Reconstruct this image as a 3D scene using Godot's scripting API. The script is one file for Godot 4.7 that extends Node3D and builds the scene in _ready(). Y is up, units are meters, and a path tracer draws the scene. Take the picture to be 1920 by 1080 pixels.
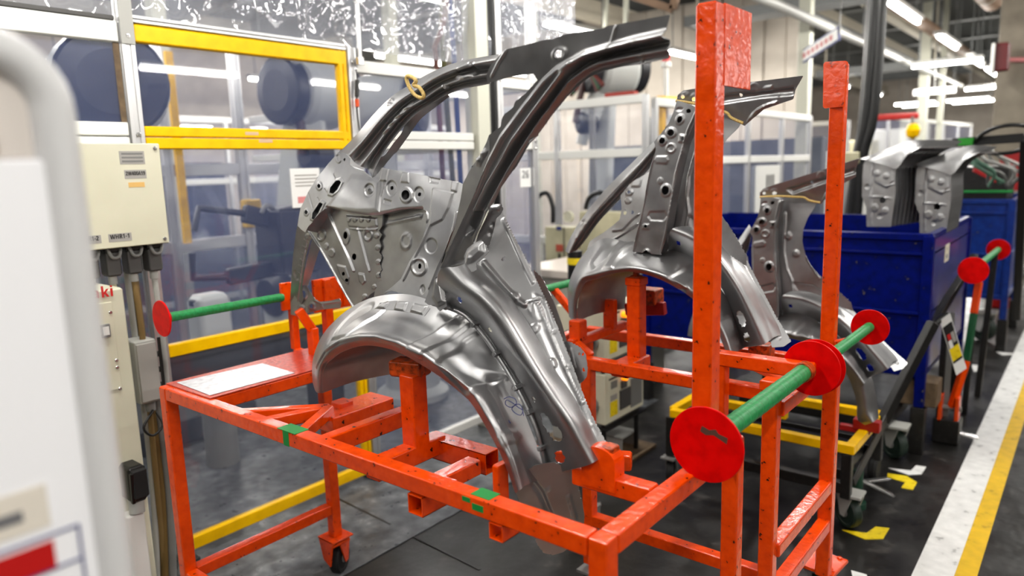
extends Node3D
# A press-shop aisle: orange part carts with stamped quarter panels beside a guarded robot cell.
# World axes: x across the aisle (fence at -x), y up, -z down the aisle.

var M := {}
var taken := {}

class MB:
	var v := PackedVector3Array()
	var n := PackedVector3Array()
	var ix := PackedInt32Array()
	func tri(a: int, b: int, c: int) -> void:
		var g := (v[b] - v[a]).cross(v[c] - v[a])
		if g.dot(n[a] + n[b] + n[c]) > 0.0:
			ix.append_array(PackedInt32Array([a, c, b]))
		else:
			ix.append_array(PackedInt32Array([a, b, c]))
	func quad(a: int, b: int, c: int, d: int) -> void:
		tri(a, b, c)
		tri(a, c, d)
	func vert(p: Vector3, m: Vector3) -> int:
		v.append(p)
		n.append(m)
		return v.size() - 1
	# chamfered box; the face normals blend over the chamfers
	func box(c: Vector3, s: Vector3, bev := 0.003, bs := Basis()) -> MB:
		var h := s * 0.5
		bev = minf(bev, minf(h.x, minf(h.y, h.z)) * 0.45)
		var id := {}
		for sx in [-1, 1]:
			for sy in [-1, 1]:
				for sz in [-1, 1]:
					var sg := Vector3(sx, sy, sz)
					for ax in 3:
						var q := sg * (h - Vector3.ONE * bev)
						q[ax] = sg[ax] * h[ax]
						var m := Vector3.ZERO
						m[ax] = sg[ax]
						id[[sx, sy, sz, ax]] = vert(c + bs * q, bs * m)
		for ax in 3:
			var b1 := (ax + 1) % 3
			var b2 := (ax + 2) % 3
			for s0 in [-1, 1]:
				var ring := []
				for k in [[-1, -1], [1, -1], [1, 1], [-1, 1]]:
					var key := [0, 0, 0, ax]
					key[ax] = s0
					key[b1] = k[0]
					key[b2] = k[1]
					ring.append(id[key])
				quad(ring[0], ring[1], ring[2], ring[3])
			for k in [[-1, -1], [1, -1], [1, 1], [-1, 1]]:
				var e := []
				for w in [[-1, b1], [1, b1], [1, b2], [-1, b2]]:
					var key := [0, 0, 0, w[1]]
					key[ax] = w[0]
					key[b1] = k[0]
					key[b2] = k[1]
					e.append(id[key])
				quad(e[0], e[1], e[2], e[3])
		for sx in [-1, 1]:
			for sy in [-1, 1]:
				for sz in [-1, 1]:
					tri(id[[sx, sy, sz, 0]], id[[sx, sy, sz, 1]], id[[sx, sy, sz, 2]])
		return self
	func span(a: Vector3, b: Vector3, bev := 0.003) -> MB:
		return box((a + b) * 0.5, (b - a).abs(), bev)
	static func aim(a: Vector3, b: Vector3, up := Vector3.UP) -> Basis:
		var z := (b - a).normalized()
		if absf(z.dot(up)) > 0.98:
			up = Vector3.RIGHT if absf(z.x) < 0.9 else Vector3.UP
		var x := up.cross(z).normalized()
		return Basis(x, z.cross(x), z)
	# solid bar of section w x h from a to b
	func bar(a: Vector3, b: Vector3, w: float, h: float, bev := 0.004, up := Vector3.UP) -> MB:
		return box((a + b) * 0.5, Vector3(w, h, a.distance_to(b)), bev, aim(a, b, up))
	# square tube with open ends
	func hollow(a: Vector3, b: Vector3, w: float, h: float, wall := 0.003, up := Vector3.UP) -> MB:
		var bs := aim(a, b, up)
		for s in [-1, 1]:
			var o: Vector3 = bs.x * (s * (w - wall) * 0.5)
			box((a + b) * 0.5 + o, Vector3(wall, h, a.distance_to(b)), 0.001, bs)
			o = bs.y * (s * (h - wall) * 0.5)
			box((a + b) * 0.5 + o, Vector3(w, wall, a.distance_to(b)), 0.001, bs)
		return self
	func tube(pts: Array, r: float, seg := 10, caps := true) -> MB:
		var x := Vector3.ZERO
		var prev := []
		for i in pts.size():
			var p: Vector3 = pts[i]
			var t: Vector3 = (pts[mini(i + 1, pts.size() - 1)] - pts[maxi(i - 1, 0)]).normalized()
			if i == 0:
				x = aim(Vector3.ZERO, t).x
			x = (x - t * x.dot(t)).normalized()
			var y := t.cross(x)
			var ring := []
			for k in seg:
				var m := x * cos(TAU * k / seg) + y * sin(TAU * k / seg)
				ring.append(vert(p + m * r, m))
			if i > 0:
				for k in seg:
					quad(prev[k], prev[(k + 1) % seg], ring[(k + 1) % seg], ring[k])
			if caps and (i == 0 or i == pts.size() - 1):
				var m := -t if i == 0 else t
				var c := vert(p, m)
				var q := []
				for k in seg:
					q.append(vert(v[ring[k]], m))
				for k in seg:
					tri(c, q[k], q[(k + 1) % seg])
			prev = ring
		return self
	# turned shape: profile of [radius, height] along the axis from o
	func lathe(o: Vector3, ax: Vector3, prof: Array, seg := 24) -> MB:
		var bs := aim(Vector3.ZERO, ax)
		for i in prof.size() - 1:
			var a: Array = prof[i]
			var b: Array = prof[i + 1]
			var d := Vector2(b[0] - a[0], b[1] - a[1])
			if d.length() < 1e-6:
				continue
			var e := Vector2(d.y, -d.x).normalized()
			var r0 := []
			var r1 := []
			for k in seg:
				var m := bs.x * cos(TAU * k / seg) + bs.y * sin(TAU * k / seg)
				var q := (m * e.x + bs.z * e.y).normalized()
				r0.append(vert(o + m * a[0] + bs.z * a[1], q))
				r1.append(vert(o + m * b[0] + bs.z * b[1], q))
			for k in seg:
				var l := (k + 1) % seg
				if a[0] > 1e-5:
					tri(r0[k], r0[l], r1[l])
				if b[0] > 1e-5:
					tri(r0[k], r1[l], r1[k])
		return self
	func cyl(a: Vector3, b: Vector3, r: float, seg := 20, bev := 0.001) -> MB:
		var L := a.distance_to(b)
		bev = minf(bev, minf(r, L) * 0.4)
		return lathe(a, b - a, [[0.0, 0.0], [r - bev, 0.0], [r, bev], [r, L - bev], [r - bev, L], [0.0, L]], seg)
	# flat plate: polygon in the plane (o, ux, uy), pushed back by t
	func plate(o: Vector3, ux: Vector3, uy: Vector3, poly: PackedVector2Array, t: float) -> MB:
		var m := ux.cross(uy).normalized()
		var id := Geometry2D.triangulate_polygon(poly)
		for s in [0, 1]:
			var b := v.size()
			for q in poly:
				vert(o + ux * q.x + uy * q.y - m * (t * s), m * (1 - 2 * s))
			for k in range(0, id.size(), 3):
				tri(b + id[k], b + id[k + 1], b + id[k + 2])
		var c := Vector2.ZERO
		for i in poly.size():
			var p := poly[i]
			var q := poly[(i + 1) % poly.size()]
			var e := (q - p).normalized()
			var w := Vector2(e.y, -e.x)
			if Geometry2D.is_point_in_polygon((p + q) * 0.5 + w * 1e-4, poly):
				w = -w
			var nn := ux * w.x + uy * w.y
			var A := o + ux * p.x + uy * p.y
			var B := o + ux * q.x + uy * q.y
			quad(vert(A, nn), vert(B, nn), vert(B - m * t, nn), vert(A - m * t, nn))
		return self
	# thin shell from a triangle list: front, back and the walls along open edges
	func shell(pv: PackedVector3Array, tris: PackedInt32Array, t: float, facing: Vector3) -> MB:
		var nn := PackedVector3Array()
		nn.resize(pv.size())
		for k in range(0, tris.size(), 3):
			var g := (pv[tris[k + 1]] - pv[tris[k]]).cross(pv[tris[k + 2]] - pv[tris[k]])
			for j in 3:
				nn[tris[k + j]] += g
		var edges := {}
		for k in range(0, tris.size(), 3):
			for j in 3:
				var a := tris[k + j]
				var b := tris[k + (j + 1) % 3]
				var key := Vector2i(mini(a, b), maxi(a, b))
				if edges.has(key):
					edges[key] = Vector2i(-1, -1)
				else:
					edges[key] = Vector2i(a, b)
		var flip := 0.0
		for m in nn:
			flip += m.dot(facing)
		var sg := 1.0 if flip >= 0.0 else -1.0
		var base := v.size()
		for i in pv.size():
			vert(pv[i], nn[i].normalized() * sg)
		for i in pv.size():
			vert(pv[i] - n[base + i] * t, -n[base + i])
		var N := pv.size()
		for k in range(0, tris.size(), 3):
			var a := tris[k]
			var b := tris[k + 1]
			var c := tris[k + 2]
			if sg > 0.0:
				ix.append_array(PackedInt32Array([base + a, base + c, base + b, base + N + a, base + N + b, base + N + c]))
			else:
				ix.append_array(PackedInt32Array([base + a, base + b, base + c, base + N + a, base + N + c, base + N + b]))
		for key in edges:
			var e: Vector2i = edges[key]
			if e.x < 0:
				continue
			var A := v[base + e.x]
			var B := v[base + e.y]
			var w := (B - A).cross(n[base + e.x]).normalized() * sg
			quad(vert(A, w), vert(B, w), vert(v[base + N + e.y], w), vert(v[base + N + e.x], w))
		return self

func numbered(called: String) -> String:
	var k: int = taken.get(called, 0)
	taken[called] = k + 1
	return called if k == 0 else "%s_%03d" % [called, k]

func built(mb: MB, off := Vector3.ZERO) -> ArrayMesh:
	var a := []
	a.resize(Mesh.ARRAY_MAX)
	var vv := mb.v
	if off != Vector3.ZERO:
		vv = PackedVector3Array()
		for p in mb.v:
			vv.append(p - off)
	a[Mesh.ARRAY_VERTEX] = vv
	a[Mesh.ARRAY_NORMAL] = mb.n
	a[Mesh.ARRAY_INDEX] = mb.ix
	var m := ArrayMesh.new()
	m.add_surface_from_arrays(Mesh.PRIMITIVE_TRIANGLES, a)
	return m

func tag(o: Node, label: String, category: String, group := "") -> void:
	o.set_meta("label", label)
	o.set_meta("category", category)
	if group != "":
		o.set_meta("group", group)

func thing(called: String, at: Vector3, label: String, category: String, group := "") -> Node3D:
	var o := Node3D.new()
	o.name = numbered(called)
	add_child(o)
	o.position = at
	tag(o, label, category, group)
	return o

# world-space origin of a part's parent, so that shapes can be given in world metres
func base_of(p: Node3D) -> Vector3:
	var t := Vector3.ZERO
	var q: Node = p
	while q is Node3D and q != self:
		t += q.position
		q = q.get_parent()
	return t

func part(p: Node3D, called: String, mb: MB, mat: Material, label := "") -> MeshInstance3D:
	var o := MeshInstance3D.new()
	o.name = called
	o.mesh = built(mb, base_of(p))
	o.material_override = mat
	p.add_child(o, true)
	if label != "":
		o.set_meta("label", label)
	return o

func solo(called: String, mb: MB, mat: Material, label: String, category: String, group := "") -> MeshInstance3D:
	var o := MeshInstance3D.new()
	o.name = numbered(called)
	var lo := Vector3(1e9, 1e9, 1e9)
	var hi := -lo
	for p in mb.v:
		lo = lo.min(p)
		hi = hi.max(p)
	var at := Vector3((lo.x + hi.x) * 0.5, lo.y, (lo.z + hi.z) * 0.5)
	o.mesh = built(mb, at)
	o.position = at
	o.material_override = mat
	add_child(o)
	tag(o, label, category, group)
	return o

func struct(called: String, mb: MB, mat: Material) -> MeshInstance3D:
	var o := MeshInstance3D.new()
	o.name = numbered(called)
	o.mesh = built(mb)
	o.material_override = mat
	add_child(o)
	o.set_meta("kind", "structure")
	return o

func struct_group(called: String) -> Node3D:
	var o := Node3D.new()
	o.name = numbered(called)
	add_child(o)
	o.set_meta("kind", "structure")
	return o

func copy(o: Node3D, shift: Vector3, label: String) -> Node3D:
	var c: Node3D = o.duplicate()
	var nm := String(o.name)
	while nm.length() > 4 and nm.substr(nm.length() - 4, 1) == "_" and nm.right(3).is_valid_int():
		nm = nm.left(nm.length() - 4)
	c.name = numbered(nm)
	add_child(c)
	c.position = o.position + shift
	c.set_meta("label", label)
	return c

# lettering as thin raised print; o is the left end of the base line
func words(p: Node3D, called: String, text: String, o: Vector3, ux: Vector3, uy: Vector3, height: float, mat: Material, width := 0.0) -> void:
	var t := TextMesh.new()
	t.text = text
	t.font_size = 32
	t.pixel_size = height / 24.0
	t.depth = 0.0006
	t.horizontal_alignment = HORIZONTAL_ALIGNMENT_LEFT
	t.vertical_alignment = VERTICAL_ALIGNMENT_BOTTOM
	var f := SystemFont.new()
	f.font_names = PackedStringArray(["Droid Sans"])
	f.font_weight = 700
	t.font = f
	var node := MeshInstance3D.new()
	node.name = called
	node.mesh = t
	node.material_override = mat
	var sx := 1.0
	if width > 0.0:
		sx = width / maxf(t.get_aabb().size.x, 0.001)
	p.add_child(node, true)
	node.transform = Transform3D(Basis(ux.normalized() * sx, uy.normalized(), ux.cross(uy).normalized()), o - base_of(p) + ux.cross(uy).normalized() * 0.0006)

# one line of small print that cannot be read
func print_line(p: Node3D, o: Vector3, ux: Vector3, uy: Vector3, width: float, height: float, m: Material) -> void:
	var b := Basis(ux, uy, ux.cross(uy))
	part(p, "print_line", MB.new().box(o + ux * width * 0.5 + uy * height * 0.5, Vector3(width, height, 0.0006), 0.0, b), m)

# ---------- stamped sheet metal ----------
func pts2(a: Array) -> PackedVector2Array:
	var r := PackedVector2Array()
	for k in range(0, a.size(), 2):
		r.append(Vector2(a[k], a[k + 1]) * 0.001)
	return r

func seg_dist(p: Vector2, a: Vector2, b: Vector2) -> float:
	var e := b - a
	var t := clampf((p - a).dot(e) / maxf(e.length_squared(), 1e-12), 0.0, 1.0)
	return p.distance_to(a + e * t)

func poly_dist(p: Vector2, q: PackedVector2Array, closed := true) -> float:
	var d := 1e9
	var m := q.size()
	for i in (m if closed else m - 1):
		d = minf(d, seg_dist(p, q[i], q[(i + 1) % m]))
	return d

func signed_poly(p: Vector2, q: PackedVector2Array) -> float:
	var d := poly_dist(p, q)
	return -d if Geometry2D.is_point_in_polygon(p, q) else d

func signed_ell(p: Vector2, e: Array) -> float:
	var c := Vector2(e[0], e[1]) * 0.001
	var a := Vector2(e[2], e[3]) * 0.001
	var b := Vector2(e[4], e[5]) * 0.001
	var det := a.x * b.y - a.y * b.x
	var q := p - c
	var s := Vector2((q.x * b.y - q.y * b.x) / det, (a.x * q.y - a.y * q.x) / det)
	var l := s.length()
	if l < 1e-6:
		return -minf(a.length(), b.length())
	return (l - 1.0) / l * q.length()

# height of one stamped feature at p, in metres
func feature(f: Array, p: Vector2, cache: Dictionary) -> float:
	var h: float = f[1] * 0.001
	var t: float = f[2] * 0.001
	if f[0] == "e":
		return h * (1.0 - smoothstep(-t, t, signed_ell(p, f[3])))
	var q: PackedVector2Array = cache.q
	if f[0] == "p":
		return h * (1.0 - smoothstep(-t, t, signed_poly(p, q)))
	var d := poly_dist(p, q, false) / t
	return h * (1.0 - smoothstep(0.0, 1.0, d))

func feature_box(f: Array, cache: Dictionary) -> Rect2:
	var t: float = f[2] * 0.001
	var r: Rect2
	if f[0] == "e":
		var e: Array = f[3]
		var k := Vector2(absf(e[2]) + absf(e[4]), absf(e[3]) + absf(e[5])) * 0.001
		r = Rect2(Vector2(e[0], e[1]) * 0.001 - k, k * 2.0)
	else:
		cache.q = pts2(f[3])
		r = Rect2(cache.q[0], Vector2.ZERO)
		for p in cache.q:
			r = r.expand(p)
	return r.grow(t * 1.2 + 0.002)

# flat blank cut to an outline with holes and pressed with features; bulge crowns the whole blank
func sheet(d: Dictionary, cell: float, thick := 0.002, bulge := 0.0) -> MB:
	var o: Vector3 = d.f[0]
	var ux: Vector3 = d.f[1]
	var uy: Vector3 = d.f[2]
	var nz := ux.cross(uy)
	var out := pts2(d.o)
	var r := Rect2(out[0], Vector2.ZERO)
	for p in out:
		r = r.expand(p)
	var nx := int(ceil(r.size.x / cell)) + 3
	var ny := int(ceil(r.size.y / cell)) + 3
	var o2 := r.position - Vector2.ONE * cell
	var holes := []
	for h in d.h:
		holes.append([h[0], pts2(h[1]) if h[0] == "p" else h[1]])
	var sd := PackedFloat32Array()
	var pp := PackedVector2Array()
	sd.resize(nx * ny)
	pp.resize(nx * ny)
	# whole blocks of nodes far from every rim need only one distance
	var B := 7
	var reach := cell * B * 0.75 + cell
	for bj in range(0, ny, B):
		for bi in range(0, nx, B):
			var mid := o2 + Vector2(bi + 3, bj + 3) * cell
			var near := signed_poly(mid, out)
			for h in holes:
				near = maxf(near, -(signed_poly(mid, h[1]) if h[0] == "p" else signed_ell(mid, h[1])))
			for j in range(bj, mini(bj + B, ny)):
				for i in range(bi, mini(bi + B, nx)):
					var p := o2 + Vector2(i, j) * cell
					var s := near
					if absf(near) < reach * 1.6:
						s = signed_poly(p, out)
						for h in holes:
							s = maxf(s, -(signed_poly(p, h[1]) if h[0] == "p" else signed_ell(p, h[1])))
					sd[j * nx + i] = s
					pp[j * nx + i] = p
	# pull the nodes next to the rim onto it
	for j in range(1, ny - 1):
		for i in range(1, nx - 1):
			var k := j * nx + i
			if absf(sd[k]) < cell * 0.5:
				var g := Vector2(sd[k + 1] - sd[k - 1], sd[k + nx] - sd[k - nx])
				if g.length() > 1e-7:
					pp[k] -= g.normalized() * sd[k]
	var hh := PackedFloat32Array()
	hh.resize(nx * ny)
	for f in d.g:
		var cache := {}
		var b := feature_box(f, cache)
		var i0 := clampi(int((b.position.x - o2.x) / cell), 0, nx - 1)
		var i1 := clampi(int((b.end.x - o2.x) / cell) + 1, 0, nx - 1)
		var j0 := clampi(int((b.position.y - o2.y) / cell), 0, ny - 1)
		var j1 := clampi(int((b.end.y - o2.y) / cell) + 1, 0, ny - 1)
		for j in range(j0, j1 + 1):
			for i in range(i0, i1 + 1):
				var k := j * nx + i
				if sd[k] < cell:
					hh[k] += feature(f, pp[k], cache)
	var used := {}
	var pv := PackedVector3Array()
	var tris := PackedInt32Array()
	var lim := cell * 0.501
	for j in ny - 1:
		for i in nx - 1:
			var k := j * nx + i
			var q := [k, k + 1, k + nx + 1, k + nx]
			for T in [[0, 1, 2], [0, 2, 3]]:
				var ok := true
				var inner := false
				for e in T:
					if sd[q[e]] > lim:
						ok = false
					if sd[q[e]] < -cell * 0.5:
						inner = true
				if ok and not inner:
					var c: Vector2 = (pp[q[T[0]]] + pp[q[T[1]]] + pp[q[T[2]]]) / 3.0
					var s := signed_poly(c, out)
					for h in holes:
						s = maxf(s, -(signed_poly(c, h[1]) if h[0] == "p" else signed_ell(c, h[1])))
					ok = s < 0.0
				if ok:
					for e in T:
						var id: int = q[e]
						if not used.has(id):
							used[id] = pv.size()
							var p: Vector2 = pp[id]
							var m := (p - r.position) / r.size - Vector2(0.5, 0.5)
							pv.append(o + ux * p.x + uy * p.y + nz * (hh[id] - bulge * 4.0 * (m.x * m.x + m.y * m.y)))
						tris.append(used[id])
	return MB.new().shell(pv, tris, thick, nz)

func cr(a: Vector3, b: Vector3, c: Vector3, d: Vector3, t: float) -> Vector3:
	return 0.5 * ((2.0 * b) + (c - a) * t + (2.0 * a - 5.0 * b + 4.0 * c - d) * t * t + (3.0 * b - a - 3.0 * c + d) * t * t * t)

func along(q: Array, t: float) -> Vector3:
	var m := q.size() - 1
	var i := clampi(int(t * m), 0, m - 1)
	return cr(q[maxi(i - 1, 0)], q[i], q[i + 1], q[mini(i + 2, m)], t * m - i)

# pressed skin drawn through section curves; features are pressed along its normal
func loft(curves: Array, nu: int, nv: int, thick := 0.002, feats := [], facing := Vector3(0.4, 0.5, 1), holes := []) -> MB:
	var cs := []
	for c in curves:
		var q := []
		for k in range(0, c.size(), 3):
			q.append(Vector3(c[k], c[k + 1], c[k + 2]) * 0.001)
		cs.append(q)
	var pv := PackedVector3Array()
	for i in nu + 1:
		var cross := []
		for q in cs:
			cross.append(along(q, float(i) / nu))
		for j in nv + 1:
			pv.append(along(cross, float(j) / nv))
	var w := nv + 1
	if feats.size():
		var moved := pv.duplicate()
		for i in nu + 1:
			for j in w:
				var k := i * w + j
				var du := pv[mini(i + 1, nu) * w + j] - pv[maxi(i - 1, 0) * w + j]
				var dv := pv[i * w + mini(j + 1, nv)] - pv[i * w + maxi(j - 1, 0)]
				var m := du.cross(dv).normalized()
				if m.dot(facing) < 0.0:
					m = -m
				var p := Vector2(pv[k].x, pv[k].y)
				var h := 0.0
				for f in feats:
					if not f.has("cache"):
						var cache := {}
						f.box = feature_box(f.f, cache)
						f.cache = cache
					if f.box.has_point(p):
						h += feature(f.f, p, f.cache)
				moved[k] += m * h
		pv = moved
	# punch the holes: pull the nodes round each rim onto it and drop the faces inside
	var inside := PackedByteArray()
	inside.resize(pv.size())
	for e in holes:
		for k in pv.size():
			var p := Vector2(pv[k].x, pv[k].y)
			var s := signed_ell(p, e)
			if s > 0.004:
				continue
			var c := Vector2(e[0], e[1]) * 0.001
			if absf(s) < 0.0022 and p != c:
				p -= (p - c).normalized() * s
				pv[k].x = p.x
				pv[k].y = p.y
			elif s < 0.0:
				inside[k] = 1
	var tris := PackedInt32Array()
	for i in nu:
		for j in nv:
			var k := i * w + j
			if inside[k] or inside[k + 1] or inside[k + w] or inside[k + w + 1]:
				continue
			tris.append_array(PackedInt32Array([k, k + 1, k + w + 1, k, k + w + 1, k + w]))
	return MB.new().shell(pv, tris, thick, facing)

func smooth_path(q: Array, m: int) -> Array:
	var r := []
	for i in m + 1:
		r.append(along(q, float(i) / m))
	return r

# ---------- materials ----------
func noise(freq: float, seed_: int, kind := FastNoiseLite.TYPE_SIMPLEX_SMOOTH, oct := 4) -> FastNoiseLite:
	var f := FastNoiseLite.new()
	f.noise_type = kind
	f.frequency = freq
	f.seed = seed_
	f.fractal_octaves = oct
	return f

# seamless picture of a colour ramp over noise: stops are [position, colour]
func ramp_tex(f: FastNoiseLite, stops: Array, size := 512) -> ImageTexture:
	var im := f.get_seamless_image(size, size)
	im.convert(Image.FORMAT_RGB8)
	var lut := []
	for k in 256:
		var t := k / 255.0
		var c: Color = stops[0][1]
		for s in stops.size() - 1:
			if t >= stops[s][0]:
				var u := clampf((t - stops[s][0]) / maxf(stops[s + 1][0] - stops[s][0], 1e-5), 0.0, 1.0)
				c = (stops[s][1] as Color).lerp(stops[s + 1][1], u)
		lut.append(c)
	var bytes := im.get_data()
	for k in range(0, bytes.size(), 3):
		var c: Color = lut[bytes[k]]
		bytes[k] = c.r8
		bytes[k + 1] = c.g8
		bytes[k + 2] = c.b8
	var r := Image.create_from_data(size, size, false, Image.FORMAT_RGB8, bytes)
	return ImageTexture.create_from_image(r)

func bump_tex(f: FastNoiseLite, strength: float, size := 512) -> ImageTexture:
	var im := f.get_seamless_image(size, size)
	im.convert(Image.FORMAT_RGBA8)
	im.bump_map_to_normal_map(strength)
	return ImageTexture.create_from_image(im)

func mat(c: Color, rough := 0.5, metal := 0.0, spec := 0.5) -> StandardMaterial3D:
	var m := StandardMaterial3D.new()
	m.albedo_color = c
	m.roughness = rough
	m.metallic = metal
	m.metallic_specular = spec
	return m

func textured(m: StandardMaterial3D, tex: Texture2D, scale: float, normal: Texture2D = null, ns := 0.5) -> StandardMaterial3D:
	m.uv1_triplanar = true
	m.uv1_scale = Vector3.ONE * scale
	if tex:
		m.albedo_texture = tex
		m.albedo_color = Color.WHITE
	if normal:
		m.normal_enabled = true
		m.normal_texture = normal
		m.normal_scale = ns
	return m

func glow(c: Color, e: float) -> StandardMaterial3D:
	var m := mat(c, 0.6)
	m.emission_enabled = true
	m.emission = c
	m.emission_energy_multiplier = e
	return m

func pane_mat(c: Color, a: float, rough := 0.02) -> StandardMaterial3D:
	var m := mat(Color(c.r, c.g, c.b, a), rough)
	m.transparency = BaseMaterial3D.TRANSPARENCY_ALPHA
	return m

const HOSE := [[Vector3(-3, 2.74, -3.184), Vector3(-3, 2.441, -3.122), Vector3(-3, 2.286, -3.038), Vector3(-3, 2.184, -3.044)],
	[Vector3(-3.03, 2.747, -3.19), Vector3(-3.03, 2.447, -3.135), Vector3(-3.03, 2.299, -3.134), Vector3(-3.03, 2.195, -3.136)],
	[Vector3(-3, 2.737, -3.167), Vector3(-3, 2.449, -3.184), Vector3(-3, 2.302, -3.192), Vector3(-3, 2.197, -3.195)],
	[Vector3(-3.03, 2.787, -3.411), Vector3(-3.03, 2.474, -3.345), Vector3(-3.03, 2.317, -3.307), Vector3(-3.03, 2.211, -3.32)],
	[Vector3(-3, 2.782, -3.415), Vector3(-3, 2.472, -3.359), Vector3(-3, 2.317, -3.341), Vector3(-3, 2.21, -3.344)]]
const CABLE := [[Vector3(-3.815, 1.156, -4.98), Vector3(-3.763, 1.34, -4.98), Vector3(-3.666, 1.385, -4.98), Vector3(-3.607, 1.282, -4.98), Vector3(-3.605, 1.133, -4.98)],
	[Vector3(-3.34, 1.247, -5.08), Vector3(-3.307, 1.336, -5.08), Vector3(-3.223, 1.38, -5.08), Vector3(-3.162, 1.362, -5.08), Vector3(-3.132, 1.25, -5.08)]]
const COLS := [Vector3(-2.954, 0, -9.4), Vector3(-2.837, 0, -16.2), Vector3(-2.754, 0, -17.6)]
const HANG := [Vector3(-4.864, 3.259, -7.9), Vector3(-4.582, 3.256, -7.9)]
const P1_SEAM := [Vector3(-1.289, 1.269, -1.258), Vector3(-1.233, 1.263, -1.258), Vector3(-1.18, 1.25, -1.258), Vector3(-1.128, 1.212, -1.258), Vector3(-1.073, 1.155, -1.258), Vector3(-1.031, 1.103, -1.258), Vector3(-0.999, 1.057, -1.258), Vector3(-0.968, 0.999, -1.258), Vector3(-0.952, 0.94, -1.258), Vector3(-0.945, 0.911, -1.258)]
const P1_FOAM := [Vector3(-1.463, 1.841, -1.37), Vector3(-1.459, 1.85, -1.37), Vector3(-1.442, 1.846, -1.37), Vector3(-1.427, 1.835, -1.37), Vector3(-1.436, 1.825, -1.37), Vector3(-1.416, 1.817, -1.37), Vector3(-1.4, 1.797, -1.37), Vector3(-1.41, 1.79, -1.37), Vector3(-1.434, 1.8, -1.37), Vector3(-1.453, 1.821, -1.37)]
const P1_INK := [Vector3(-1.028, 1.079, -1.214), Vector3(-1.012, 1.087, -1.214), Vector3(-0.995, 1.085, -1.214), Vector3(-0.992, 1.075, -1.214), Vector3(-1.008, 1.063, -1.214), Vector3(-1.023, 1.067, -1.214), Vector3(-1.02, 1.078, -1.214), Vector3(-1.001, 1.074, -1.214), Vector3(-0.986, 1.067, -1.214), Vector3(-0.974, 1.062, -1.214), Vector3(-0.98, 1.05, -1.214), Vector3(-0.996, 1.052, -1.214), Vector3(-1.005, 1.061, -1.214), Vector3(-0.989, 1.074, -1.214), Vector3(-0.977, 1.071, -1.214), Vector3(-0.971, 1.05, -1.214)]
const P1_INK2 := [Vector3(-1.025, 1.047, -1.205), Vector3(-1.014, 1.039, -1.205), Vector3(-1.003, 1.029, -1.205)]
const P2_FOAM := [Vector3(-1.095, 1.8, -2.205), Vector3(-1.054, 1.792, -2.205), Vector3(-1.008, 1.78, -2.205), Vector3(-0.964, 1.765, -2.205), Vector3(-0.925, 1.751, -2.205), Vector3(-0.911, 1.736, -2.205), Vector3(-0.891, 1.725, -2.205), Vector3(-0.872, 1.716, -2.205)]
const P3_TAIL := [[-918,801,-3280,-843,724,-3280,-786,626,-3280,-760,539,-3280,-753,472,-3280,-722,451,-3280],
		[-874,827,-3250,-801,756,-3250,-746,674,-3250,-721,585,-3250,-709,518,-3250,-686,480,-3250],
		[-853,848,-3300,-780,778,-3300,-720,685,-3300,-693,608,-3300,-680,543,-3300,-673,487,-3300]]
const N_FLARE := [[-1086,1587,-4600,-1034,1570,-4600,-977,1554,-4600,-921,1534,-4600,-871,1604,-4600,-814,1640,-4600],
		[-1103,1591,-4610,-1038,1596,-4610,-954,1608,-4610,-887,1612,-4610,-835,1645,-4610,-784,1659,-4610],
		[-1125,1594,-4640,-1046,1622,-4640,-936,1663,-4640,-856,1689,-4640,-803,1687,-4640,-758,1679,-4640]]
const N_EDGE := [[-931,1206,-4610,-919,1389,-4610,-923,1534,-4610,-873,1604,-4610,-816,1640,-4610,-751,1641,-4610],
		[-924,1215,-4655,-911,1397,-4655,-914,1545,-4655,-863,1615,-4655,-809,1649,-4655,-751,1649,-4655]]
const P1_SHELL := [[-1632,1003,-1150,-1616,1074,-1150,-1564,1116,-1150,-1510,1143,-1150,-1443,1163,-1150,-1380,1169,-1150,-1311,1165,-1150,-1228,1145,-1150,-1150,1118,-1150,-1077,1083,-1150,-1023,1023,-1150,-980,961,-1150,-950,895,-1150],
		[-1634,1006,-1138,-1620,1079,-1138,-1567,1135,-1138,-1503,1165,-1138,-1430,1186,-1138,-1364,1193,-1138,-1290,1187,-1138,-1200,1169,-1138,-1120,1140,-1138,-1045,1103,-1138,-994,1043,-1138,-952,982,-1138,-925,915,-1138],
		[-1668,1000,-1155,-1656,1076,-1155,-1601,1141,-1155,-1530,1174,-1155,-1454,1195,-1155,-1379,1204,-1155,-1300,1200,-1155,-1202,1181,-1155,-1117,1150,-1155,-1044,1110,-1155,-991,1048,-1155,-951,986,-1155,-925,918,-1155],
		[-1776,974,-1225,-1766,1049,-1225,-1711,1127,-1225,-1639,1174,-1225,-1556,1209,-1225,-1458,1219,-1225,-1355,1223,-1225,-1234,1207,-1225,-1147,1168,-1225,-1073,1112,-1225,-1019,1037,-1225,-978,966,-1225,-937,905,-1210],
		[-1905,947,-1310,-1896,1020,-1310,-1845,1099,-1310,-1769,1162,-1310,-1675,1217,-1310,-1568,1255,-1310,-1420,1275,-1300,-1275,1257,-1285,-1165,1216,-1280,-1082,1137,-1278,-1026,1045,-1275,-984,961,-1275,-938,894,-1265]]
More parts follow.
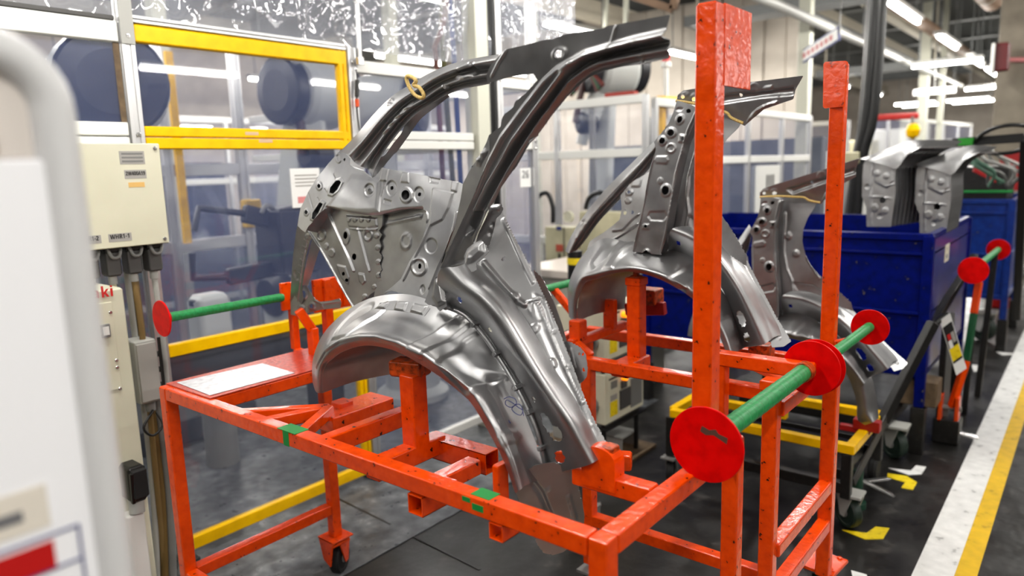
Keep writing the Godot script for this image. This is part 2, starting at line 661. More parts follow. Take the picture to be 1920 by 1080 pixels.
const P1_INNER := [[-1630,1003,-1150,-1614,1074,-1150,-1562,1116,-1150,-1508,1143,-1150,-1441,1163,-1150,-1378,1169,-1150,-1309,1165,-1150,-1226,1145,-1150,-1148,1118,-1150,-1075,1083,-1150],
		[-1630,1007,-1270,-1614,1078,-1270,-1562,1120,-1270,-1508,1147,-1270,-1441,1167,-1270,-1378,1173,-1270,-1309,1169,-1270,-1226,1149,-1270,-1148,1122,-1270,-1075,1087,-1270],
		[-1630,991,-1450,-1614,1062,-1450,-1562,1104,-1450,-1508,1131,-1450,-1441,1151,-1450,-1378,1157,-1450,-1309,1153,-1450,-1226,1133,-1450,-1148,1106,-1450,-1075,1071,-1450]]
const P1_CHANNEL := [[-1295,1269,-1268,-1243,1262,-1268,-1190,1250,-1268,-1139,1213,-1268,-1083,1155,-1268,-1040,1104,-1268,-1009,1059,-1268,-978,999,-1268,-959,938,-1268,-934,902,-1268],
		[-1283,1278,-1262,-1230,1270,-1262,-1175,1257,-1262,-1123,1219,-1262,-1067,1161,-1262,-1024,1111,-1262,-993,1066,-1262,-964,1006,-1262,-944,946,-1262,-918,910,-1262],
		[-1225,1362,-1222,-1177,1331,-1222,-1109,1296,-1222,-1056,1252,-1222,-1006,1194,-1222,-955,1140,-1222,-916,1098,-1222,-876,1051,-1222,-843,1006,-1222,-813,967,-1222],
		[-1177,1374,-1232,-1137,1345,-1232,-1078,1314,-1232,-1028,1273,-1232,-981,1215,-1232,-934,1158,-1232,-893,1111,-1232,-847,1062,-1232,-816,1016,-1232,-791,981,-1232],
		[-1173,1381,-1285,-1137,1348,-1285,-1085,1315,-1285,-1038,1270,-1285,-990,1211,-1285,-943,1150,-1285,-897,1101,-1285,-849,1037,-1285,-821,987,-1285,-798,974,-1285],
		[-1192,1366,-1325,-1157,1334,-1325,-1102,1302,-1325,-1054,1254,-1325,-1005,1194,-1325,-959,1130,-1325,-912,1079,-1325,-863,1013,-1325,-832,963,-1325,-810,960,-1325]]
const P1_ARCH := [[-1856,1668,-1440,-1779,1710,-1440,-1687,1769,-1440,-1601,1815,-1440,-1522,1840,-1440,-1446,1862,-1440,-1365,1877,-1440,-1284,1882,-1440,-1199,1883,-1440],
		[-1775,1653,-1410,-1709,1692,-1410,-1623,1750,-1410,-1543,1794,-1410,-1470,1819,-1410,-1401,1842,-1410,-1328,1857,-1410,-1250,1863,-1410,-1176,1864,-1410],
		[-1783,1634,-1435,-1714,1679,-1435,-1630,1737,-1435,-1551,1783,-1435,-1478,1809,-1435,-1411,1832,-1435,-1339,1846,-1435,-1266,1850,-1435,-1205,1850,-1435],
		[-1736,1620,-1420,-1673,1666,-1420,-1596,1725,-1420,-1521,1770,-1420,-1449,1795,-1420,-1385,1818,-1420,-1318,1830,-1420,-1250,1834,-1420,-1200,1834,-1420],
		[-1727,1610,-1440,-1678,1659,-1440,-1603,1718,-1440,-1528,1764,-1440,-1458,1790,-1440,-1393,1811,-1440,-1330,1823,-1440,-1266,1827,-1440,-1225,1827,-1440],
		[-1699,1590,-1430,-1648,1651,-1430,-1574,1710,-1430,-1503,1754,-1430,-1434,1781,-1430,-1372,1799,-1430,-1314,1810,-1430,-1254,1812,-1430,-1222,1814,-1430]]
const P1_FLANGE := [[-1705,1590,-1435,-1674,1637,-1435,-1640,1651,-1435,-1600,1683,-1435,-1566,1708,-1435,-1542,1739,-1435,-1508,1755,-1435,-1439,1781,-1435,-1377,1800,-1435],
		[-1717,1577,-1450,-1665,1618,-1450,-1620,1650,-1450,-1603,1659,-1450,-1554,1699,-1450,-1538,1713,-1450,-1496,1746,-1450,-1436,1773,-1450,-1384,1796,-1450]]
const P1_STRUT_SIDE := [[-2073,1398,-1475,-2104,1342,-1475,-2133,1285,-1475,-2161,1216,-1475],
		[-2143,1347,-1550,-2170,1304,-1550,-2202,1251,-1550,-2234,1200,-1550]]
const P2_SHELL := [[-1437,1049,-2120,-1431,1128,-2120,-1400,1193,-2120,-1349,1210,-2120,-1284,1235,-2120,-1201,1244,-2120,-1111,1227,-2120,-1044,1200,-2120,-988,1169,-2120,-933,1114,-2120,-897,1058,-2120,-870,993,-2120],
		[-1449,1054,-2110,-1447,1142,-2110,-1418,1210,-2110,-1357,1239,-2110,-1282,1260,-2110,-1195,1269,-2110,-1096,1254,-2110,-1023,1228,-2110,-964,1195,-2110,-912,1140,-2110,-876,1081,-2110,-849,1012,-2110],
		[-1576,1023,-2270,-1579,1120,-2270,-1560,1190,-2270,-1505,1272,-2270,-1419,1335,-2270,-1298,1325,-2270,-1151,1316,-2270,-1064,1296,-2270,-996,1233,-2270,-941,1165,-2270,-905,1081,-2270,-876,994,-2270]]
const P2_INNER := [[-1435,1049,-2120,-1429,1128,-2120,-1398,1193,-2120,-1347,1210,-2120,-1282,1235,-2120,-1199,1244,-2120,-1109,1227,-2120,-1042,1200,-2120,-986,1169,-2120,-931,1114,-2120],
		[-1435,1053,-2260,-1429,1132,-2260,-1398,1197,-2260,-1347,1214,-2260,-1282,1239,-2260,-1199,1248,-2260,-1109,1231,-2260,-1042,1204,-2260,-986,1173,-2260,-931,1118,-2260],
		[-1435,1037,-2460,-1429,1116,-2460,-1398,1181,-2460,-1347,1198,-2460,-1282,1223,-2460,-1199,1232,-2460,-1109,1215,-2460,-1042,1188,-2460,-986,1157,-2460,-931,1102,-2460]]
const P2_RAIL := [[-1651,1269,-2360,-1618,1334,-2360,-1547,1426,-2360,-1454,1518,-2360,-1362,1595,-2360,-1287,1657,-2360,-1228,1707,-2360],
		[-1612,1264,-2330,-1576,1324,-2330,-1503,1412,-2330,-1415,1499,-2330,-1327,1575,-2330,-1263,1634,-2330,-1213,1684,-2330],
		[-1615,1267,-2360,-1576,1315,-2360,-1506,1400,-2360,-1420,1482,-2360,-1336,1555,-2360,-1275,1615,-2360,-1232,1661,-2360],
		[-1593,1273,-2350,-1552,1313,-2350,-1483,1393,-2350,-1402,1466,-2350,-1321,1536,-2350,-1265,1592,-2350,-1240,1633,-2350]]
const P2_CHANNEL := [[-1150,1304,-2260,-1079,1287,-2260,-1001,1239,-2260,-944,1172,-2260,-910,1085,-2260,-882,995,-2260],
		[-1101,1382,-2185,-1021,1353,-2185,-938,1289,-2185,-875,1208,-2185,-830,1127,-2185,-784,1035,-2185],
		[-1068,1393,-2235,-998,1368,-2235,-922,1305,-2235,-862,1228,-2235,-813,1144,-2235,-767,1051,-2235],
		[-1070,1375,-2280,-997,1352,-2280,-915,1292,-2280,-855,1217,-2280,-804,1134,-2280,-754,1049,-2280]]
const P1_CHANNEL_H := [[-929.7,1032.3,14.6,9.5,14.8,-21.4],[-899.3,1016.8,22.1,-4.1,-9.7,-19.1],[-896.9,959.3,16.1,3.8,-0.4,-16.5],[-1181.2,1290.9,8.8,0.8,-0.4,-7.9],[-1088.9,1227.9,7.5,0.9,-0.3,-6.5],[-966.0,1080.8,6.9,1.3,-0.2,-7.6]]
const P2_CHANNEL_H := [[-869.6,1101.5,16.3,7.8,10.2,-25.3],[-850.4,1041.3,13.9,1.7,0.4,-15.8],[-1088.8,1336.0,7.8,0.3,0.1,-9.0]]
var P1_SHELL_F := [{f=["p",5,4,[-1265,1176,-1245,1216,-1221,1246,-1199,1255,-1180,1249,-1178,1231,-1199,1196,-1220,1160]]},
	{f=["r",4,7,[-1640,1077,-1590,1132,-1525,1167,-1448,1189,-1375,1198,-1299,1193,-1204,1174,-1123,1143,-1048,1106,-996,1044,-955,982,-929,914,-903,848]]},
	{f=["r",-1.5,12,[-1606,1151,-1540,1186,-1463,1209,-1381,1218,-1297,1213,-1195,1194,-1108,1162,-1036,1117,-984,1053]]},
	{f=["p",-6,6,[-1172,1191,-1146,1220,-1119,1226,-1090,1212,-1065,1180,-1057,1141,-1069,1106,-1087,1098,-1128,1130,-1160,1156]]},
	{f=["p",7,4,[-1595,1156,-1557,1186,-1524,1227,-1491,1248,-1469,1247,-1476,1218,-1506,1178]]},
	{f=["e",-5,6,[-1589.8,1202.0,32.7,-11.6,-39.2,-36.6]]},
	{f=["e",3,3,[-1207.4,1238.0,6.3,0.7,-0.3,-5.3]]},
	{f=["p",3,6,[-1000,1008,-956,1053,-946,1034,-973,991,-993,993]]}]
var P1_CHANNEL_F := [{f=["r",3,5,[-826,1101,-796,1059,-770,1016]]},
	{f=["r",-3,9,[-1086,1338,-1016,1289,-965,1232,-918,1175,-871,1128]]}]
var P1_ARCH_F := [{f=["e",4,2.5,[-1593.9,1797.0,13.4,-1.1,-0.9,-10.3]]},
	{f=["e",-8,2,[-1593.9,1797.0,5.8,-0.5,-0.4,-4.7]]},
	{f=["e",-6,2,[-1374.9,1820.9,5.9,-0.5,-0.3,-4.1]]},
	{f=["p",7,4,[-1339,1838,-1309,1861,-1266,1870,-1264,1841,-1298,1831]]},
	{f=["r",5,4,[-1627,1710,-1605,1721,-1602,1731,-1579,1738,-1573,1750,-1550,1757,-1540,1771,-1518,1775,-1504,1789]]}]
var P2_SHELL_F := [{f=["p",-6,6,[-1413,1257,-1390,1310,-1341,1326,-1328,1285,-1364,1245]]},
	{f=["p",-7,7,[-1064,1237,-1036,1265,-1006,1241,-998,1197,-1024,1186]]},
	{f=["p",5,4,[-1320,1251,-1306,1327,-1272,1333,-1277,1254]]}]
var P2_RAIL_F := [{f=["e",-6,2,[-1556.4,1388.0,7.4,0.2,-0.1,-8.3]]},
	{f=["r",4,2.5,[-1590,1337,-1577,1323]]},
	{f=["r",4,2.5,[-1569,1363,-1557,1349]]},
	{f=["r",4,2.5,[-1549,1388,-1537,1374]]},
	{f=["r",4,2.5,[-1509,1426,-1498,1412]]},
	{f=["r",4,2.5,[-1471,1462,-1459,1449]]},
	{f=["r",4,2.5,[-1431,1498,-1419,1485]]}]
var P2_CHANNEL_F := []
const N_FACE := {f=[Vector3(-0.996, 1.278, -4.62), Vector3(0.983, 0, 0.181), Vector3(0.011, 0.998, -0.058)], o=[-70,-80,-82,35,-111,94,-117,216,-116,285,-103,315,-26,338,55,356,82,304,69,256,77,111,68,-75],
		h=[["e",[9.1,77.2,17.8,0.2,1.4,-18.4]]],
		g=[["p",4.5,4,[-66,308,43,290,57,184,30,148,-45,191]],
			["r",6,4,[-44,185,18,154,64,169]],
			["e",3.75,3,[-32.7,230.8,15.0,-0.2,1.2,-15.4]],
			["e",3.75,3,[19.3,214.8,14.8,-0.2,1.2,-15.2]],
			["e",-3.75,3,[-84.7,153.9,9.2,-0.0,0.9,-12.4]],
			["e",3,3,[-32.5,30.2,18.1,0.4,1.6,-21.7]],
			["e",3,3,[28.6,16.1,14.8,0.4,1.4,-18.4]],
			["r",6,4,[-55,320,-65,216,-44,-64]],
			["e",-3.75,3,[1.2,-15.4,12.0,0.4,0.9,-12.4]],
			["r",5,4,[-68,98,53,87]]]}
const P1_STRIPE := {f=[Vector3(-1.346, 1.349, -1.352), Vector3(0.991, 0, 0.132), Vector3(-0.011, 0.997, 0.081)], o=[-27,-23,-3,11,37,57,71,103,91,145,111,185,124,218,153,248,179,270,205,292,226,314,237,330,267,340,260,319,240,286,211,239,175,192,97,90,29,9,-4,-24],
		h=[],
		g=[["e",3.75,2,[210.8,289.0,7.6,-0.3,-0.9,-6.2]],
			["e",3.75,2,[191.3,274.6,7.7,-0.2,-1.0,-6.3]],
			["p",2.25,2,[180,265,216,299,227,293,195,259]]]}
const P1_PILLAR := {f=[Vector3(-1.339, 1.35, -1.345), Vector3(1, 0, 0.015), Vector3(-0.003, 0.981, 0.195)], o=[262,465,279,484,325,511,382,513,437,517,453,515,483,520,534,520,575,519,586,522,655,522,715,523,708,505,702,489,703,465,699,448,641,444,599,444,553,440,524,433,499,422,459,398,419,367,372,326,340,294,307,259,288,244,253,211,222,175,193,151,163,114,127,72,133,20,68,5,1,-12,0,0,81,91,163,188,207,246,234,295,241,333,279,350,287,368,297,377,324,389,332,402,362,415,375,423,401,440,390,454,369,454,319,453,287,449,260,447],
		h=[["e",[462.8,485.5,9.1,-1.1,-1.3,-7.7]],["e",[387.8,444.7,5.9,-0.6,-1.2,-6.5]]],
		g=[["e",3,4,[465.4,485.2,19.1,3.0,2.9,-10.1]],
			["e",-2.25,2,[464.1,485.4,13.0,-1.6,-1.5,-9.2]],
			["r",9,9,[4,0,81,91,163,188,223,264,280,326,358,388,420,435,455,454,491,466]],
			["r",14,12,[160,154,212,214,272,273,313,319,394,386,478,454,503,467,530,475,580,480,638,486,704,489]],
			["p",-19.5,7,[529,468,579,475,639,479,705,483,706,465,648,463,604,462,550,458,516,448,476,430,389,358,345,318,277,253,209,181,171,148,122,92,104,92,189,188,283,281,392,372,481,443]],
			["r",8,8,[207,168,276,244,355,325,422,383,476,430,516,449,550,458,604,461,648,463,704,465]],
			["p",-15,6,[374,316,434,369,488,408,536,431,599,439,701,443,703,460,648,459,603,456,554,452,523,445,484,426,421,378,357,317]],
			["r",4,3.5,[602,518,592,498,582,482]],
			["r",4,3.5,[642,486,649,463,641,444]],
			["r",4,4,[327,508,301,486,277,461]],
			["p",-7.5,7,[25,6,86,80,153,148,180,148,141,93,116,50,125,25]],
			["e",3,2.5,[212.7,286.9,6.6,-0.2,-1.4,-6.2]],
			["e",3,2.5,[194.8,275.0,6.7,-0.2,-1.4,-6.3]]]}
const P1_QUARTER := {f=[Vector3(-1.845, 1.642, -1.435), Vector3(1, 0, 0.031), Vector3(0.008, 0.964, -0.266)], o=[-11,33,30,12,45,4,47,-15,83,-32,122,-43,167,-60,180,-54,195,-41,204,-29,236,-34,288,-41,316,-45,358,-50,403,-57,468,-67,530,-75,547,-81,551,-116,548,-159,541,-201,527,-247,512,-291,528,-329,513,-387,478,-399,434,-389,332,-382,299,-390,330,-371,362,-345,386,-295,414,-253,430,-208,431,-175,424,-155,401,-148,353,-147,302,-152,236,-164,198,-170,148,-169,68,-162,12,-155,-39,-149,-68,-170,-92,-191,-121,-214,-133,-233,-160,-224,-181,-214,-183,-186,-180,-154,-152,-101,-114,-54,-63,-7],
		h=[["p",[8,-64,21,-71,8,-94,-11,-108,-31,-104,-33,-89,-10,-67]],["p",[-75,-135,-56,-139,-74,-170,-92,-191,-104,-188,-106,-170]],["e",[166.0,-97.5,7.5,-0.0,1.4,-5.8]],["e",[260.1,-89.2,7.1,-0.0,1.3,-5.6]],["e",[331.0,-110.9,16.9,0.0,3.1,-13.7]],["e",[381.4,-107.9,6.5,0.0,1.2,-5.4]],["e",[-94.6,-81.9,8.7,-0.1,1.9,-6.9]],["e",[-142.5,-167.4,9.0,0.1,1.9,-7.0]],["e",[16.1,1.2,4.9,-0.2,1.1,-4.4]],["e",[421.5,-171.3,10.6,0.2,2.6,-11.7]],["e",[430.0,-305.9,6.3,0.4,1.6,-7.2]]],
		g=[["p",3,3,[14,-56,32,-71,15,-101,-14,-116,-41,-111,-42,-86,-14,-62]],
			["p",3,3,[-71,-127,-46,-135,-66,-176,-90,-198,-115,-191,-119,-167]],
			["e",-3.75,3,[165.8,-96.7,22.4,-0.1,4.7,-19.2]],
			["e",2.25,2,[165.8,-96.7,12.5,-0.0,2.3,-9.6]],
			["e",-3,3,[261.7,-90.8,22.3,-0.1,5.1,-21.8]],
			["e",-3,3,[381.8,-109.4,20.6,0.0,4.7,-20.9]],
			["e",3.75,3,[331.0,-110.9,26.9,0.0,5.2,-22.8]],
			["e",2.25,2.5,[-94.6,-81.9,17.4,-0.1,3.7,-13.8]],
			["e",2.25,2.5,[-142.5,-167.4,14.9,0.2,3.3,-12.2]],
			["e",2.25,2,[-15.2,5.6,16.7,-0.5,4.0,-15.4]],
			["e",-2.25,2,[-15.2,5.6,11.1,-0.4,2.9,-11.1]],
			["e",3,3,[417.2,-171.4,19.1,0.4,3.9,-17.6]],
			["r",-6,3.5,[228,-70,220,-117,223,-158]],
			["p",-2.25,2.5,[236,-122,270,-128,269,-140,236,-134]],
			["p",3,2.5,[209,-32,237,-36,233,-70,206,-67]],
			["p",3,2.5,[300,-45,326,-48,334,-76,299,-73]],
			["p",3,2.5,[506,-72,529,-76,528,-102,507,-98]],
			["p",-3,2,[412,-59,459,-66,454,-79,419,-74]],
			["p",3.75,3,[436,-93,517,-105,509,-145,492,-177,446,-196,439,-146]],
			["r",6,6,[540,-159,536,-216,521,-259,502,-303,482,-361]],
			["r",4,4,[446,-197,431,-234,401,-294,374,-348]],
			["e",-3,2.5,[461.8,-248.8,22.6,1.1,4.4,-20.0]],
			["e",3.75,3,[428.2,-307.4,31.4,2.1,5.5,-24.4]],
			["e",-3.75,2.5,[428.2,-307.4,23.1,1.5,4.2,-18.7]],
			["e",-2.25,2,[454.4,-367.9,8.3,0.7,2.5,-11.3]],
			["r",-10,8,[-39,-152,69,-166,174,-172,236,-166,313,-154,402,-149]],
			["p",3.75,10,[-38,-155,67,-52,172,-61,204,-70,215,-158,120,-160]],
			["r",-2.5,2,[-28,-43,-13,-57]],
			["r",-2.5,2,[-66,-91,-51,-104]],
			["r",-2.5,2,[-96,-120,-85,-130]],
			["r",-2.5,2,[-151,-104,-105,-163]]]}
const P1_GUSSET := {f=[Vector3(-1.971, 1.44, -1.43), Vector3(0.998, 0, 0.065), Vector3(0.006, 0.996, -0.091)], o=[-83,-17,-32,17,36,59,149,47,287,40,333,44,329,3,314,-10,330,-22,317,-38,328,-56,318,-73,331,-88,322,-107,332,-124,320,-139,333,-154,328,-172,303,-190,276,-204,260,-219,239,-224,217,-240,197,-258,160,-232,112,-182,57,-132,1,-80,-44,-45],
		h=[["e",[147.6,-30.5,11.5,0.5,0.2,-11.6]],["e",[191.5,-94.6,11.2,0.7,0.2,-9.9]],["e",[138.1,-151.6,8.7,0.7,0.1,-5.9]],["e",[155.8,-170.4,8.6,0.7,0.1,-5.9]]],
		g=[["r",8,5,[37,52,67,16,116,-44,166,-101,192,-139]],
			["r",7,4.5,[212,-7,229,-45,252,-93,272,-133]],
			["p",4.5,3,[149,31,303,25,308,3,261,-5,164,-2]],
			["p",3,2.5,[164,-8,309,-4,304,-10,212,-13]],
			["e",3,2.5,[6.7,-34.4,27.9,1.1,0.3,-20.8]],
			["e",-3.75,2,[6.7,-36.1,15.6,0.6,0.1,-12.1]],
			["e",3,2,[38.2,-71.0,12.3,0.6,0.1,-10.3]],
			["e",3,2,[68.9,-90.0,18.0,1.0,0.2,-13.7]],
			["e",3.75,3,[261.5,-24.4,24.0,0.9,0.4,-19.3]],
			["e",-3.75,2.5,[264.2,-25.9,14.7,0.6,0.2,-11.2]],
			["e",3,2.5,[147.7,-35.5,20.0,0.8,0.4,-25.0]],
			["p",3.75,3,[215,-144,245,-145,254,-167,238,-177,221,-167]],
			["p",2.625,2.5,[99,-126,146,-129,167,-161,162,-185,124,-165]],
			["r",6,4,[-77,-16,1,-76,79,-148,154,-221,195,-255]],
			["e",2.625,2,[303.9,-25.9,11.7,0.5,0.2,-7.1]],
			["e",2.625,2,[310.0,-60.5,11.7,0.6,0.2,-7.1]],
			["e",2.625,2,[313.6,-103.2,11.7,0.8,0.2,-7.2]],
			["e",2.625,2,[317.1,-142.8,11.7,0.9,0.2,-7.2]],
			["e",2.625,2,[297.0,-179.7,11.8,1.1,0.2,-7.2]],
			["e",2.625,2,[249.3,-213.4,12.2,1.2,0.2,-7.4]],
			["e",2.625,2,[166.8,19.7,11.3,0.3,0.1,-8.2]],
			["e",2.625,2,[200.5,20.6,11.1,0.3,0.2,-8.1]],
			["e",2.625,2,[233.5,21.4,10.9,0.3,0.2,-8.1]],
			["e",2.625,2,[268.5,22.3,10.6,0.3,0.2,-8.0]]]}
const P1_WEB := {f=[Vector3(-1.665, 1.441, -1.42), Vector3(0.997, 0, 0.078), Vector3(0.012, 0.989, -0.149)], o=[-15,39,67,50,211,62,229,15,220,-30,171,-100,119,-157,47,-198,-9,-217,2,-167],
		h=[],
		g=[["e",3.75,3,[128.8,-38.5,24.1,1.1,2.4,-22.8]],
			["e",-2.25,3,[131.1,-36.9,19.3,0.9,1.9,-18.2]],
			["r",4,5,[31,9,190,35]]]}
const P1_STRUT := {f=[Vector3(-2.087, 1.487, -1.44), Vector3(1, 0, 0.029), Vector3(-0.006, 0.976, 0.216)], o=[2,4,28,-14,39,-59,44,-88,5,-113,-43,-169,-88,-232,-132,-307,-139,-343,-217,-415,-257,-416,-228,-348,-178,-259,-127,-174,-72,-93],
		h=[],
		g=[["r",4,3,[-1,-100,-72,-191,-145,-298,-196,-376]],
			["r",3,2.5,[-29,-110,-6,-117]],
			["r",3,2.5,[-49,-134,-27,-141]],
			["r",3,2.5,[-67,-159,-44,-165]],
			["r",3,2.5,[-89,-184,-65,-190]],
			["r",3,2.5,[-107,-209,-83,-215]],
			["r",3,2.5,[-127,-237,-103,-243]],
			["r",3,2.5,[-148,-267,-123,-273]],
			["e",3,2,[-0.6,-97.6,16.0,0.6,-5.3,-11.6]],
			["e",-3.75,2,[-145.2,-240.0,10.6,0.8,-5.0,-10.6]],
			["e",-3.75,2,[-142.6,-256.1,10.6,0.8,-5.0,-10.7]],
			["e",-3.75,2,[-200.2,-349.0,9.2,0.9,-5.3,-11.2]]]}
const P1_FOOT := {f=[Vector3(-2.288, 1.111, -1.515), Vector3(0.979, 0, -0.204), Vector3(0, 1, 0)], o=[-13,-21,-10,27,23,65,72,99,85,74,108,46,132,36,182,43,222,53,231,42,224,20,129,6,24,-23],
		h=[["e",[52.9,58.9,15.5,0.8,-1.5,-14.9]],["e",[39.6,4.5,10.4,0.7,-0.8,-8.0]],["e",[92.3,17.7,10.2,0.6,-0.8,-7.9]]],
		g=[["e",3,2.5,[52.9,58.9,23.2,1.2,-2.0,-19.9]],
			["e",3,2,[39.6,4.5,18.2,1.1,-1.4,-14.1]],
			["e",3,2,[92.3,17.7,17.9,1.1,-1.4,-13.9]],
			["e",3,2,[140.5,20.6,7.5,0.5,-0.6,-5.9]],
			["r",4,4,[107,40,141,29,226,43]]]}
const P1_TAIL := {f=[Vector3(-1.174, 1.489, -1.4), Vector3(0.891, 0, -0.453), Vector3(-0.19, 0.908, -0.374)], o=[-6,12,9,-6,27,-40,53,-88,76,-130,94,-162,111,-195,134,-240,157,-289,177,-335,198,-385,221,-441,245,-494,273,-542,297,-579,283,-586,256,-550,231,-513,184,-447,141,-394,97,-329,52,-262,7,-206,-37,-163,-62,-129,-48,-99,-30,-68,-17,-35],
		h=[["e",[14.8,-120.7,5.4,-0.0,0.4,-5.5]]],
		g=[["r",5,5,[7,-17,32,-64,70,-141,92,-181]],
			["p",-3,4,[93,-206,125,-221,149,-287,180,-363,219,-461,258,-537,226,-497,167,-401,118,-300]],
			["r",9,9,[-35,-130,12,-182,52,-222,75,-238]],
			["e",2.25,3,[104.9,-253.3,13.8,6.8,11.6,-22.4]],
			["r",5,3.5,[79,-230,110,-221]],
			["e",3,2.5,[49.0,-216.6,9.3,0.1,0.7,-10.7]],
			["e",3,2.5,[100.6,-295.2,10.3,0.2,0.6,-11.7]],
			["e",3,2.5,[148.3,-378.7,10.1,0.3,0.5,-11.3]],
			["e",2.25,2,[147.3,-302.2,5.1,0.1,0.2,-5.2]],
			["e",2.25,2,[184.0,-387.8,5.0,0.1,0.2,-5.0]],
			["e",2.25,2,[221.6,-465.5,4.9,0.2,0.2,-4.9]],
			["r",5,4,[101,-222,137,-300,172,-376,213,-455,243,-520]]]}
const P1_BACK_SKIN := {f=[Vector3(-1.108, 1.325, -1.44), Vector3(0.838, 0, 0.546), Vector3(-0.163, 0.954, 0.251)], o=[23,25,72,10,101,-42,106,-105,100,-157,95,-200,72,-347,41,-295,1,-181,8,-58],
		h=[],
		g=[]}
const P1_TAB := {f=[Vector3(-0.971, 1.183, -1.37), Vector3(0.99, 0, -0.141), Vector3(-0.027, 0.982, -0.189)], o=[-3,6,18,8,32,3,49,-4,62,-19,69,-49,68,-70,58,-83,48,-90,28,-54,9,-25],
		h=[["e",[18.8,-23.5,3.1,0.3,0.4,-5.7]],["e",[45.0,-18.2,2.5,0.3,0.3,-3.7]],["e",[54.7,-18.5,2.5,0.3,0.3,-4.0]],["e",[58.7,-54.4,2.7,0.3,0.4,-5.6]]],
		g=[["r",3,3,[22,-10,36,-53]]]}
const P1_LOWER := {f=[Vector3(-0.967, 0.888, -1.188), Vector3(0.709, 0, -0.706), Vector3(0.068, 0.995, 0.068)], o=[-18,8,4,36,36,55,79,59,116,40,131,10,141,-39,148,-81,147,-109,136,-136,121,-158,98,-175,73,-181,51,-172,38,-151,24,-113,10,-67,-2,-34],
		h=[],
		g=[["r",-5,8,[30,11,48,-17,66,-67,85,-131]],
			["r",5,4,[111,-29,126,-86,131,-128]],
			["e",3,2,[64.4,-7.9,3.7,-0.3,-0.0,-4.1]]]}
const P1_KNUCKLE := {f=[Vector3(-1.16, 1.397, -1.26), Vector3(0.996, 0, -0.085), Vector3(-0.023, 0.962, -0.272)], o=[-10,-19,-16,-1,-9,18,8,31,29,40,46,27,55,12,40,-3,22,-17,27,-32,12,-38],
		h=[],
		g=[["p",6.75,7,[-4,-16,-4,8,15,26,33,30,39,12,17,-7]],
			["e",2.25,2,[4.2,-6.3,6.3,0.3,0.8,-5.1]]]}
const P1_CLIP := {f=[Vector3(-1.188, 1.493, -1.345), Vector3(0.959, 0, -0.284), Vector3(-0.015, 0.999, -0.049)], o=[19,21,51,23,56,10,48,-3,36,-13,30,-39,18,-79,3,-87,-23,-82,-14,-53,4,-20,16,3],
		h=[],
		g=[["p",6,4,[19,16,48,18,45,5,25,0]],
			["e",-3,2,[25.6,-28.9,4.3,0.0,-0.1,-5.3]],
			["e",-3,2,[18.1,-48.7,4.3,0.0,-0.1,-5.3]]]}
const P1_STRIP := {f=[Vector3(-1.471, 1.245, -1.225), Vector3(0.998, 0, 0.068), Vector3(0.037, 0.835, -0.548)], o=[-6,-2,9,18,61,30,124,33,188,31,204,24,196,3,141,5,66,3],
		h=[],
		g=[["p",4.5,3,[1,2,23,18,40,20,37,3]],
			["p",3.75,3,[74,27,113,30,115,6,76,6]],
			["p",4.5,3,[140,29,190,27,187,5,140,8]]]}
const P1_JOINT := {f=[Vector3(-1.287, 1.286, -1.235), Vector3(1, 0, -0.018), Vector3(-0.004, 0.968, -0.25)], o=[-6,-9,6,27,23,55,36,64,53,31,65,3,71,-12,49,-27,28,-13,10,-15],
		h=[],
		g=[["p",6,5,[24,50,43,43,62,-2,43,-12,21,7]]]}
const P2_PILLAR := {f=[Vector3(-1.246, 1.303, -2.19), Vector3(1, 0, 0), Vector3(0, 1, -0.021)], o=[156,498,143,459,127,426,102,397,75,370,83,346,68,293,55,237,42,169,30,115,14,56,-2,0,37,-2,52,10,68,-4,108,-6,123,45,134,99,144,170,157,236,171,299,186,355,211,408,235,464,206,481],
		h=[["e",[120.5,210.1,12.6,-0.1,0.2,-14.0]],["e",[168.0,437.0,7.9,-3.1,-3.7,-9.3]],["e",[136.6,396.5,10.0,-5.6,-5.6,-8.6]],["e",[106.3,372.3,8.5,-4.7,-5.7,-8.7]],["e",[178.5,375.7,4.7,-0.2,0.1,-6.8]],["e",[197.1,461.8,8.3,-0.6,0.1,-6.7]],["e",[48.6,89.8,5.1,0.1,0.1,-5.4]]],
		g=[["e",3.75,3,[122.4,210.1,19.3,-0.1,0.3,-21.1]],
			["e",3,3,[168.0,437.0,14.1,-5.5,-6.1,-15.5]],
			["e",3,3,[136.6,396.5,19.0,-1.0,0.3,-17.1]],
			["e",3,3,[106.3,372.3,15.5,-0.7,0.2,-15.6]],
			["p",3,3,[167,390,193,385,186,362,164,366]],
			["e",3,3,[137.5,346.8,17.1,-0.7,0.3,-15.5]],
			["e",-3,3,[137.5,346.8,11.4,-0.5,0.2,-10.3]],
			["p",3,3,[84,323,123,322,130,309,123,297,86,300,78,311]],
			["p",-3,3,[62,139,118,141,128,126,114,109,67,110,54,124]],
			["r",9,6,[225,457,197,400,181,345,158,265,141,161,127,81,108,2]],
			["r",6,4.5,[79,346,53,232,28,115,2,4]],
			["p",3,3,[38,97,61,97,59,79,34,80]],
			["e",3.75,3,[51.7,2.5,12.2,0.6,0.1,-9.2]],
			["e",-3,2,[165.5,469.1,11.2,-0.8,0.1,-5.0]],
			["e",2.25,2,[100.5,241.9,9.8,-0.1,0.2,-10.5]]]}
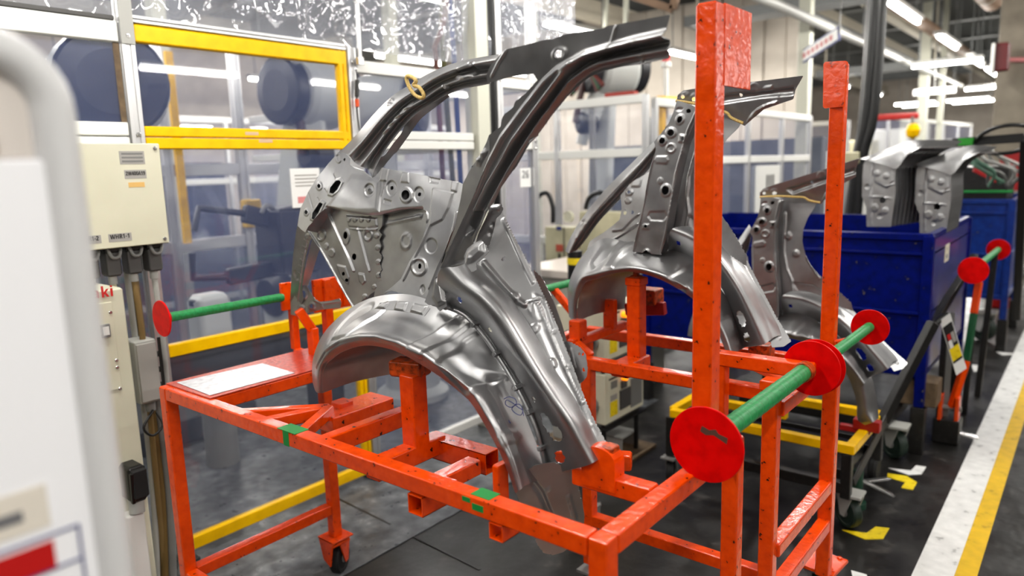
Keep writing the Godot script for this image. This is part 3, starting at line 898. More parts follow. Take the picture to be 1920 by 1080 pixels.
const P2_FLANK := {f=[Vector3(-1.15, 1.397, -2.25), Vector3(1, 0, 0.013), Vector3(0.001, 0.995, -0.095)], o=[2,-36,20,73,44,206,73,302,103,382,170,371,253,339,234,310,197,275,169,232,155,186,155,134,169,82,193,36,232,-11,287,-91,289,-128,234,-97,177,-65,101,-44],
		h=[["e",[103.8,-59.5,9.5,0.4,0.6,-10.7]]],
		g=[["r",8,5,[114,317,105,279,86,214,74,162,70,91,81,38,72,-16]],
			["r",5,4,[164,160,160,108,191,22]],
			["e",3.75,3,[104.5,222.1,13.2,-0.4,0.9,-15.7]],
			["e",3.75,3,[120.4,143.4,13.1,-0.2,0.8,-14.0]],
			["p",-3.75,3,[100,-33,81,29,155,4,194,-30,177,-56]]]}
const P2_ROOF := {f=[Vector3(-1.098, 1.808, -2.22), Vector3(0.999, 0, 0.032), Vector3(-0.007, 0.973, 0.229)], o=[-5,-8,3,12,22,24,78,27,141,27,202,28,285,29,404,31,391,11,377,-9,373,-33,329,-44,283,-56,248,-81,219,-102,199,-91,179,-79,163,-60,119,-40,73,-25],
		h=[["e",[210.7,-8.2,5.1,-0.4,-0.5,-6.4]],["e",[19.7,5.1,7.5,-0.6,-0.8,-6.7]],["e",[59.7,-6.7,9.2,-0.8,-0.7,-6.7]]],
		g=[["p",-10.5,4,[111,-6,182,-4,283,-3,375,0,374,-19,282,-19,215,-23,127,-29]],
			["e",3,3,[255.5,7.0,16.4,-1.5,-1.2,-17.4]],
			["e",-3,3,[255.5,7.0,11.5,-1.1,-0.9,-12.6]],
			["p",3,2,[287,12,313,13,308,-7,289,-6]],
			["r",8,5,[244,-80,263,-56,296,-43,323,-38]],
			["r",6,4,[230,-89,249,-65,280,-48]],
			["r",3,2.5,[327,-17,329,-45]],
			["e",2.25,2,[27.9,11.2,13.0,-1.2,-0.9,-8.4]],
			["e",2.25,2,[60.7,3.3,12.8,-1.1,-0.9,-8.3]]]}
const P2_QUARTER := {f=[Vector3(-1.523, 1.3, -2.32), Vector3(0.986, 0, 0.166), Vector3(0.032, 0.981, -0.19)], o=[3,-20,14,17,44,35,78,53,116,79,148,104,152,143,139,194,174,234,219,260,259,279,256,207,248,130,236,49,218,9,136,-12,64,-61,32,-59],
		h=[["e",[169.3,131.8,7.5,0.2,1.5,-9.8]],["e",[204.0,132.6,4.9,0.1,1.2,-7.7]],["e",[177.8,206.2,7.4,0.0,0.9,-5.8]]],
		g=[["r",7,5,[124,63,169,69,206,106,234,126]],
			["r",6,5,[34,-39,105,16,188,60,235,91]],
			["e",3,2,[177.6,175.0,14.9,0.2,1.8,-11.7]],
			["e",3,2,[177.8,206.2,17.3,0.1,2.1,-13.6]],
			["p",3,3,[185,257,229,256,224,226,185,226]]]}
const P2_TAIL := {f=[Vector3(-1.016, 1.428, -2.36), Vector3(0.82, 0, -0.573), Vector3(-0.29, 0.862, -0.415)], o=[-6,31,12,-4,42,-66,80,-172,117,-275,153,-375,190,-458,164,-475,128,-478,108,-385,70,-275,30,-187,-10,-110,-21,-40],
		h=[["e",[32.9,-140.2,7.0,-0.2,-1.1,-11.6]]],
		g=[["r",5,4,[5,-41,62,-180,115,-331,154,-450]],
			["e",3,2,[51.6,-198.5,10.4,-0.2,-1.3,-13.3]],
			["e",3,2,[87.1,-302.8,10.2,-0.2,-1.4,-12.9]]]}

# ---------- the scene ----------
func _ready() -> void:
	camera_and_sky()
	materials()
	hall()
	ceiling_lights()
	guard_fence()
	cell_inside()
	left_equipment()
	cart_front()
	cart_second()
	cart_yellow()
	panels()
	bins()
	background()
	right_side()
	overhead()

func camera_and_sky() -> void:
	var cam := Camera3D.new()
	cam.name = "camera"
	add_child(cam)
	cam.transform = Transform3D(Basis(Vector3(0.776506, -0.029989, -0.629396), Vector3(-0.079962, 0.986102, -0.145636), Vector3(0.625016, 0.163415, 0.763316)), Vector3(0, 1.6, 0))
	cam.fov = 43.537
	cam.near = 0.05
	cam.far = 200.0
	cam.current = true
	var at := CameraAttributesPhysical.new()
	at.frustum_focus_distance = 1.95
	at.frustum_focal_length = 30.045
	at.exposure_aperture = 2.3
	cam.attributes = at
	var e := Environment.new()
	e.background_mode = Environment.BG_COLOR
	e.background_color = Color(0.05, 0.05, 0.055)
	e.tonemap_mode = Environment.TONE_MAPPER_LINEAR
	e.tonemap_exposure = 1.0
	e.sdfgi_enabled = true
	e.ssao_enabled = true
	e.ssil_enabled = true
	var we := WorldEnvironment.new()
	we.name = "environment"
	we.environment = e
	add_child(we)

func materials() -> void:
	var n1 := noise(0.02, 3)
	var steel_rough := ramp_tex(noise(0.012, 8), [[0.0, Color(0.32, 0.32, 0.32)], [0.45, Color(0.37, 0.37, 0.37)], [0.75, Color(0.42, 0.42, 0.42)], [1.0, Color(0.52, 0.52, 0.52)]])
	var steel_col := ramp_tex(noise(0.008, 21), [[0.0, Color(0.52, 0.515, 0.51)], [0.5, Color(0.60, 0.60, 0.605)], [1.0, Color(0.66, 0.66, 0.66)]])
	var s := textured(mat(Color.WHITE, 1.0, 0.92), steel_col, 1.6)
	s.roughness_texture = steel_rough
	M.steel = s
	# orange paint with small dark chips
	var chips := noise(0.035, 12, FastNoiseLite.TYPE_SIMPLEX_SMOOTH, 5)
	var o := textured(mat(Color.WHITE, 0.2), ramp_tex(chips, [[0.0, Color(0.10, 0.06, 0.045)], [0.135, Color(0.12, 0.06, 0.04)], [0.155, Color(0.84, 0.245, 0.0)], [0.5, Color(0.88, 0.265, 0.0)], [0.9, Color(0.91, 0.29, 0.015)], [1.0, Color(0.9, 0.36, 0.15)]]), 1.5, bump_tex(noise(0.05, 5), 3.0), 0.22)
	M.orange = o
	M.orange_worn = textured(mat(Color.WHITE, 0.35), ramp_tex(noise(0.03, 14), [[0.0, Color(0.2, 0.09, 0.04)], [0.3, Color(0.5, 0.19, 0.05)], [0.55, Color(0.72, 0.27, 0.06)], [1.0, Color(0.8, 0.3, 0.07)]]), 3.0)
	M.orange_plate = textured(mat(Color.WHITE, 0.3), ramp_tex(noise(0.05, 15), [[0.0, Color(0.42, 0.12, 0.08)], [0.35, Color(0.66, 0.19, 0.11)], [0.7, Color(0.72, 0.23, 0.14)], [0.8, Color(0.76, 0.37, 0.3)], [1.0, Color(0.8, 0.5, 0.45)]]), 2.0, bump_tex(noise(0.06, 6), 4.0), 0.25)
	M.red = textured(mat(Color.WHITE, 0.42), ramp_tex(noise(0.02, 31), [[0.0, Color(0.74, 0.0, 0.0)], [0.5, Color(0.82, 0.0, 0.0)], [1.0, Color(0.86, 0.01, 0.01)]]), 2.0)
	M.red.metallic_specular = 0.25
	M.red_paint = mat(Color(0.6, 0.05, 0.05), 0.4)
	M.green = textured(mat(Color.WHITE, 0.48), ramp_tex(noise(0.03, 33), [[0.0, Color(0.02, 0.38, 0.17)], [0.5, Color(0.04, 0.5, 0.24)], [1.0, Color(0.12, 0.6, 0.34)]]), 4.0)
	M.green_flat = mat(Color(0.02, 0.5, 0.2), 0.5)
	M.yellow = textured(mat(Color.WHITE, 0.3), ramp_tex(noise(0.02, 35), [[0.0, Color(0.88, 0.68, 0.0)], [0.5, Color(0.94, 0.73, 0.0)], [1.0, Color(0.96, 0.76, 0.0)]]), 1.0)
	M.yellow.metallic_specular = 0.3
	M.yellow_tape = textured(mat(Color.WHITE, 0.45), ramp_tex(noise(0.03, 37), [[0.0, Color(0.7, 0.58, 0.02)], [0.3, Color(0.87, 0.76, 0.04)], [1.0, Color(0.92, 0.82, 0.08)]]), 2.0)
	M.floor_yellow = textured(mat(Color.WHITE, 0.4), ramp_tex(noise(0.03, 38), [[0.0, Color(0.62, 0.48, 0.02)], [0.25, Color(0.82, 0.66, 0.02)], [1.0, Color(0.9, 0.72, 0.03)]]), 0.8)
	M.floor_white = textured(mat(Color.WHITE, 0.4), ramp_tex(noise(0.03, 39), [[0.0, Color(0.5, 0.5, 0.49)], [0.22, Color(0.84, 0.84, 0.83)], [1.0, Color(0.92, 0.92, 0.91)]]), 0.8)
	M.alu = mat(Color(0.80, 0.80, 0.80), 0.34, 0.75)
	M.alu_dark = mat(Color(0.28, 0.28, 0.28), 0.4, 0.7)
	M.white = mat(Color(0.85, 0.85, 0.83), 0.35)
	M.white_cold = mat(Color(0.95, 0.95, 0.96), 0.3)
	M.cream = textured(mat(Color.WHITE, 0.42), ramp_tex(noise(0.006, 41), [[0.0, Color(0.775, 0.765, 0.675)], [1.0, Color(0.81, 0.80, 0.715)]]), 1.0)
	M.cream_old = textured(mat(Color.WHITE, 0.45), ramp_tex(noise(0.01, 43), [[0.0, Color(0.66, 0.64, 0.52)], [1.0, Color(0.76, 0.74, 0.62)]]), 1.0)
	M.pane = pane_mat(Color(0.62, 0.70, 0.95), 0.055)
	M.pane_grey = pane_mat(Color(0.5, 0.54, 0.64), 0.10, 0.05)
	M.pane_dirty = pane_mat(Color(0.5, 0.53, 0.6), 0.42, 0.12)
	var vy := pane_mat(Color(0.85, 0.87, 0.92), 0.13, 0.05)
	M.vinyl = vy
	M.black = mat(Color(0.025, 0.025, 0.026), 0.4)
	M.rubber = mat(Color(0.03, 0.03, 0.032), 0.75)
	M.black_metal = textured(mat(Color.WHITE, 0.4), ramp_tex(noise(0.03, 45), [[0.0, Color(0.05, 0.045, 0.04)], [0.7, Color(0.085, 0.08, 0.075)], [1.0, Color(0.2, 0.19, 0.18)]]), 2.0)
	M.grey_plastic = mat(Color(0.27, 0.265, 0.26), 0.5)
	M.grey = mat(Color(0.45, 0.45, 0.44), 0.45)
	M.grey_light = mat(Color(0.62, 0.62, 0.60), 0.45)
	M.label_grey = mat(Color(0.6, 0.59, 0.57), 0.5)
	M.ink = mat(Color(0.06, 0.06, 0.065), 0.6)
	M.ink_grey = mat(Color(0.42, 0.42, 0.43), 0.6)
	M.ink_red = mat(Color(0.75, 0.08, 0.06), 0.5)
	M.ink_blue = mat(Color(0.16, 0.2, 0.45), 0.5)
	M.paper = mat(Color(0.88, 0.88, 0.87), 0.6)
	M.foam = textured(mat(Color.WHITE, 0.7), ramp_tex(noise(0.06, 47), [[0.0, Color(0.58, 0.47, 0.22)], [0.5, Color(0.78, 0.66, 0.38)], [1.0, Color(0.88, 0.78, 0.55)]]), 6.0)
	var floor_col := ramp_tex(noise(0.01, 51, FastNoiseLite.TYPE_SIMPLEX_SMOOTH, 6), [[0.0, Color(0.05, 0.045, 0.04)], [0.45, Color(0.085, 0.08, 0.074)], [0.7, Color(0.11, 0.103, 0.097)], [0.82, Color(0.2, 0.19, 0.18)], [1.0, Color(0.3, 0.29, 0.28)]], 1024)
	var fl := textured(mat(Color.WHITE, 1.0), floor_col, 0.45, bump_tex(noise(0.08, 53), 2.0), 0.10)
	fl.roughness_texture = ramp_tex(noise(0.014, 55, FastNoiseLite.TYPE_SIMPLEX_SMOOTH, 5), [[0.0, Color(0.26, 0.26, 0.26)], [0.5, Color(0.36, 0.36, 0.36)], [1.0, Color(0.55, 0.55, 0.55)]])
	M.floor = fl
	var fc := textured(mat(Color.WHITE, 1.0), ramp_tex(noise(0.012, 57, FastNoiseLite.TYPE_SIMPLEX_SMOOTH, 6), [[0.0, Color(0.22, 0.225, 0.235)], [0.5, Color(0.32, 0.33, 0.345)], [0.8, Color(0.4, 0.41, 0.42)], [1.0, Color(0.55, 0.55, 0.55)]], 1024), 0.7, bump_tex(noise(0.08, 58), 2.0), 0.12)
	fc.roughness_texture = ramp_tex(noise(0.03, 59, FastNoiseLite.TYPE_SIMPLEX_SMOOTH, 5), [[0.0, Color(0.22, 0.22, 0.22)], [0.5, Color(0.36, 0.36, 0.36)], [1.0, Color(0.6, 0.6, 0.6)]])
	M.concrete = fc
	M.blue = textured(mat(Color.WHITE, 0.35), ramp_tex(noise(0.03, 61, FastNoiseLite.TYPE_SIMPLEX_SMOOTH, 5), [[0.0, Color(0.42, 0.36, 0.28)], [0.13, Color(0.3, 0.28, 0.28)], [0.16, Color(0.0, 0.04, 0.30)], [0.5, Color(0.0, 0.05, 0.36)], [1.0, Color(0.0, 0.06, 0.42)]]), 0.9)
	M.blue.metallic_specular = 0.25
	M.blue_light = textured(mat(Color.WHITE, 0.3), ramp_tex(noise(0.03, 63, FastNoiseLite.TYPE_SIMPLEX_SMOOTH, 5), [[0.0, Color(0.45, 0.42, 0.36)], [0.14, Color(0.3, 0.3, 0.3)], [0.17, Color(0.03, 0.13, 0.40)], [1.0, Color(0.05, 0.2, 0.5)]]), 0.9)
	M.wall = textured(mat(Color.WHITE, 0.8), ramp_tex(noise(0.01, 65), [[0.0, Color(0.74, 0.70, 0.65)], [1.0, Color(0.82, 0.785, 0.735)]]), 0.3)
	M.wall_brown = textured(mat(Color.WHITE, 0.8), ramp_tex(noise(0.01, 67), [[0.0, Color(0.24, 0.215, 0.195)], [1.0, Color(0.34, 0.31, 0.285)]]), 0.3)
	M.wall_cell = textured(mat(Color.WHITE, 0.7), ramp_tex(noise(0.01, 66), [[0.0, Color(0.26, 0.28, 0.33)], [1.0, Color(0.36, 0.38, 0.43)]]), 0.4)
	M.ceiling = mat(Color(0.27, 0.26, 0.25), 0.8)
	M.beam = mat(Color(0.50, 0.51, 0.51), 0.55)
	M.beam_cream = mat(Color(0.78, 0.75, 0.68), 0.55)
	M.duct = textured(mat(Color.WHITE, 0.6), ramp_tex(noise(0.01, 68), [[0.0, Color(0.52, 0.41, 0.32)], [1.0, Color(0.64, 0.52, 0.42)]]), 0.5)
	M.column = mat(Color(0.76, 0.76, 0.70), 0.5)
	M.robot_white = mat(Color(0.70, 0.71, 0.70), 0.4)
	M.robot_dark = mat(Color(0.09, 0.095, 0.12), 0.45)
	M.tube_on = glow(Color(1.0, 0.99, 0.97), 24.0)
	M.lamp_orange = glow(Color(1.0, 0.55, 0.05), 1.6)
	M.lens_red = mat(Color(0.75, 0.05, 0.06), 0.25)
	M.chrome = mat(Color(0.78, 0.78, 0.78), 0.2, 0.95)
	M.wood = textured(mat(Color.WHITE, 0.7), ramp_tex(noise(0.02, 70), [[0.0, Color(0.3, 0.24, 0.17)], [1.0, Color(0.44, 0.36, 0.26)]]), 2.0)

# ---------- hall ----------
func hall() -> void:
	struct("floor", MB.new().span(Vector3(-16, -0.2, -34), Vector3(9, 0, 7), 0.0), M.floor)
	struct("ceiling", MB.new().span(Vector3(-16, 5.2, -34), Vector3(9, 5.4, 7), 0.0), M.ceiling)
	struct("wall_back", MB.new().span(Vector3(-16, 0, -34.2), Vector3(9, 5.2, -34), 0.0), M.wall)
	struct("wall_left", MB.new().span(Vector3(-16.2, 0, -34), Vector3(-16, 5.2, 7), 0.0), M.wall)
	struct("wall_right", MB.new().span(Vector3(9, 0, -34), Vector3(9.2, 5.2, 7), 0.0), M.wall_brown)
	struct("wall_front", MB.new().span(Vector3(-16, 0, 7), Vector3(9, 5.2, 7.2), 0.0), M.wall_brown)
	# bare concrete strip along the guarded cell, and inside it
	struct("trim_1", MB.new().span(Vector3(-6.4, 0.0, -4.3), Vector3(-2.25, 0.006, 1.0), 0.002), M.concrete)
	var joint := MB.new()
	joint.bar(Vector3(-2.991, 0.007, -2.051), Vector3(-1.835, 0.002, -1.982), 0.012, 0.003, 0.001)
	struct("trim_2", joint, M.black_metal)
	# lane lines
	struct("trim_3", MB.new().span(Vector3(-0.455, 0.0, -30), Vector3(-0.325, 0.0025, 2.5), 0.001), M.floor_white)
	struct("trim_4", MB.new().span(Vector3(-0.325, 0.0, -30), Vector3(-0.255, 0.003, 2.5), 0.001), M.floor_yellow)

func fixture(c: Vector3, d: Vector3, length: float, energy: float) -> void:
	var t := thing("fluorescent_light", c, "", "light")
	var h := d * (length * 0.5)
	part(t, "housing", MB.new().bar(c - h + Vector3.UP * 0.05, c + h + Vector3.UP * 0.05, 0.14, 0.05, 0.01), M.white)
	part(t, "tube", MB.new().tube([c - h * 0.97, c + h * 0.97], 0.028, 8), M.tube_on, "glowing fluorescent tube")
	for s in [-0.4, 0.4]:
		var q: Vector3 = c + d * (length * s)
		part(t, "hanger", MB.new().bar(q + Vector3.UP * 0.06, Vector3(q.x, 5.19, q.z), 0.012, 0.012, 0.001), M.beam)
	# a bare tube shines to both sides and down: two strips along it, each turned outwards
	for s in [-1.0, 1.0]:
		var l := AreaLight3D.new()
		l.name = "lamp" if s < 0.0 else "lamp_001"
		l.area_size = Vector2(length, 0.07)
		l.light_energy = energy * 0.5
		l.light_color = Color(1.0, 0.985, 0.96)
		l.shadow_enabled = true
		l.area_range = 40.0
		t.add_child(l)
		var side: Vector3 = d.cross(Vector3.UP) * s
		var out := (Vector3.DOWN * 0.72 + side * 0.7).normalized()
		l.transform = Transform3D(Basis(d, (-out).cross(d), -out).orthonormalized(), out * 0.04)

func ceiling_lights() -> void:
	var E := 6.0
	var spots := []
	# rows that run with the aisle
	for x in [-1.9, 0.7, 5.0]:
		for k in 7:
			spots.append([Vector3(x, 3.2, 3.0 - k * 2.9 - (0.9 if x == -1.9 else 0.0)), Vector3(0, 0, 1), 1.5, "row"])
	for k in 4:
		spots.append([Vector3(-1.9, 3.2, -17.5 - k * 2.4), Vector3(0, 0, 1), 1.5, "row"])
	# lamps that hang across the aisle
	for z in [-13.7, -19.5, -25.5]:
		spots.append([Vector3(-2.1, 3.05, z), Vector3(1, 0, 0), 1.0, "cross"])
	for z in [-25.5, -26.6]:
		for x in [-4.7, -3.3, 0.4]:
			spots.append([Vector3(x, 3.2, z), Vector3(1, 0, 0), 1.1, "cross"])
	# lamps over the guarded cells
	for x in [-5.2, -8.2, -11.5]:
		for k in 6:
			spots.append([Vector3(x, 3.25, 1.5 - k * 3.1), Vector3(0, 0, 1), 1.4, "cell"])
	for z in [-17.4, -20.5]:
		spots.append([Vector3(-4.7, 3.2, z), Vector3(0, 0, 1), 1.4, "cell"])
	for s in spots:
		fixture(s[0], s[1], s[2], E * (2.0 if s[3] == "cell" and s[0].z < -9.0 else 1.0))
		var o: Node = get_child(get_child_count() - 1)
		if s[3] == "row":
			o.set_meta("label", "white fluorescent batten light hanging in a row along the aisle")
			o.set_meta("group", "batten lights along the aisle")
		elif s[3] == "cross":
			o.set_meta("label", "white fluorescent batten light hung crosswise over the aisle")
			o.set_meta("group", "batten lights across the aisle")
		else:
			o.set_meta("label", "white fluorescent batten light hanging above the guarded robot cells")
			o.set_meta("group", "batten lights over the robot cells")

# ---------- guard fence ----------
func slotted(mb: MB, a: Vector3, b: Vector3, s: float) -> MB:
	# aluminium profile: four corner webs round a recessed core
	var bs := MB.aim(a, b, Vector3.RIGHT)
	var L := a.distance_to(b)
	var c := (a + b) * 0.5
	mb.box(c, Vector3(s * 0.8, s * 0.8, L), 0.001, bs)
	for i in [-1, 1]:
		for j in [-1, 1]:
			mb.box(c + bs.x * (i * s * 0.33) + bs.y * (j * s * 0.33), Vector3(s * 0.34, s * 0.34, L), 0.002, bs)
	return mb

func bolt(mb: MB, p: Vector3, ax: Vector3, r: float) -> MB:
	return mb.lathe(p, ax, [[r, 0.0], [r, r * 0.5], [r * 0.75, r * 0.8], [r * 0.45, r * 0.82], [r * 0.4, r * 0.5], [0.0, r * 0.5]], 10)

func pane_span(p: Node3D, x: float, y0: float, y1: float, z0: float, z1: float, m: Material) -> void:
	part(p, "pane", MB.new().span(Vector3(x - 0.002, y0, z0), Vector3(x + 0.002, y1, z1), 0.0), m, "clear plastic pane")

func guard_fence() -> void:
	var X := -2.89
	# first bay, white frame
	var b1 := thing("guard_screen", Vector3(X, 0, -0.7), "white framed clear guard panel behind the cream junction box", "guard panel")
	part(b1, "rail", MB.new().span(Vector3(X - 0.02, 2.105, -1.256), Vector3(X + 0.02, 2.18, 0.2), 0.005), M.white)
	part(b1, "rail", MB.new().span(Vector3(X - 0.02, 1.765, -1.256), Vector3(X + 0.02, 1.815, 0.2), 0.005), M.white)
	part(b1, "rail", MB.new().span(Vector3(X - 0.02, 1.708, -1.256), Vector3(X + 0.02, 1.761, 0.2), 0.005), M.white)
	part(b1, "rail", MB.new().span(Vector3(X - 0.02, 0.05, -1.256), Vector3(X + 0.02, 0.1, 0.2), 0.005), M.white)
	part(b1, "edge_strip", MB.new().span(Vector3(X + 0.004, 1.815, -1.256), Vector3(X + 0.012, 2.105, -1.235), 0.002), M.wood)
	part(b1, "top_seal", MB.new().span(Vector3(X - 0.015, 2.182, -1.25), Vector3(X + 0.015, 2.2, 0.2), 0.004), M.grey_plastic)
	pane_span(b1, X, 1.815, 2.105, -1.256, 0.2, M.pane)
	pane_span(b1, X, 0.1, 1.708, -1.256, 0.2, M.pane_grey)
	# posts
	for q in [[-1.285, 2.42, "slotted aluminium fence post beside the cream junction box"], [-2.335, 2.2, "slotted aluminium fence post at the latch side of the yellow door"], [-3.445, 2.62, "slotted aluminium fence post beside the cream column"], [-3.785, 2.62, "slotted aluminium fence post beside the paper numbered 26"]]:
		var z: float = q[0]
		var t := thing("fence_post", Vector3(X, 0, z), q[2], "post")
		part(t, "profile", slotted(MB.new(), Vector3(X, 0.01, z), Vector3(X, q[1], z), 0.05), M.alu)
		part(t, "foot", MB.new().span(Vector3(X - 0.05, 0.006, z - 0.05), Vector3(X + 0.05, 0.02, z + 0.05), 0.003), M.alu_dark)
		for y in [2.13, 1.77, 1.725]:
			part(t, "bolt", bolt(MB.new(), Vector3(X + 0.025, y, z), Vector3.RIGHT, 0.009), M.chrome)
		if z > -1.5:
			part(t, "cover_plate", MB.new().span(Vector3(X + 0.024, 2.1, z - 0.025), Vector3(X + 0.03, 2.42, z + 0.025), 0.002), M.grey_light)
		if z < -3.4 and z > -3.5:
			part(t, "seal", MB.new().span(Vector3(X - 0.02, 0.02, z + 0.027), Vector3(X + 0.02, 2.6, z + 0.045), 0.003), M.black)
	# yellow sliding door
	var d := thing("sliding_door", Vector3(X, 0, -1.8), "yellow framed sliding guard door with clear panes", "door")
	var z0 := -2.305
	var z1 := -1.312
	part(d, "top_track", MB.new().span(Vector3(X - 0.02, 2.182, z0), Vector3(X + 0.022, 2.195, z1), 0.003), M.alu)
	part(d, "top_track", MB.new().span(Vector3(X - 0.02, 2.198, z0), Vector3(X + 0.016, 2.212, z1), 0.003), M.alu)
	part(d, "rail", MB.new().span(Vector3(X - 0.018, 2.112, z0), Vector3(X + 0.02, 2.18, z1), 0.008), M.yellow)
	part(d, "rail", MB.new().span(Vector3(X - 0.018, 1.763, z0), Vector3(X + 0.02, 1.803, z1), 0.006), M.yellow)
	part(d, "rail", MB.new().span(Vector3(X - 0.018, 1.716, z0), Vector3(X + 0.02, 1.76, z1), 0.006), M.yellow)
	part(d, "rail", MB.new().span(Vector3(X - 0.018, 0.885, z0), Vector3(X + 0.02, 0.938, z1), 0.006), M.yellow)
	part(d, "rail", MB.new().span(Vector3(X - 0.018, 0.042, z0), Vector3(X + 0.02, 0.1, z1), 0.006), M.yellow)
	part(d, "stile", MB.new().span(Vector3(X - 0.018, 0.05, z0), Vector3(X + 0.021, 2.181, z0 + 0.022), 0.005), M.yellow)
	part(d, "stile", MB.new().span(Vector3(X - 0.018, 0.05, z0 + 0.025), Vector3(X + 0.021, 2.181, z0 + 0.05), 0.005), M.yellow)
	pane_span(d, X, 1.803, 2.112, z0, z1, M.pane)
	pane_span(d, X, 0.938, 1.716, z0, z1, M.pane)
	pane_span(d, X, 0.1, 0.885, z0, z1, M.pane_grey)
	for q in [[1.776, -1.735, 0.062], [1.745, -1.797, 0.066]]:
		part(d, "label_strip", MB.new().span(Vector3(X + 0.02, q[0], q[1] - q[2]), Vector3(X + 0.0208, q[0] + 0.013, q[1]), 0.0), mat(Color(0.8, 0.68, 0.56), 0.5), "small pale label")
	part(d, "rubber_skirt", MB.new().tube(smooth_path([Vector3(X - 0.14, 0.79, z0 + 0.02), Vector3(X - 0.14, 0.79, z1 - 0.02)], 6), 0.1, 20), M.rubber, "black rubber roll behind the door")
	# long rod with nuts beside the door
	var rod := thing("tension_rod", Vector3(X + 0.05, 2.08, -2.36), "thin threaded steel rod hanging at the yellow door's post", "rod")
	part(rod, "rod", MB.new().tube([Vector3(-2.84, 2.416, -2.364), Vector3(-2.84, 2.126, -2.36)], 0.010, 10), M.alu)
	part(rod, "nut", MB.new().cyl(Vector3(-2.84, 2.151, -2.359), Vector3(-2.84, 2.116, -2.359), 0.022, 6), M.chrome)
	part(rod, "nut", MB.new().cyl(Vector3(-2.84, 2.416, -2.365), Vector3(-2.84, 2.402, -2.365), 0.02, 6), M.chrome)
	var lat := thing("door_latch", Vector3(X + 0.04, 1.9, -2.34), "small black and orange latch cable on the door post", "latch")
	part(lat, "cable", MB.new().tube(smooth_path([Vector3(-2.855, 2.096, -2.344), Vector3(-2.85, 2.021, -2.346), Vector3(-2.85, 1.919, -2.332), Vector3(-2.855, 1.805, -2.343)], 12), 0.004, 6), M.black)
	part(lat, "clip", MB.new().cyl(Vector3(-2.85, 2.046, -2.345), Vector3(-2.85, 1.965, -2.335), 0.011, 8), M.black)
	part(lat, "clip", MB.new().cyl(Vector3(-2.85, 1.955, -2.335), Vector3(-2.85, 1.919, -2.335), 0.010, 8), mat(Color(0.85, 0.3, 0.04), 0.4), "orange clip")
	# third bay
	var b3 := thing("guard_screen", Vector3(X, 0, -2.8), "white framed clear guard panel between the yellow door and the cream column", "guard panel")
	part(b3, "rail", MB.new().span(Vector3(X - 0.02, 2.085, -3.2), Vector3(X + 0.02, 2.145, -2.362), 0.005), M.white)
	part(b3, "rail", MB.new().span(Vector3(X - 0.02, 1.765, -3.2), Vector3(X + 0.02, 1.81, -2.362), 0.005), M.white)
	part(b3, "rail", MB.new().span(Vector3(X - 0.02, 1.716, -3.2), Vector3(X + 0.02, 1.761, -2.362), 0.005), M.white)
	part(b3, "rail", MB.new().span(Vector3(X - 0.02, 0.05, -3.2), Vector3(X + 0.02, 0.1, -2.362), 0.005), M.white)
	pane_span(b3, X, 1.81, 2.085, -3.2, -2.362, M.pane)
	pane_span(b3, X, 0.1, 1.716, -3.2, -2.362, M.pane)
	# bays beyond the column
	var b4 := thing("guard_screen", Vector3(X, 0, -3.6), "narrow clear guard panel carrying the paper numbered 26", "guard panel")
	part(b4, "rail", MB.new().span(Vector3(X - 0.02, 2.085, -3.76), Vector3(X + 0.02, 2.145, -3.47), 0.005), M.white)
	part(b4, "rail", MB.new().span(Vector3(X - 0.02, 1.716, -3.76), Vector3(X + 0.02, 1.80, -3.47), 0.005), M.white)
	part(b4, "rail", MB.new().span(Vector3(X - 0.02, 0.05, -3.76), Vector3(X + 0.02, 0.1, -3.47), 0.005), M.white)
	pane_span(b4, X, 1.80, 2.085, -3.76, -3.47, M.pane)
	pane_span(b4, X, 0.1, 1.716, -3.76, -3.47, M.pane)
	var n26 := thing("number_paper", Vector3(-2.878, 1.516, -3.688), "white paper numbered 26 on a narrow guard pane", "paper")
	part(n26, "sheet", MB.new().span(Vector3(X + 0.004, 1.48, -3.75), Vector3(X + 0.006, 1.60, -3.64), 0.0), M.paper)
	words(n26, "number", "26", Vector3(X + 0.007, 1.52, -3.655), Vector3(0, 0, -1), Vector3.UP, 0.05, M.ink_grey)
	# end wall of the cell
	var b5 := thing("guard_screen", Vector3(-4.2, 0, -3.83), "clear end panel of the near robot cell", "guard panel")
	for y in [2.115, 1.76, 0.075]:
		part(b5, "rail", MB.new().span(Vector3(-6.2, y - 0.03, -3.83), Vector3(X - 0.025, y + 0.03, -3.79), 0.005), M.white)
	part(b5, "pane", MB.new().span(Vector3(-6.2, 0.1, -3.812), Vector3(X - 0.025, 2.085, -3.808), 0.0), M.pane, "clear plastic pane")
	# cream building column
	var c := thing("column", Vector3(X, 0, -3.27), "cream painted square steel column between guard panels", "column")
	part(c, "shaft", MB.new().span(Vector3(X - 0.06, 0.006, -3.325), Vector3(X + 0.045, 5.19, -3.215), 0.006), M.column)
	part(c, "strip", MB.new().span(Vector3(X - 0.03, 0.02, -3.35), Vector3(X + 0.03, 2.9, -3.327), 0.004), M.grey_plastic)
	# notice on the door pane
	var nt := thing("notice_paper", Vector3(-2.874, 1.544, -2.071), "white notice with small grey text on the door pane", "paper")
	var q0 := Vector3(-2.876, 1.451, -1.95)
	var q1 := Vector3(-2.876, 1.63, -1.967)
	part(nt, "sheet", MB.new().span(Vector3(X + 0.004, q0.y, q0.z), Vector3(X + 0.007, q1.y, q0.z - 0.16), 0.0), M.paper)
	for k in 4:
		print_line(nt, Vector3(X + 0.0075, q1.y - 0.035 - k * 0.016, q0.z - 0.022), Vector3(0, 0, -1), Vector3.UP, [0.12, 0.125, 0.115, 0.09][k], 0.006, M.label_grey)
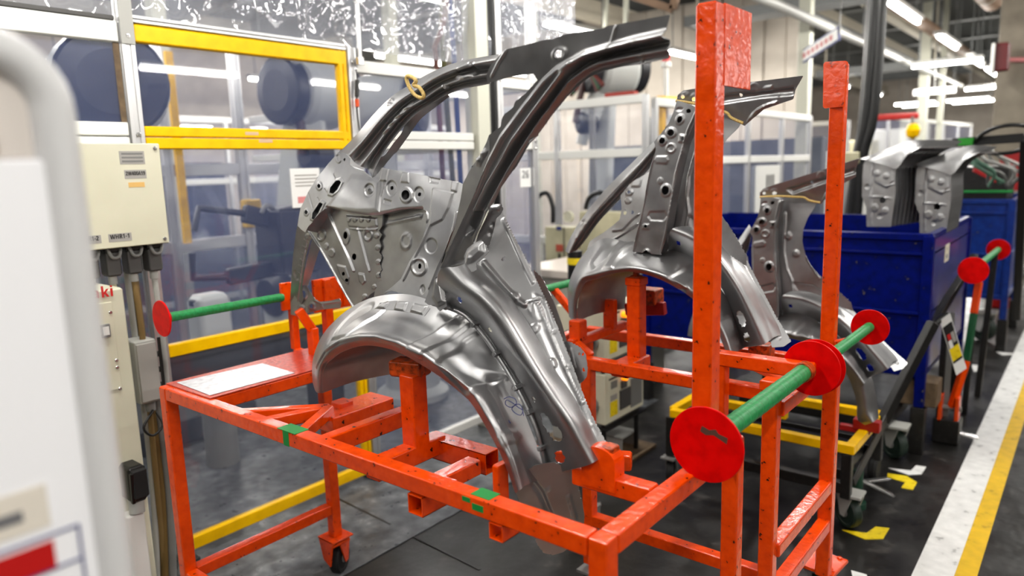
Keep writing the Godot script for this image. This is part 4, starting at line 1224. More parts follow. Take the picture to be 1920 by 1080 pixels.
	part(nt, "red_print", MB.new().span(Vector3(X + 0.007, q0.y + 0.02, q0.z - 0.03), Vector3(X + 0.0078, q0.y + 0.05, q0.z - 0.15), 0.0), mat(Color(0.8, 0.5, 0.5), 0.6))
	var rl := thing("warning_label", Vector3(-2.874, 1.243, -2.105), "small red and white label on the lower door pane", "label")
	part(rl, "sheet", MB.new().span(Vector3(X + 0.004, 1.26, -2.16), Vector3(X + 0.006, 1.32, -2.06), 0.0), M.paper)
	part(rl, "red_band", MB.new().span(Vector3(X + 0.006, 1.285, -2.158), Vector3(X + 0.0068, 1.318, -2.062), 0.0), M.ink_red)
	# crinkled clear vinyl above the fence
	var fn := noise(1.0, 77, FastNoiseLite.TYPE_SIMPLEX_SMOOTH, 3)
	var fr := noise(1.0, 78, FastNoiseLite.TYPE_SIMPLEX_SMOOTH, 3)
	fr.fractal_type = FastNoiseLite.FRACTAL_RIDGED
	var pv := PackedVector3Array()
	var tris := PackedInt32Array()
	var nz := 320
	var ny := 90
	for j in ny + 1:
		for i in nz + 1:
			var z := 0.1 - 4.4 * i / nz
			var y := 2.2 + 1.15 * j / ny
			var k := float(j) / ny
			var a := fn.get_noise_2d(z * 4.0 + 7.0, y * 1.2) * 0.06 + fr.get_noise_2d(z * 9.0 + y * 3.0, y * 5.0 - z * 2.0 + 50.0) * 0.012
			pv.append(Vector3(X - 0.012 + a * smoothstep(0.0, 0.12, k) - 0.0, y, z))
	for j in ny:
		for i in nz:
			var k := j * (nz + 1) + i
			tris.append_array(PackedInt32Array([k, k + 1, k + nz + 2, k, k + nz + 2, k + nz + 1]))
	solo("vinyl_curtain", MB.new().shell(pv, tris, 0.0012, Vector3.RIGHT), M.vinyl, "crinkled clear vinyl curtain hung above the guard fence", "curtain")
	var rail := MB.new().bar(Vector3(X, 3.36, 0.1), Vector3(X, 3.36, -4.3), 0.04, 0.03)
	solo("curtain_rail", rail, M.alu, "aluminium rail that carries the vinyl curtain", "rail")
	# hoses behind the vinyl
	var hc := [Color(0.32, 0.13, 0.06), Color(0.3, 0.29, 0.08), Color(0.05, 0.17, 0.42), Color(0.25, 0.11, 0.06), Color(0.3, 0.28, 0.1)]
	var hn := ["brown", "olive", "blue", "dark brown", "olive green"]
	var hu := [[842, 832, 815, 818], [836, 828, 830, 832], [838, 846, 850, 852], [884, 874, 868, 872], [892, 884, 882, 884]]
	for k in 5:
		var hz := -3.02 - 0.02 * k
		var p := []
		for i in 4:
			p.append(HOSE[k][i])
		p.append(Vector3(-3.02, 1.2, p[3].z - 0.03))
		p.append(Vector3(-3.05, 0.5, p[3].z + 0.02))
		solo("hose", MB.new().tube(smooth_path(p, 30), 0.016, 8), mat(hc[k], 0.4), "%s hose hanging beside the cream column" % hn[k], "hose", "hoses beside the cream column")

# ---------- inside the cell ----------
func drum(mb: MB, a: Vector3, b: Vector3, r: float) -> MB:
	var L := a.distance_to(b)
	return mb.lathe(a, b - a, [[0.0, 0.0], [r * 0.72, 0.0], [r * 0.8, L * 0.06], [r * 0.95, L * 0.1], [r, L * 0.18], [r, L * 0.8], [r * 0.93, L * 0.9], [r * 0.6, L], [0.0, L]], 28)

func robot(at: Vector3, elbow: Vector3, wrist: Vector3, tool: Vector3, k: float, label: String) -> Node3D:
	var t := thing("industrial_robot", at, label, "robot")
	var sh := at + Vector3(0, 0.75 * k, 0)
	part(t, "base", MB.new().lathe(at, Vector3.UP, [[0.0, 0.0], [0.34 * k, 0.0], [0.34 * k, 0.06 * k], [0.26 * k, 0.12 * k], [0.24 * k, 0.4 * k], [0.27 * k, 0.45 * k], [0.0, 0.45 * k]], 28), M.robot_white)
	part(t, "turret", MB.new().box(at + Vector3(0, 0.6 * k, 0), Vector3(0.42, 0.34, 0.44) * k, 0.06 * k), M.robot_white)
	var side := (elbow - sh).cross(Vector3.UP).normalized()
	part(t, "shoulder_motor", drum(MB.new(), sh - side * 0.3 * k, sh + side * 0.3 * k, 0.2 * k), M.robot_dark)
	part(t, "lower_arm", MB.new().bar(sh + side * 0.1 * k, elbow + side * 0.1 * k, 0.16 * k, 0.26 * k, 0.05 * k), M.robot_white)
	part(t, "elbow_motor", drum(MB.new(), elbow - side * 0.24 * k, elbow + side * 0.24 * k, 0.27 * k), M.robot_white)
	part(t, "elbow_cap", drum(MB.new(), elbow + side * 0.2 * k, elbow + side * 0.34 * k, 0.245 * k), M.robot_dark)
	part(t, "elbow_cap", drum(MB.new(), elbow - side * 0.2 * k, elbow - side * 0.34 * k, 0.245 * k), M.robot_dark)
	part(t, "upper_arm", MB.new().bar(elbow, wrist, 0.18 * k, 0.22 * k, 0.05 * k), M.robot_white)
	part(t, "wrist", drum(MB.new(), wrist - side * 0.11 * k, wrist + side * 0.11 * k, 0.12 * k), M.robot_dark)
	part(t, "tool_flange", MB.new().cyl(wrist, tool, 0.065 * k, 16), M.robot_white)
	var hp := smooth_path([elbow + Vector3(0, 0.25 * k, 0) + side * 0.1, elbow.lerp(wrist, 0.35) + Vector3(0, 0.3 * k, 0) + side * 0.14, elbow.lerp(wrist, 0.8) + Vector3(0, 0.16 * k, 0) + side * 0.12, wrist + side * 0.12], 20)
	part(t, "hose_pack", MB.new().tube(hp, 0.035 * k, 8), mat(Color(0.22, 0.08, 0.07), 0.5))
	return t

func cell_inside() -> void:
	# rear guard fence of the cell
	var X := -5.3
	var rf := thing("rear_guard_fence", Vector3(X, 0, -2.2), "pale aluminium rear fence seen through the robot cell", "fence")
	for y in [1.66, 1.1, 0.1]:
		part(rf, "rail", MB.new().span(Vector3(X - 0.02, y - 0.045, -5.6), Vector3(X + 0.02, y + 0.045, 0.6), 0.005), M.alu)
	for z in [-0.4, -1.6, -2.55, -3.15, -4.2, -5.2]:
		part(rf, "post", slotted(MB.new(), Vector3(X, 0.01, z), Vector3(X, 2.6, z), 0.07), M.alu)
	part(rf, "yellow_edge", MB.new().span(Vector3(X + 0.02, 1.12, -2.66), Vector3(X + 0.05, 2.5, -2.6), 0.004), M.yellow)
	part(rf, "pane", MB.new().span(Vector3(X - 0.003, 0.14, -5.6), Vector3(X + 0.003, 1.05, 0.6), 0.0), M.pane_dirty, "hazy plastic pane")
	part(rf, "button_box", MB.new().span(Vector3(X + 0.035, 1.2, -3.22), Vector3(X + 0.12, 1.42, -3.08), 0.01), mat(Color(0.75, 0.6, 0.1), 0.5), "yellow push button box")
	# welding robots
	robot(Vector3(-4.85, 0.006, -3.25), Vector3(-4.5, 2.18, -3.28), Vector3(-4.4, 1.74, -3.2), Vector3(-4.4, 1.5, -3.2), 0.95, "large robot with a dark elbow drum behind the yellow door")
	robot(Vector3(-4.1, 0.006, -1.0), Vector3(-3.9, 2.05, -1.62), Vector3(-3.8, 1.3, -1.1), Vector3(-3.8, 1.1, -1.1), 1.0, "robot with a big dark drum behind the white framed panel")
	robot(Vector3(-3.75, 0.006, -3.42), Vector3(-3.62, 2.02, -3.2), Vector3(-3.9, 1.4, -3.4), Vector3(-3.9, 1.2, -3.4), 0.75, "robot beside the hanging hoses near the cream column")
	# welding gun frame on its stand
	var g := thing("weld_gun", Vector3(-4.0, 0, -2.75), "dark weld gun with long forked arms behind the door pane", "tool")
	part(g, "body", MB.new().box(Vector3(-4, 1.194, -2.651), Vector3(0.3, 0.42, 0.3), 0.03), M.robot_dark)
	part(g, "transformer", MB.new().box(Vector3(-4, 1.065, -2.884), Vector3(0.3, 0.3, 0.26), 0.03), M.robot_dark)
	part(g, "upper_arm", MB.new().bar(Vector3(-4, 1.293, -2.68), Vector3(-4, 1.383, -2.354), 0.06, 0.11, 0.02), M.robot_dark)
	part(g, "upper_tip", MB.new().tube([Vector3(-4, 1.383, -2.354), Vector3(-4, 1.431, -2.082), Vector3(-4, 1.3, -2.043)], 0.02, 8), M.robot_dark)
	part(g, "lower_arm", MB.new().bar(Vector3(-4, 1.029, -2.596), Vector3(-4, 1.013, -2.213), 0.06, 0.1, 0.02), M.robot_dark)
	part(g, "lower_tip", MB.new().tube([Vector3(-4, 1.013, -2.213), Vector3(-4, 1.035, -2.009), Vector3(-4, 1.181, -2.018)], 0.02, 8), M.robot_dark)
	part(g, "cable", MB.new().tube(smooth_path([Vector3(-3.95, 1.377, -2.448), Vector3(-3.95, 1.423, -2.488), Vector3(-3.95, 1.37, -2.557), Vector3(-3.95, 1.234, -2.602)], 14), 0.014, 6), M.grey)
	part(g, "stand", MB.new().span(Vector3(-4.08, 0.006, -2.95), Vector3(-3.92, 1.0, -2.75), 0.01), M.robot_dark)
	var sv := thing("servo_unit", Vector3(-3.75, 0, -1.95), "small white jointed unit on the floor of the cell", "machine")
	part(sv, "body", MB.new().box(Vector3(-3.75, 0.828, -1.958), Vector3(0.16, 0.3, 0.2), 0.04), M.robot_white)
	part(sv, "head", drum(MB.new(), Vector3(-3.75, 0.909, -1.92), Vector3(-3.75, 0.953, -1.925), 0.07), M.robot_dark)
	part(sv, "pedestal", MB.new().cyl(Vector3(-3.75, 0.006, -1.95), Vector3(-3.75, 0.72, -1.95), 0.09), M.grey)
	var steps := [Color(0.10, 0.11, 0.13), Color(0.2, 0.21, 0.24)]
	for k in 1:
		solo("cell_plinth", MB.new().span(Vector3(-4.9, 0.006, -2.45), Vector3(-4.2, 0.16, -1.7), 0.01), mat(steps[k], 0.5), ["dark steel plinth on the cell floor behind the door", "grey steel plinth under the large robot"][k], "plinth")

# ---------- cabinets at the left ----------
func left_equipment() -> void:
	# junction box
	var j := thing("junction_box", Vector3(-2.76, 1.37, -1.08), "cream junction box with grey labels mounted on the fence", "electrical box")
	part(j, "body", MB.new().span(Vector3(-2.86, 1.372, -1.25), Vector3(-2.668, 1.722, -0.62), 0.006), M.cream)
	part(j, "door", MB.new().span(Vector3(-2.668, 1.368, -1.258), Vector3(-2.65, 1.727, -0.615), 0.006), M.cream)
	for q in [[1.71, -1.24], [1.385, -1.24]]:
		part(j, "screw", bolt(MB.new(), Vector3(-2.65, q[0], q[1]), Vector3.RIGHT, 0.007), M.chrome)
	part(j, "label_plate", MB.new().span(Vector3(-2.651, 1.655, -1.2), Vector3(-2.6492, 1.7, -1.115), 0.0), M.label_grey)
	for k in 3:
		print_line(j, Vector3(-2.649, 1.688 - k * 0.013, -1.122), Vector3(0, 0, -1), Vector3.UP, 0.072, 0.006, M.grey)
	part(j, "label_plate", MB.new().span(Vector3(-2.651, 1.605, -1.2), Vector3(-2.6492, 1.635, -1.125), 0.0), M.label_grey)
	words(j, "print", "2W400A19", Vector3(-2.649, 1.612, -1.129), Vector3(0, 0, -1), Vector3.UP, 0.014, M.ink, 0.066)
	part(j, "label_plate", MB.new().span(Vector3(-2.651, 1.575, -1.19), Vector3(-2.6492, 1.592, -1.135), 0.0), mat(Color(0.82, 0.66, 0.38), 0.5), "tan label")
	for q in [["WHR1-1", -1.048, -1.125], ["WHR1-2", -0.947, -1.024]]:
		part(j, "label_plate", MB.new().span(Vector3(-2.651, 1.39, q[2]), Vector3(-2.6492, 1.418, q[1]), 0.0), M.label_grey)
		words(j, "print", q[0], Vector3(-2.649, 1.395, q[1] - 0.005), Vector3(0, 0, -1), Vector3.UP, 0.016, M.ink, 0.064)
	# plug connectors under it
	for k in 4:
		var z := -1.0 - 0.073 * k
		var t := thing("plug_connector", Vector3(-2.72, 1.25, z), ["dark grey plug connector with grey cable under the junction box", "dark grey plug connector with cream cable under the junction box", "dark grey plug connector with tan cable under the junction box", "dark grey plug connector with pale cable under the junction box"][k], "connector", "plug connectors under the junction box")
		part(t, "hood", MB.new().box(Vector3(-2.72, 1.31, z), Vector3(0.06, 0.09, 0.052), 0.008), M.grey_plastic)
		part(t, "socket", MB.new().box(Vector3(-2.72, 1.36, z), Vector3(0.07, 0.02, 0.06), 0.004), M.black)
		part(t, "lever", MB.new().tube(smooth_path([Vector3(-2.685, 1.365, z + 0.02), Vector3(-2.675, 1.335, z + 0.01), Vector3(-2.675, 1.335, z - 0.012), Vector3(-2.685, 1.36, z - 0.025)], 12), 0.006, 6), M.grey)
		part(t, "gland", MB.new().cyl(Vector3(-2.72, 1.27, z), Vector3(-2.72, 1.235, z), 0.015, 10), M.grey_light)
		part(t, "cable", MB.new().tube(smooth_path([Vector3(-2.72, 1.24, z), Vector3(-2.73, 1.0, z - 0.01), Vector3(-2.76, 0.6, z - 0.015), Vector3(-2.77, 0.2, z - 0.01), Vector3(-2.78, 0.02, z)], 20), 0.011, 8), [M.grey, M.cream_old, mat(Color(0.45, 0.36, 0.2), 0.5), M.grey_light][k])
	# tall control cabinet
	var c := thing("control_cabinet", Vector3(-2.7, 0, -0.85), "tall cream control cabinet with red lettering beside the fence", "cabinet")
	part(c, "body", MB.new().span(Vector3(-2.86, 0.006, -1.036), Vector3(-2.55, 1.243, -0.45), 0.008), M.cream)
	part(c, "cover", MB.new().span(Vector3(-2.551, 0.9, -0.992), Vector3(-2.546, 1.2, -0.6), 0.003), M.cream)
	words(c, "lettering", "Kawasaki", Vector3(-2.5455, 1.207, -0.785), Vector3(0, 0, -1), Vector3.UP, 0.036, M.ink_red, 0.21)
	for q in [[1.165, -0.985], [1.0, -0.985], [0.975, -0.985], [0.9, -0.985]]:
		part(c, "screw", bolt(MB.new(), Vector3(-2.547, q[0], q[1]), Vector3.RIGHT, 0.006), M.chrome)
	part(c, "hour_meter", MB.new().span(Vector3(-2.546, 1.085, -0.975), Vector3(-2.536, 1.13, -0.945), 0.003), M.grey)
	part(c, "hour_meter_window", MB.new().span(Vector3(-2.536, 1.093, -0.97), Vector3(-2.534, 1.122, -0.95), 0.001), M.white)
	# heavy black plug on the cabinet
	var p := thing("power_plug", Vector3(-2.5, 0.5, -0.975), "black industrial plug on the side of the tall cream cabinet", "connector")
	part(p, "housing", MB.new().box(Vector3(-2.505, 0.58, -0.975), Vector3(0.09, 0.13, 0.06), 0.012), M.black)
	part(p, "cap", MB.new().box(Vector3(-2.455, 0.585, -0.975), Vector3(0.025, 0.1, 0.05), 0.01), M.rubber)
	part(p, "latch", MB.new().bar(Vector3(-2.46, 0.52, -0.95), Vector3(-2.45, 0.63, -0.95), 0.012, 0.015, 0.003), M.black)
	part(p, "foot", MB.new().cyl(Vector3(-2.5, 0.52, -0.975), Vector3(-2.49, 0.47, -0.97), 0.025), M.grey_light)
	var w := thing("white_bracket", Vector3(-2.3, 0, -0.9), "white folded steel bracket beneath the black plug", "bracket")
	part(w, "web", MB.new().span(Vector3(-2.54, 0.006, -0.99), Vector3(-2.48, 0.47, -0.93), 0.006), M.white)
	# small grey box by the post
	var s := thing("switch_box", Vector3(-2.72, 0.77, -1.15), "small beige switch box with conduit by the fence post", "electrical box")
	part(s, "body", MB.new().span(Vector3(-2.8, 0.775, -1.19), Vector3(-2.7, 1.015, -1.11), 0.006), M.grey_light)
	part(s, "lid", MB.new().span(Vector3(-2.7, 0.785, -1.186), Vector3(-2.69, 1.005, -1.114), 0.004), M.label_grey)
	part(s, "hinge", MB.new().cyl(Vector3(-2.69, 0.80, -1.196), Vector3(-2.69, 1.02, -1.196), 0.006), M.black)
	part(s, "gland", MB.new().cyl(Vector3(-2.74, 0.775, -1.16), Vector3(-2.74, 0.735, -1.16), 0.018), M.grey)
	for k in 3:
		part(s, "knob", MB.new().cyl(Vector3(-2.72, 0.83 + 0.06 * k, -1.19), Vector3(-2.72, 0.83 + 0.06 * k, -1.21), 0.011, 10), M.black)
	part(s, "cable_loop", MB.new().tube(smooth_path([Vector3(-2.72, 0.74, -1.16), Vector3(-2.7, 0.69, -1.11), Vector3(-2.7, 0.65, -1.14), Vector3(-2.7, 0.68, -1.18), Vector3(-2.72, 0.73, -1.17)], 20), 0.005, 6), M.black)
	for k in 3:
		solo("conduit", MB.new().tube(smooth_path([Vector3(-2.8, 1.36 - 0.5 * float(k == 2), -1.155 - 0.025 * k), Vector3(-2.8, 0.9, -1.16 - 0.025 * k), Vector3(-2.78, 0.4, -1.15 - 0.03 * k), Vector3(-2.77, 0.02, -1.12 - 0.03 * k)], 16), 0.012 + 0.003 * k, 8), [M.grey_light, mat(Color(0.4, 0.31, 0.14), 0.5), M.grey][k], ["pale conduit dropping behind the small switch box", "tan hose dropping behind the small switch box", "grey hose rising from the floor under the small switch box"][k], "conduit")
	# white partition close to the camera: its face looks across the aisle
	var X := -0.70
	var Z := -0.247
	var b := thing("white_partition", Vector3(X, 0, 0.1), "large white partition board with rounded grey frame and signs", "partition")
	part(b, "board", MB.new().span(Vector3(X - 0.03, 0.01, Z), Vector3(X, 1.62, 0.6), 0.003), M.white_cold)
	var fr := []
	for k in 9:
		var a := PI * 0.5 * k / 8.0
		fr.append(Vector3(X - 0.012, 1.66 + 0.05 * cos(a), Z + 0.05 - 0.05 * sin(a)))
	var path := [Vector3(X - 0.012, 1.71, 0.6)]
	path.append_array(fr)
	path.append(Vector3(X - 0.012, 0.01, Z))
	part(b, "frame", MB.new().tube(path, 0.019, 16), mat(Color(0.8, 0.8, 0.8), 0.4), "pale grey rounded tube frame")
	part(b, "head_panel", MB.new().span(Vector3(X - 0.025, 1.62, Z), Vector3(X - 0.008, 1.70, 0.6), 0.003), mat(Color(0.82, 0.79, 0.76), 0.5))
	part(b, "tray", MB.new().span(Vector3(X - 0.008, 1.622, -0.2), Vector3(X + 0.004, 1.645, -0.15), 0.003), mat(Color(0.5, 0.4, 0.33), 0.6), "brown tray")
	var sp := Vector3(-0.7, 1.34, -0.2)
	var sq := Vector3(-0.7, 1.295, -0.195)
	part(b, "sign_plate", MB.new().span(Vector3(X, sq.y + 0.006, sp.z), Vector3(X + 0.001, sp.y, 0.3), 0.0), mat(Color(0.86, 0.83, 0.78), 0.6), "beige sign")
	print_line(b, Vector3(X + 0.0015, sp.y - 0.03, sp.z + 0.16), Vector3(0, 0, -1), Vector3.UP, 0.1, 0.008, M.ink_grey)
	print_line(b, Vector3(X + 0.0015, sq.y + 0.018, sp.z + 0.16), Vector3(0, 0, -1), Vector3.UP, 0.14, 0.01, M.ink_grey)
	var r0 := Vector3(-0.7, 1.289, -0.2)
	var r1 := Vector3(-0.7, 1.261, -0.199)
	part(b, "red_strip", MB.new().span(Vector3(X, r1.y, r0.z), Vector3(X + 0.001, r0.y - 0.002, 0.3), 0.0), mat(Color(0.72, 0.03, 0.02), 0.5), "red strip")
	var l0 := Vector3(-0.7, 1.293, -0.22)
	var l1 := Vector3(-0.7, 1.261, -0.217)
	for y in [l0.y, l1.y]:
		part(b, "blue_line", MB.new().span(Vector3(X, y - 0.002, l0.z), Vector3(X + 0.0012, y, 0.3), 0.0), M.ink_blue)
	part(b, "blue_line", MB.new().span(Vector3(X, l0.y - 0.2, l0.z - 0.002), Vector3(X + 0.0012, l0.y, l0.z), 0.0), M.ink_blue)

# ---------- carts ----------
const T := 0.042   # square tube

func tb(p: Node3D, called: String, a: Vector3, b: Vector3, m: Material = null, w := T, h := T) -> MeshInstance3D:
	return part(p, called, MB.new().bar(a, b, w, h, 0.005), m if m else M.orange)

func red_disc(p: Node3D, c: Vector3, r: float, called := "stop_disc") -> MeshInstance3D:
	return part(p, called, MB.new().lathe(c + Vector3(0, 0, -0.003), Vector3(0, 0, 1), [[0.0, 0.0], [r - 0.001, 0.0], [r, 0.001], [r, 0.004], [r - 0.001, 0.0055], [0.0, 0.0055]], 48), M.red, "red steel disc")

# bar wound with green tape: a spiral of slightly proud turns
func taped(p: Node3D, a: Vector3, b: Vector3, r: float, turns: int) -> void:
	var prof := []
	var L := a.distance_to(b)
	prof.append([0.0, 0.0])
	for k in turns:
		prof.append([r * 0.985, L * k / turns])
		prof.append([r * 1.03, L * (k + 0.12) / turns])
		prof.append([r * 1.0, L * (k + 0.95) / turns])
	prof.append([r * 0.985, L])
	prof.append([0.0, L])
	part(p, "taped_bar", MB.new().lathe(a, b - a, prof, 20), M.green, "bar wound with green tape")

func caster(p: Node3D, at: Vector3, r: float, wheel_mat: Material, fork: Material, turn := 0.0) -> void:
	# at is the floor point below the swivel
	var bs := Basis(Vector3.UP, turn)
	var c := at + Vector3(0, r, 0) + bs * Vector3(0, 0, -r * 0.35)
	var ax := bs * Vector3.RIGHT
	var wh := part(p, "wheel", MB.new().lathe(c - ax * r * 0.3, ax, [[r * 0.25, 0.0], [r * 0.7, r * 0.04], [r * 0.75, 0.0], [r * 0.93, 0.0], [r, r * 0.1], [r, r * 0.5], [r * 0.93, r * 0.6], [r * 0.75, r * 0.6], [r * 0.7, r * 0.56], [r * 0.25, r * 0.6]], 28), wheel_mat)
	part(wh, "hub", MB.new().cyl(c - ax * r * 0.36, c + ax * r * 0.36, r * 0.3, 14), M.grey)
	for s in [-1, 1]:
		var o: Vector3 = ax * (s * r * 0.42)
		var q := PackedVector2Array([Vector2(-r * 0.25, -r * 0.22), Vector2(r * 0.1, -r * 0.25), Vector2(r * 0.75, r * 1.25), Vector2(r * 0.7, r * 1.35), Vector2(-r * 0.6, r * 1.35), Vector2(-r * 0.65, r * 1.1)])
		part(p, "fork_plate", MB.new().plate(c + o, bs * Vector3(0, 0, 1), Vector3.UP, q, 0.005), fork)
	part(p, "swivel", MB.new().span(at + Vector3(-r * 0.6, r * 2.25, -r * 0.7), at + Vector3(r * 0.6, r * 2.45, r * 0.7), 0.003), fork)

func cart_front() -> void:
	var c := thing("part_cart", Vector3(-1.465, 0, -1.32), "orange square tube part cart holding the large front quarter panel", "cart")
	var Y := 0.924
	var xl := -2.281
	var xr := -0.647
	var zf := -1.026
	var zb := -1.62
	tb(c, "front_rail", Vector3(xl + 0.021, Y, zf), Vector3(xr - 0.021, Y, zf))
	tb(c, "side_rail", Vector3(xl, Y, zf - 0.021), Vector3(xl, Y, zb + 0.021))
	tb(c, "side_rail", Vector3(xr, Y, zf - 0.021), Vector3(xr, Y, zb + 0.021))
	for q in [[xl, zf, 0.0], [xl, zb, 0.17], [xr, zf, 0.0], [xr, zb, 0.0]]:
		tb(c, "leg", Vector3(q[0], 0.945, q[1]), Vector3(q[0], 0.17, q[1]))
	tb(c, "lower_rail", Vector3(xl, 0.29, zf - 0.021), Vector3(xl, 0.29, zb + 0.021))
	tb(c, "lower_rail", Vector3(xl + 0.021, 0.29, zf), Vector3(xr - 0.021, 0.29, zf))
	# corner gussets and casters
	for q in [[xl, zf], [xl, zb], [xr, zf], [xr, zb]]:
		var g := PackedVector2Array([Vector2(-0.045, 0.06), Vector2(0.045, 0.06), Vector2(0.02, -0.05), Vector2(-0.02, -0.03)])
		part(c, "caster_plate", MB.new().span(Vector3(q[0] - 0.05, 0.164, q[1] - 0.05), Vector3(q[0] + 0.05, 0.171, q[1] + 0.05), 0.002), M.orange)
		part(c, "gusset", MB.new().plate(Vector3(q[0], 0.11, q[1] + 0.05), Vector3.RIGHT, Vector3.UP, g, 0.006), M.orange)
		caster(c, Vector3(q[0], 0.0, q[1]), 0.062, M.rubber, M.orange, 0.5)
	# top plate at the left with a white card taped on it
	part(c, "top_plate", MB.new().span(Vector3(-2.302, 0.945, -1.615), Vector3(-2.025, 0.949, -1.03), 0.001), M.orange_plate, "worn red-orange plate")
	tb(c, "plate_rail", Vector3(-2.045, Y, zf - 0.021), Vector3(-2.045, Y, zb + 0.021))
	# green tape marks on the front rail
	var gm := MB.new()
	gm.span(Vector3(-1.635, 0.9445, -1.047), Vector3(-1.555, 0.9462, -1.0043), 0.0)
	gm.span(Vector3(-1.61, 0.905, -1.0052), Vector3(-1.585, 0.946, -1.0040), 0.0)
	part(c, "tape_mark", gm, M.green_flat, "green tape mark")
	gm = MB.new()
	gm.span(Vector3(-0.955, 0.9445, -1.047), Vector3(-0.905, 0.9462, -1.012), 0.0)
	gm.span(Vector3(-0.945, 0.918, -1.0052), Vector3(-0.915, 0.932, -1.0040), 0.0)
	gm.span(Vector3(-0.972, 0.930, -1.0052), Vector3(-0.950, 0.940, -1.0040), 0.0)
	part(c, "tape_mark", gm, M.green_flat, "green tape mark")
	# struts under the left foot of the panel
	var hub := Vector3(-1.70, 0.92, -1.22)
	for x in [-1.90, -1.77, -1.60]:
		tb(c, "brace", Vector3(x, 0.915, zf - 0.02), hub, null, 0.03, 0.036)
	tb(c, "foot_support", Vector3(-1.70, 0.89, -1.19), Vector3(-1.70, 0.89, -1.42), null, 0.11, 0.05)
	tb(c, "foot_leg", Vector3(-1.72, 0.86, -1.28), Vector3(-1.72, 0.93, -1.28), null, 0.05, 0.05)
	tb(c, "cross_beam", Vector3(-1.50, 0.912, zf - 0.02), Vector3(-1.50, 0.912, -1.36), null, 0.04, 0.05)
	# arch post with its worn head
	tb(c, "arch_post", Vector3(-1.31, 0.89, -1.195), Vector3(-1.31, 1.10, -1.195), null, 0.052, 0.052)
	part(c, "arch_head", MB.new().box(Vector3(-1.335, 1.108, -1.21), Vector3(0.095, 0.042, 0.06), 0.006, Basis(Vector3.UP, 0.25)), M.orange_worn, "brownish worn support block")
	tb(c, "post_foot", Vector3(-1.31, 0.893, zf - 0.02), Vector3(-1.31, 0.893, -1.28), null, 0.05, 0.05)
	part(c, "open_tube", MB.new().hollow(Vector3(-1.345, 0.882, -1.275), Vector3(-1.125, 0.882, -1.275), 0.05, 0.055), M.orange)
	tb(c, "short_beam", Vector3(-1.15, 0.88, zf - 0.02), Vector3(-1.15, 0.88, -1.24), null, 0.045, 0.04)
	part(c, "open_tube", MB.new().hollow(Vector3(-1.118, 0.876, -1.006), Vector3(-1.118, 0.876, -1.12), 0.046, 0.046), M.orange)
	part(c, "open_tube", MB.new().hollow(Vector3(-0.885, 0.885, -1.006), Vector3(-0.885, 0.885, -1.06), 0.036, 0.036), M.orange)
	tb(c, "hanger", Vector3(-1.0, 0.85, -1.16), Vector3(-1.0, 0.95, -1.16), null, 0.04, 0.02)
	tb(c, "cross_rail", Vector3(-1.12, 0.86, -1.40), Vector3(-0.87, 0.86, -1.52))
	# saddle for the right end of the panel
	tb(c, "saddle_rail", Vector3(-0.668, Y, -1.262), Vector3(-0.865, Y, -1.262))
	var sq := PackedVector2Array()
	for k in 11:
		var a := PI - PI * k / 10.0
		sq.append(Vector2(0.042 * cos(a), 0.035 + 0.028 * sin(a)))
	sq.append(Vector2(0.042, -0.03))
	sq.append(Vector2(-0.042, -0.03))
	part(c, "saddle", MB.new().plate(Vector3(-0.792, 0.945, -1.238), Vector3.RIGHT, Vector3.UP, sq, 0.04), M.orange)
	part(c, "saddle_pad", MB.new().box(Vector3(-0.775, 1.0, -1.262), Vector3(0.03, 0.02, 0.036), 0.005), M.orange_worn)
	# tall guide post with its flag plate
	tb(c, "guide_post", Vector3(xr, 0.945, -1.455), Vector3(xr, 1.918, -1.455), null, 0.05, 0.046)
	part(c, "flag_plate", MB.new().span(Vector3(-0.628, 1.755, -1.612), Vector3(-0.622, 1.918, -1.47), 0.002), M.orange)
	# bracket for the left end of the panel
	tb(c, "upright", Vector3(-2.2, 0.94, -1.60), Vector3(-2.2, 1.22, -1.60), null, 0.035, 0.035)
	tb(c, "upright", Vector3(-2.2, 0.94, -1.53), Vector3(-2.2, 1.05, -1.53), null, 0.03, 0.04)
	tb(c, "upright_strut", Vector3(-2.2, 1.04, -1.53), Vector3(-2.22, 1.12, -1.49), null, 0.03, 0.035)
	part(c, "end_plate", MB.new().span(Vector3(-2.21, 1.10, -1.71), Vector3(-2.195, 1.222, -1.545), 0.003), M.orange)
	part(c, "end_plate_rib", MB.new().bar(Vector3(-2.19, 1.11, -1.625), Vector3(-2.19, 1.222, -1.625), 0.02, 0.008, 0.002), M.orange)
	part(c, "end_plate_rib", MB.new().bar(Vector3(-2.19, 1.11, -1.68), Vector3(-2.19, 1.222, -1.68), 0.02, 0.008, 0.002), M.orange)
	tb(c, "upright", Vector3(-2.36, 0.94, -1.56), Vector3(-2.36, 1.2, -1.56), null, 0.03, 0.03)
	tb(c, "stop_bracket", Vector3(-2.345, 1.10, -1.525), Vector3(-2.345, 1.205, -1.525), null, 0.045, 0.014)
	tb(c, "upright_tie", Vector3(-2.36, 0.93, -1.56), Vector3(-2.281, 0.93, -1.56), null, 0.03, 0.03)
	taped(c, Vector3(-2.345, 1.152, -1.51), Vector3(-2.345, 1.152, -1.066), 0.0155, 9)
	part(c, "bar_collar", MB.new().cyl(Vector3(-2.345, 1.152, -1.085), Vector3(-2.345, 1.152, -1.063), 0.02), M.red_paint)
	red_disc(c, Vector3(-2.345, 1.152, -1.06), 0.06)
	# the taped card
	var card := thing("card", Vector3(-2.17, 0.949, -1.24), "white scuffed card taped on the orange cart's left plate", "card")
	var q0 := Vector3(-2.273, 0.951, -1.052)
	var q1 := Vector3(-2.048, 0.951, -1.043)
	var q2 := Vector3(-2.041, 0.951, -1.336)
	var q3 := Vector3(-2.246, 0.951, -1.345)
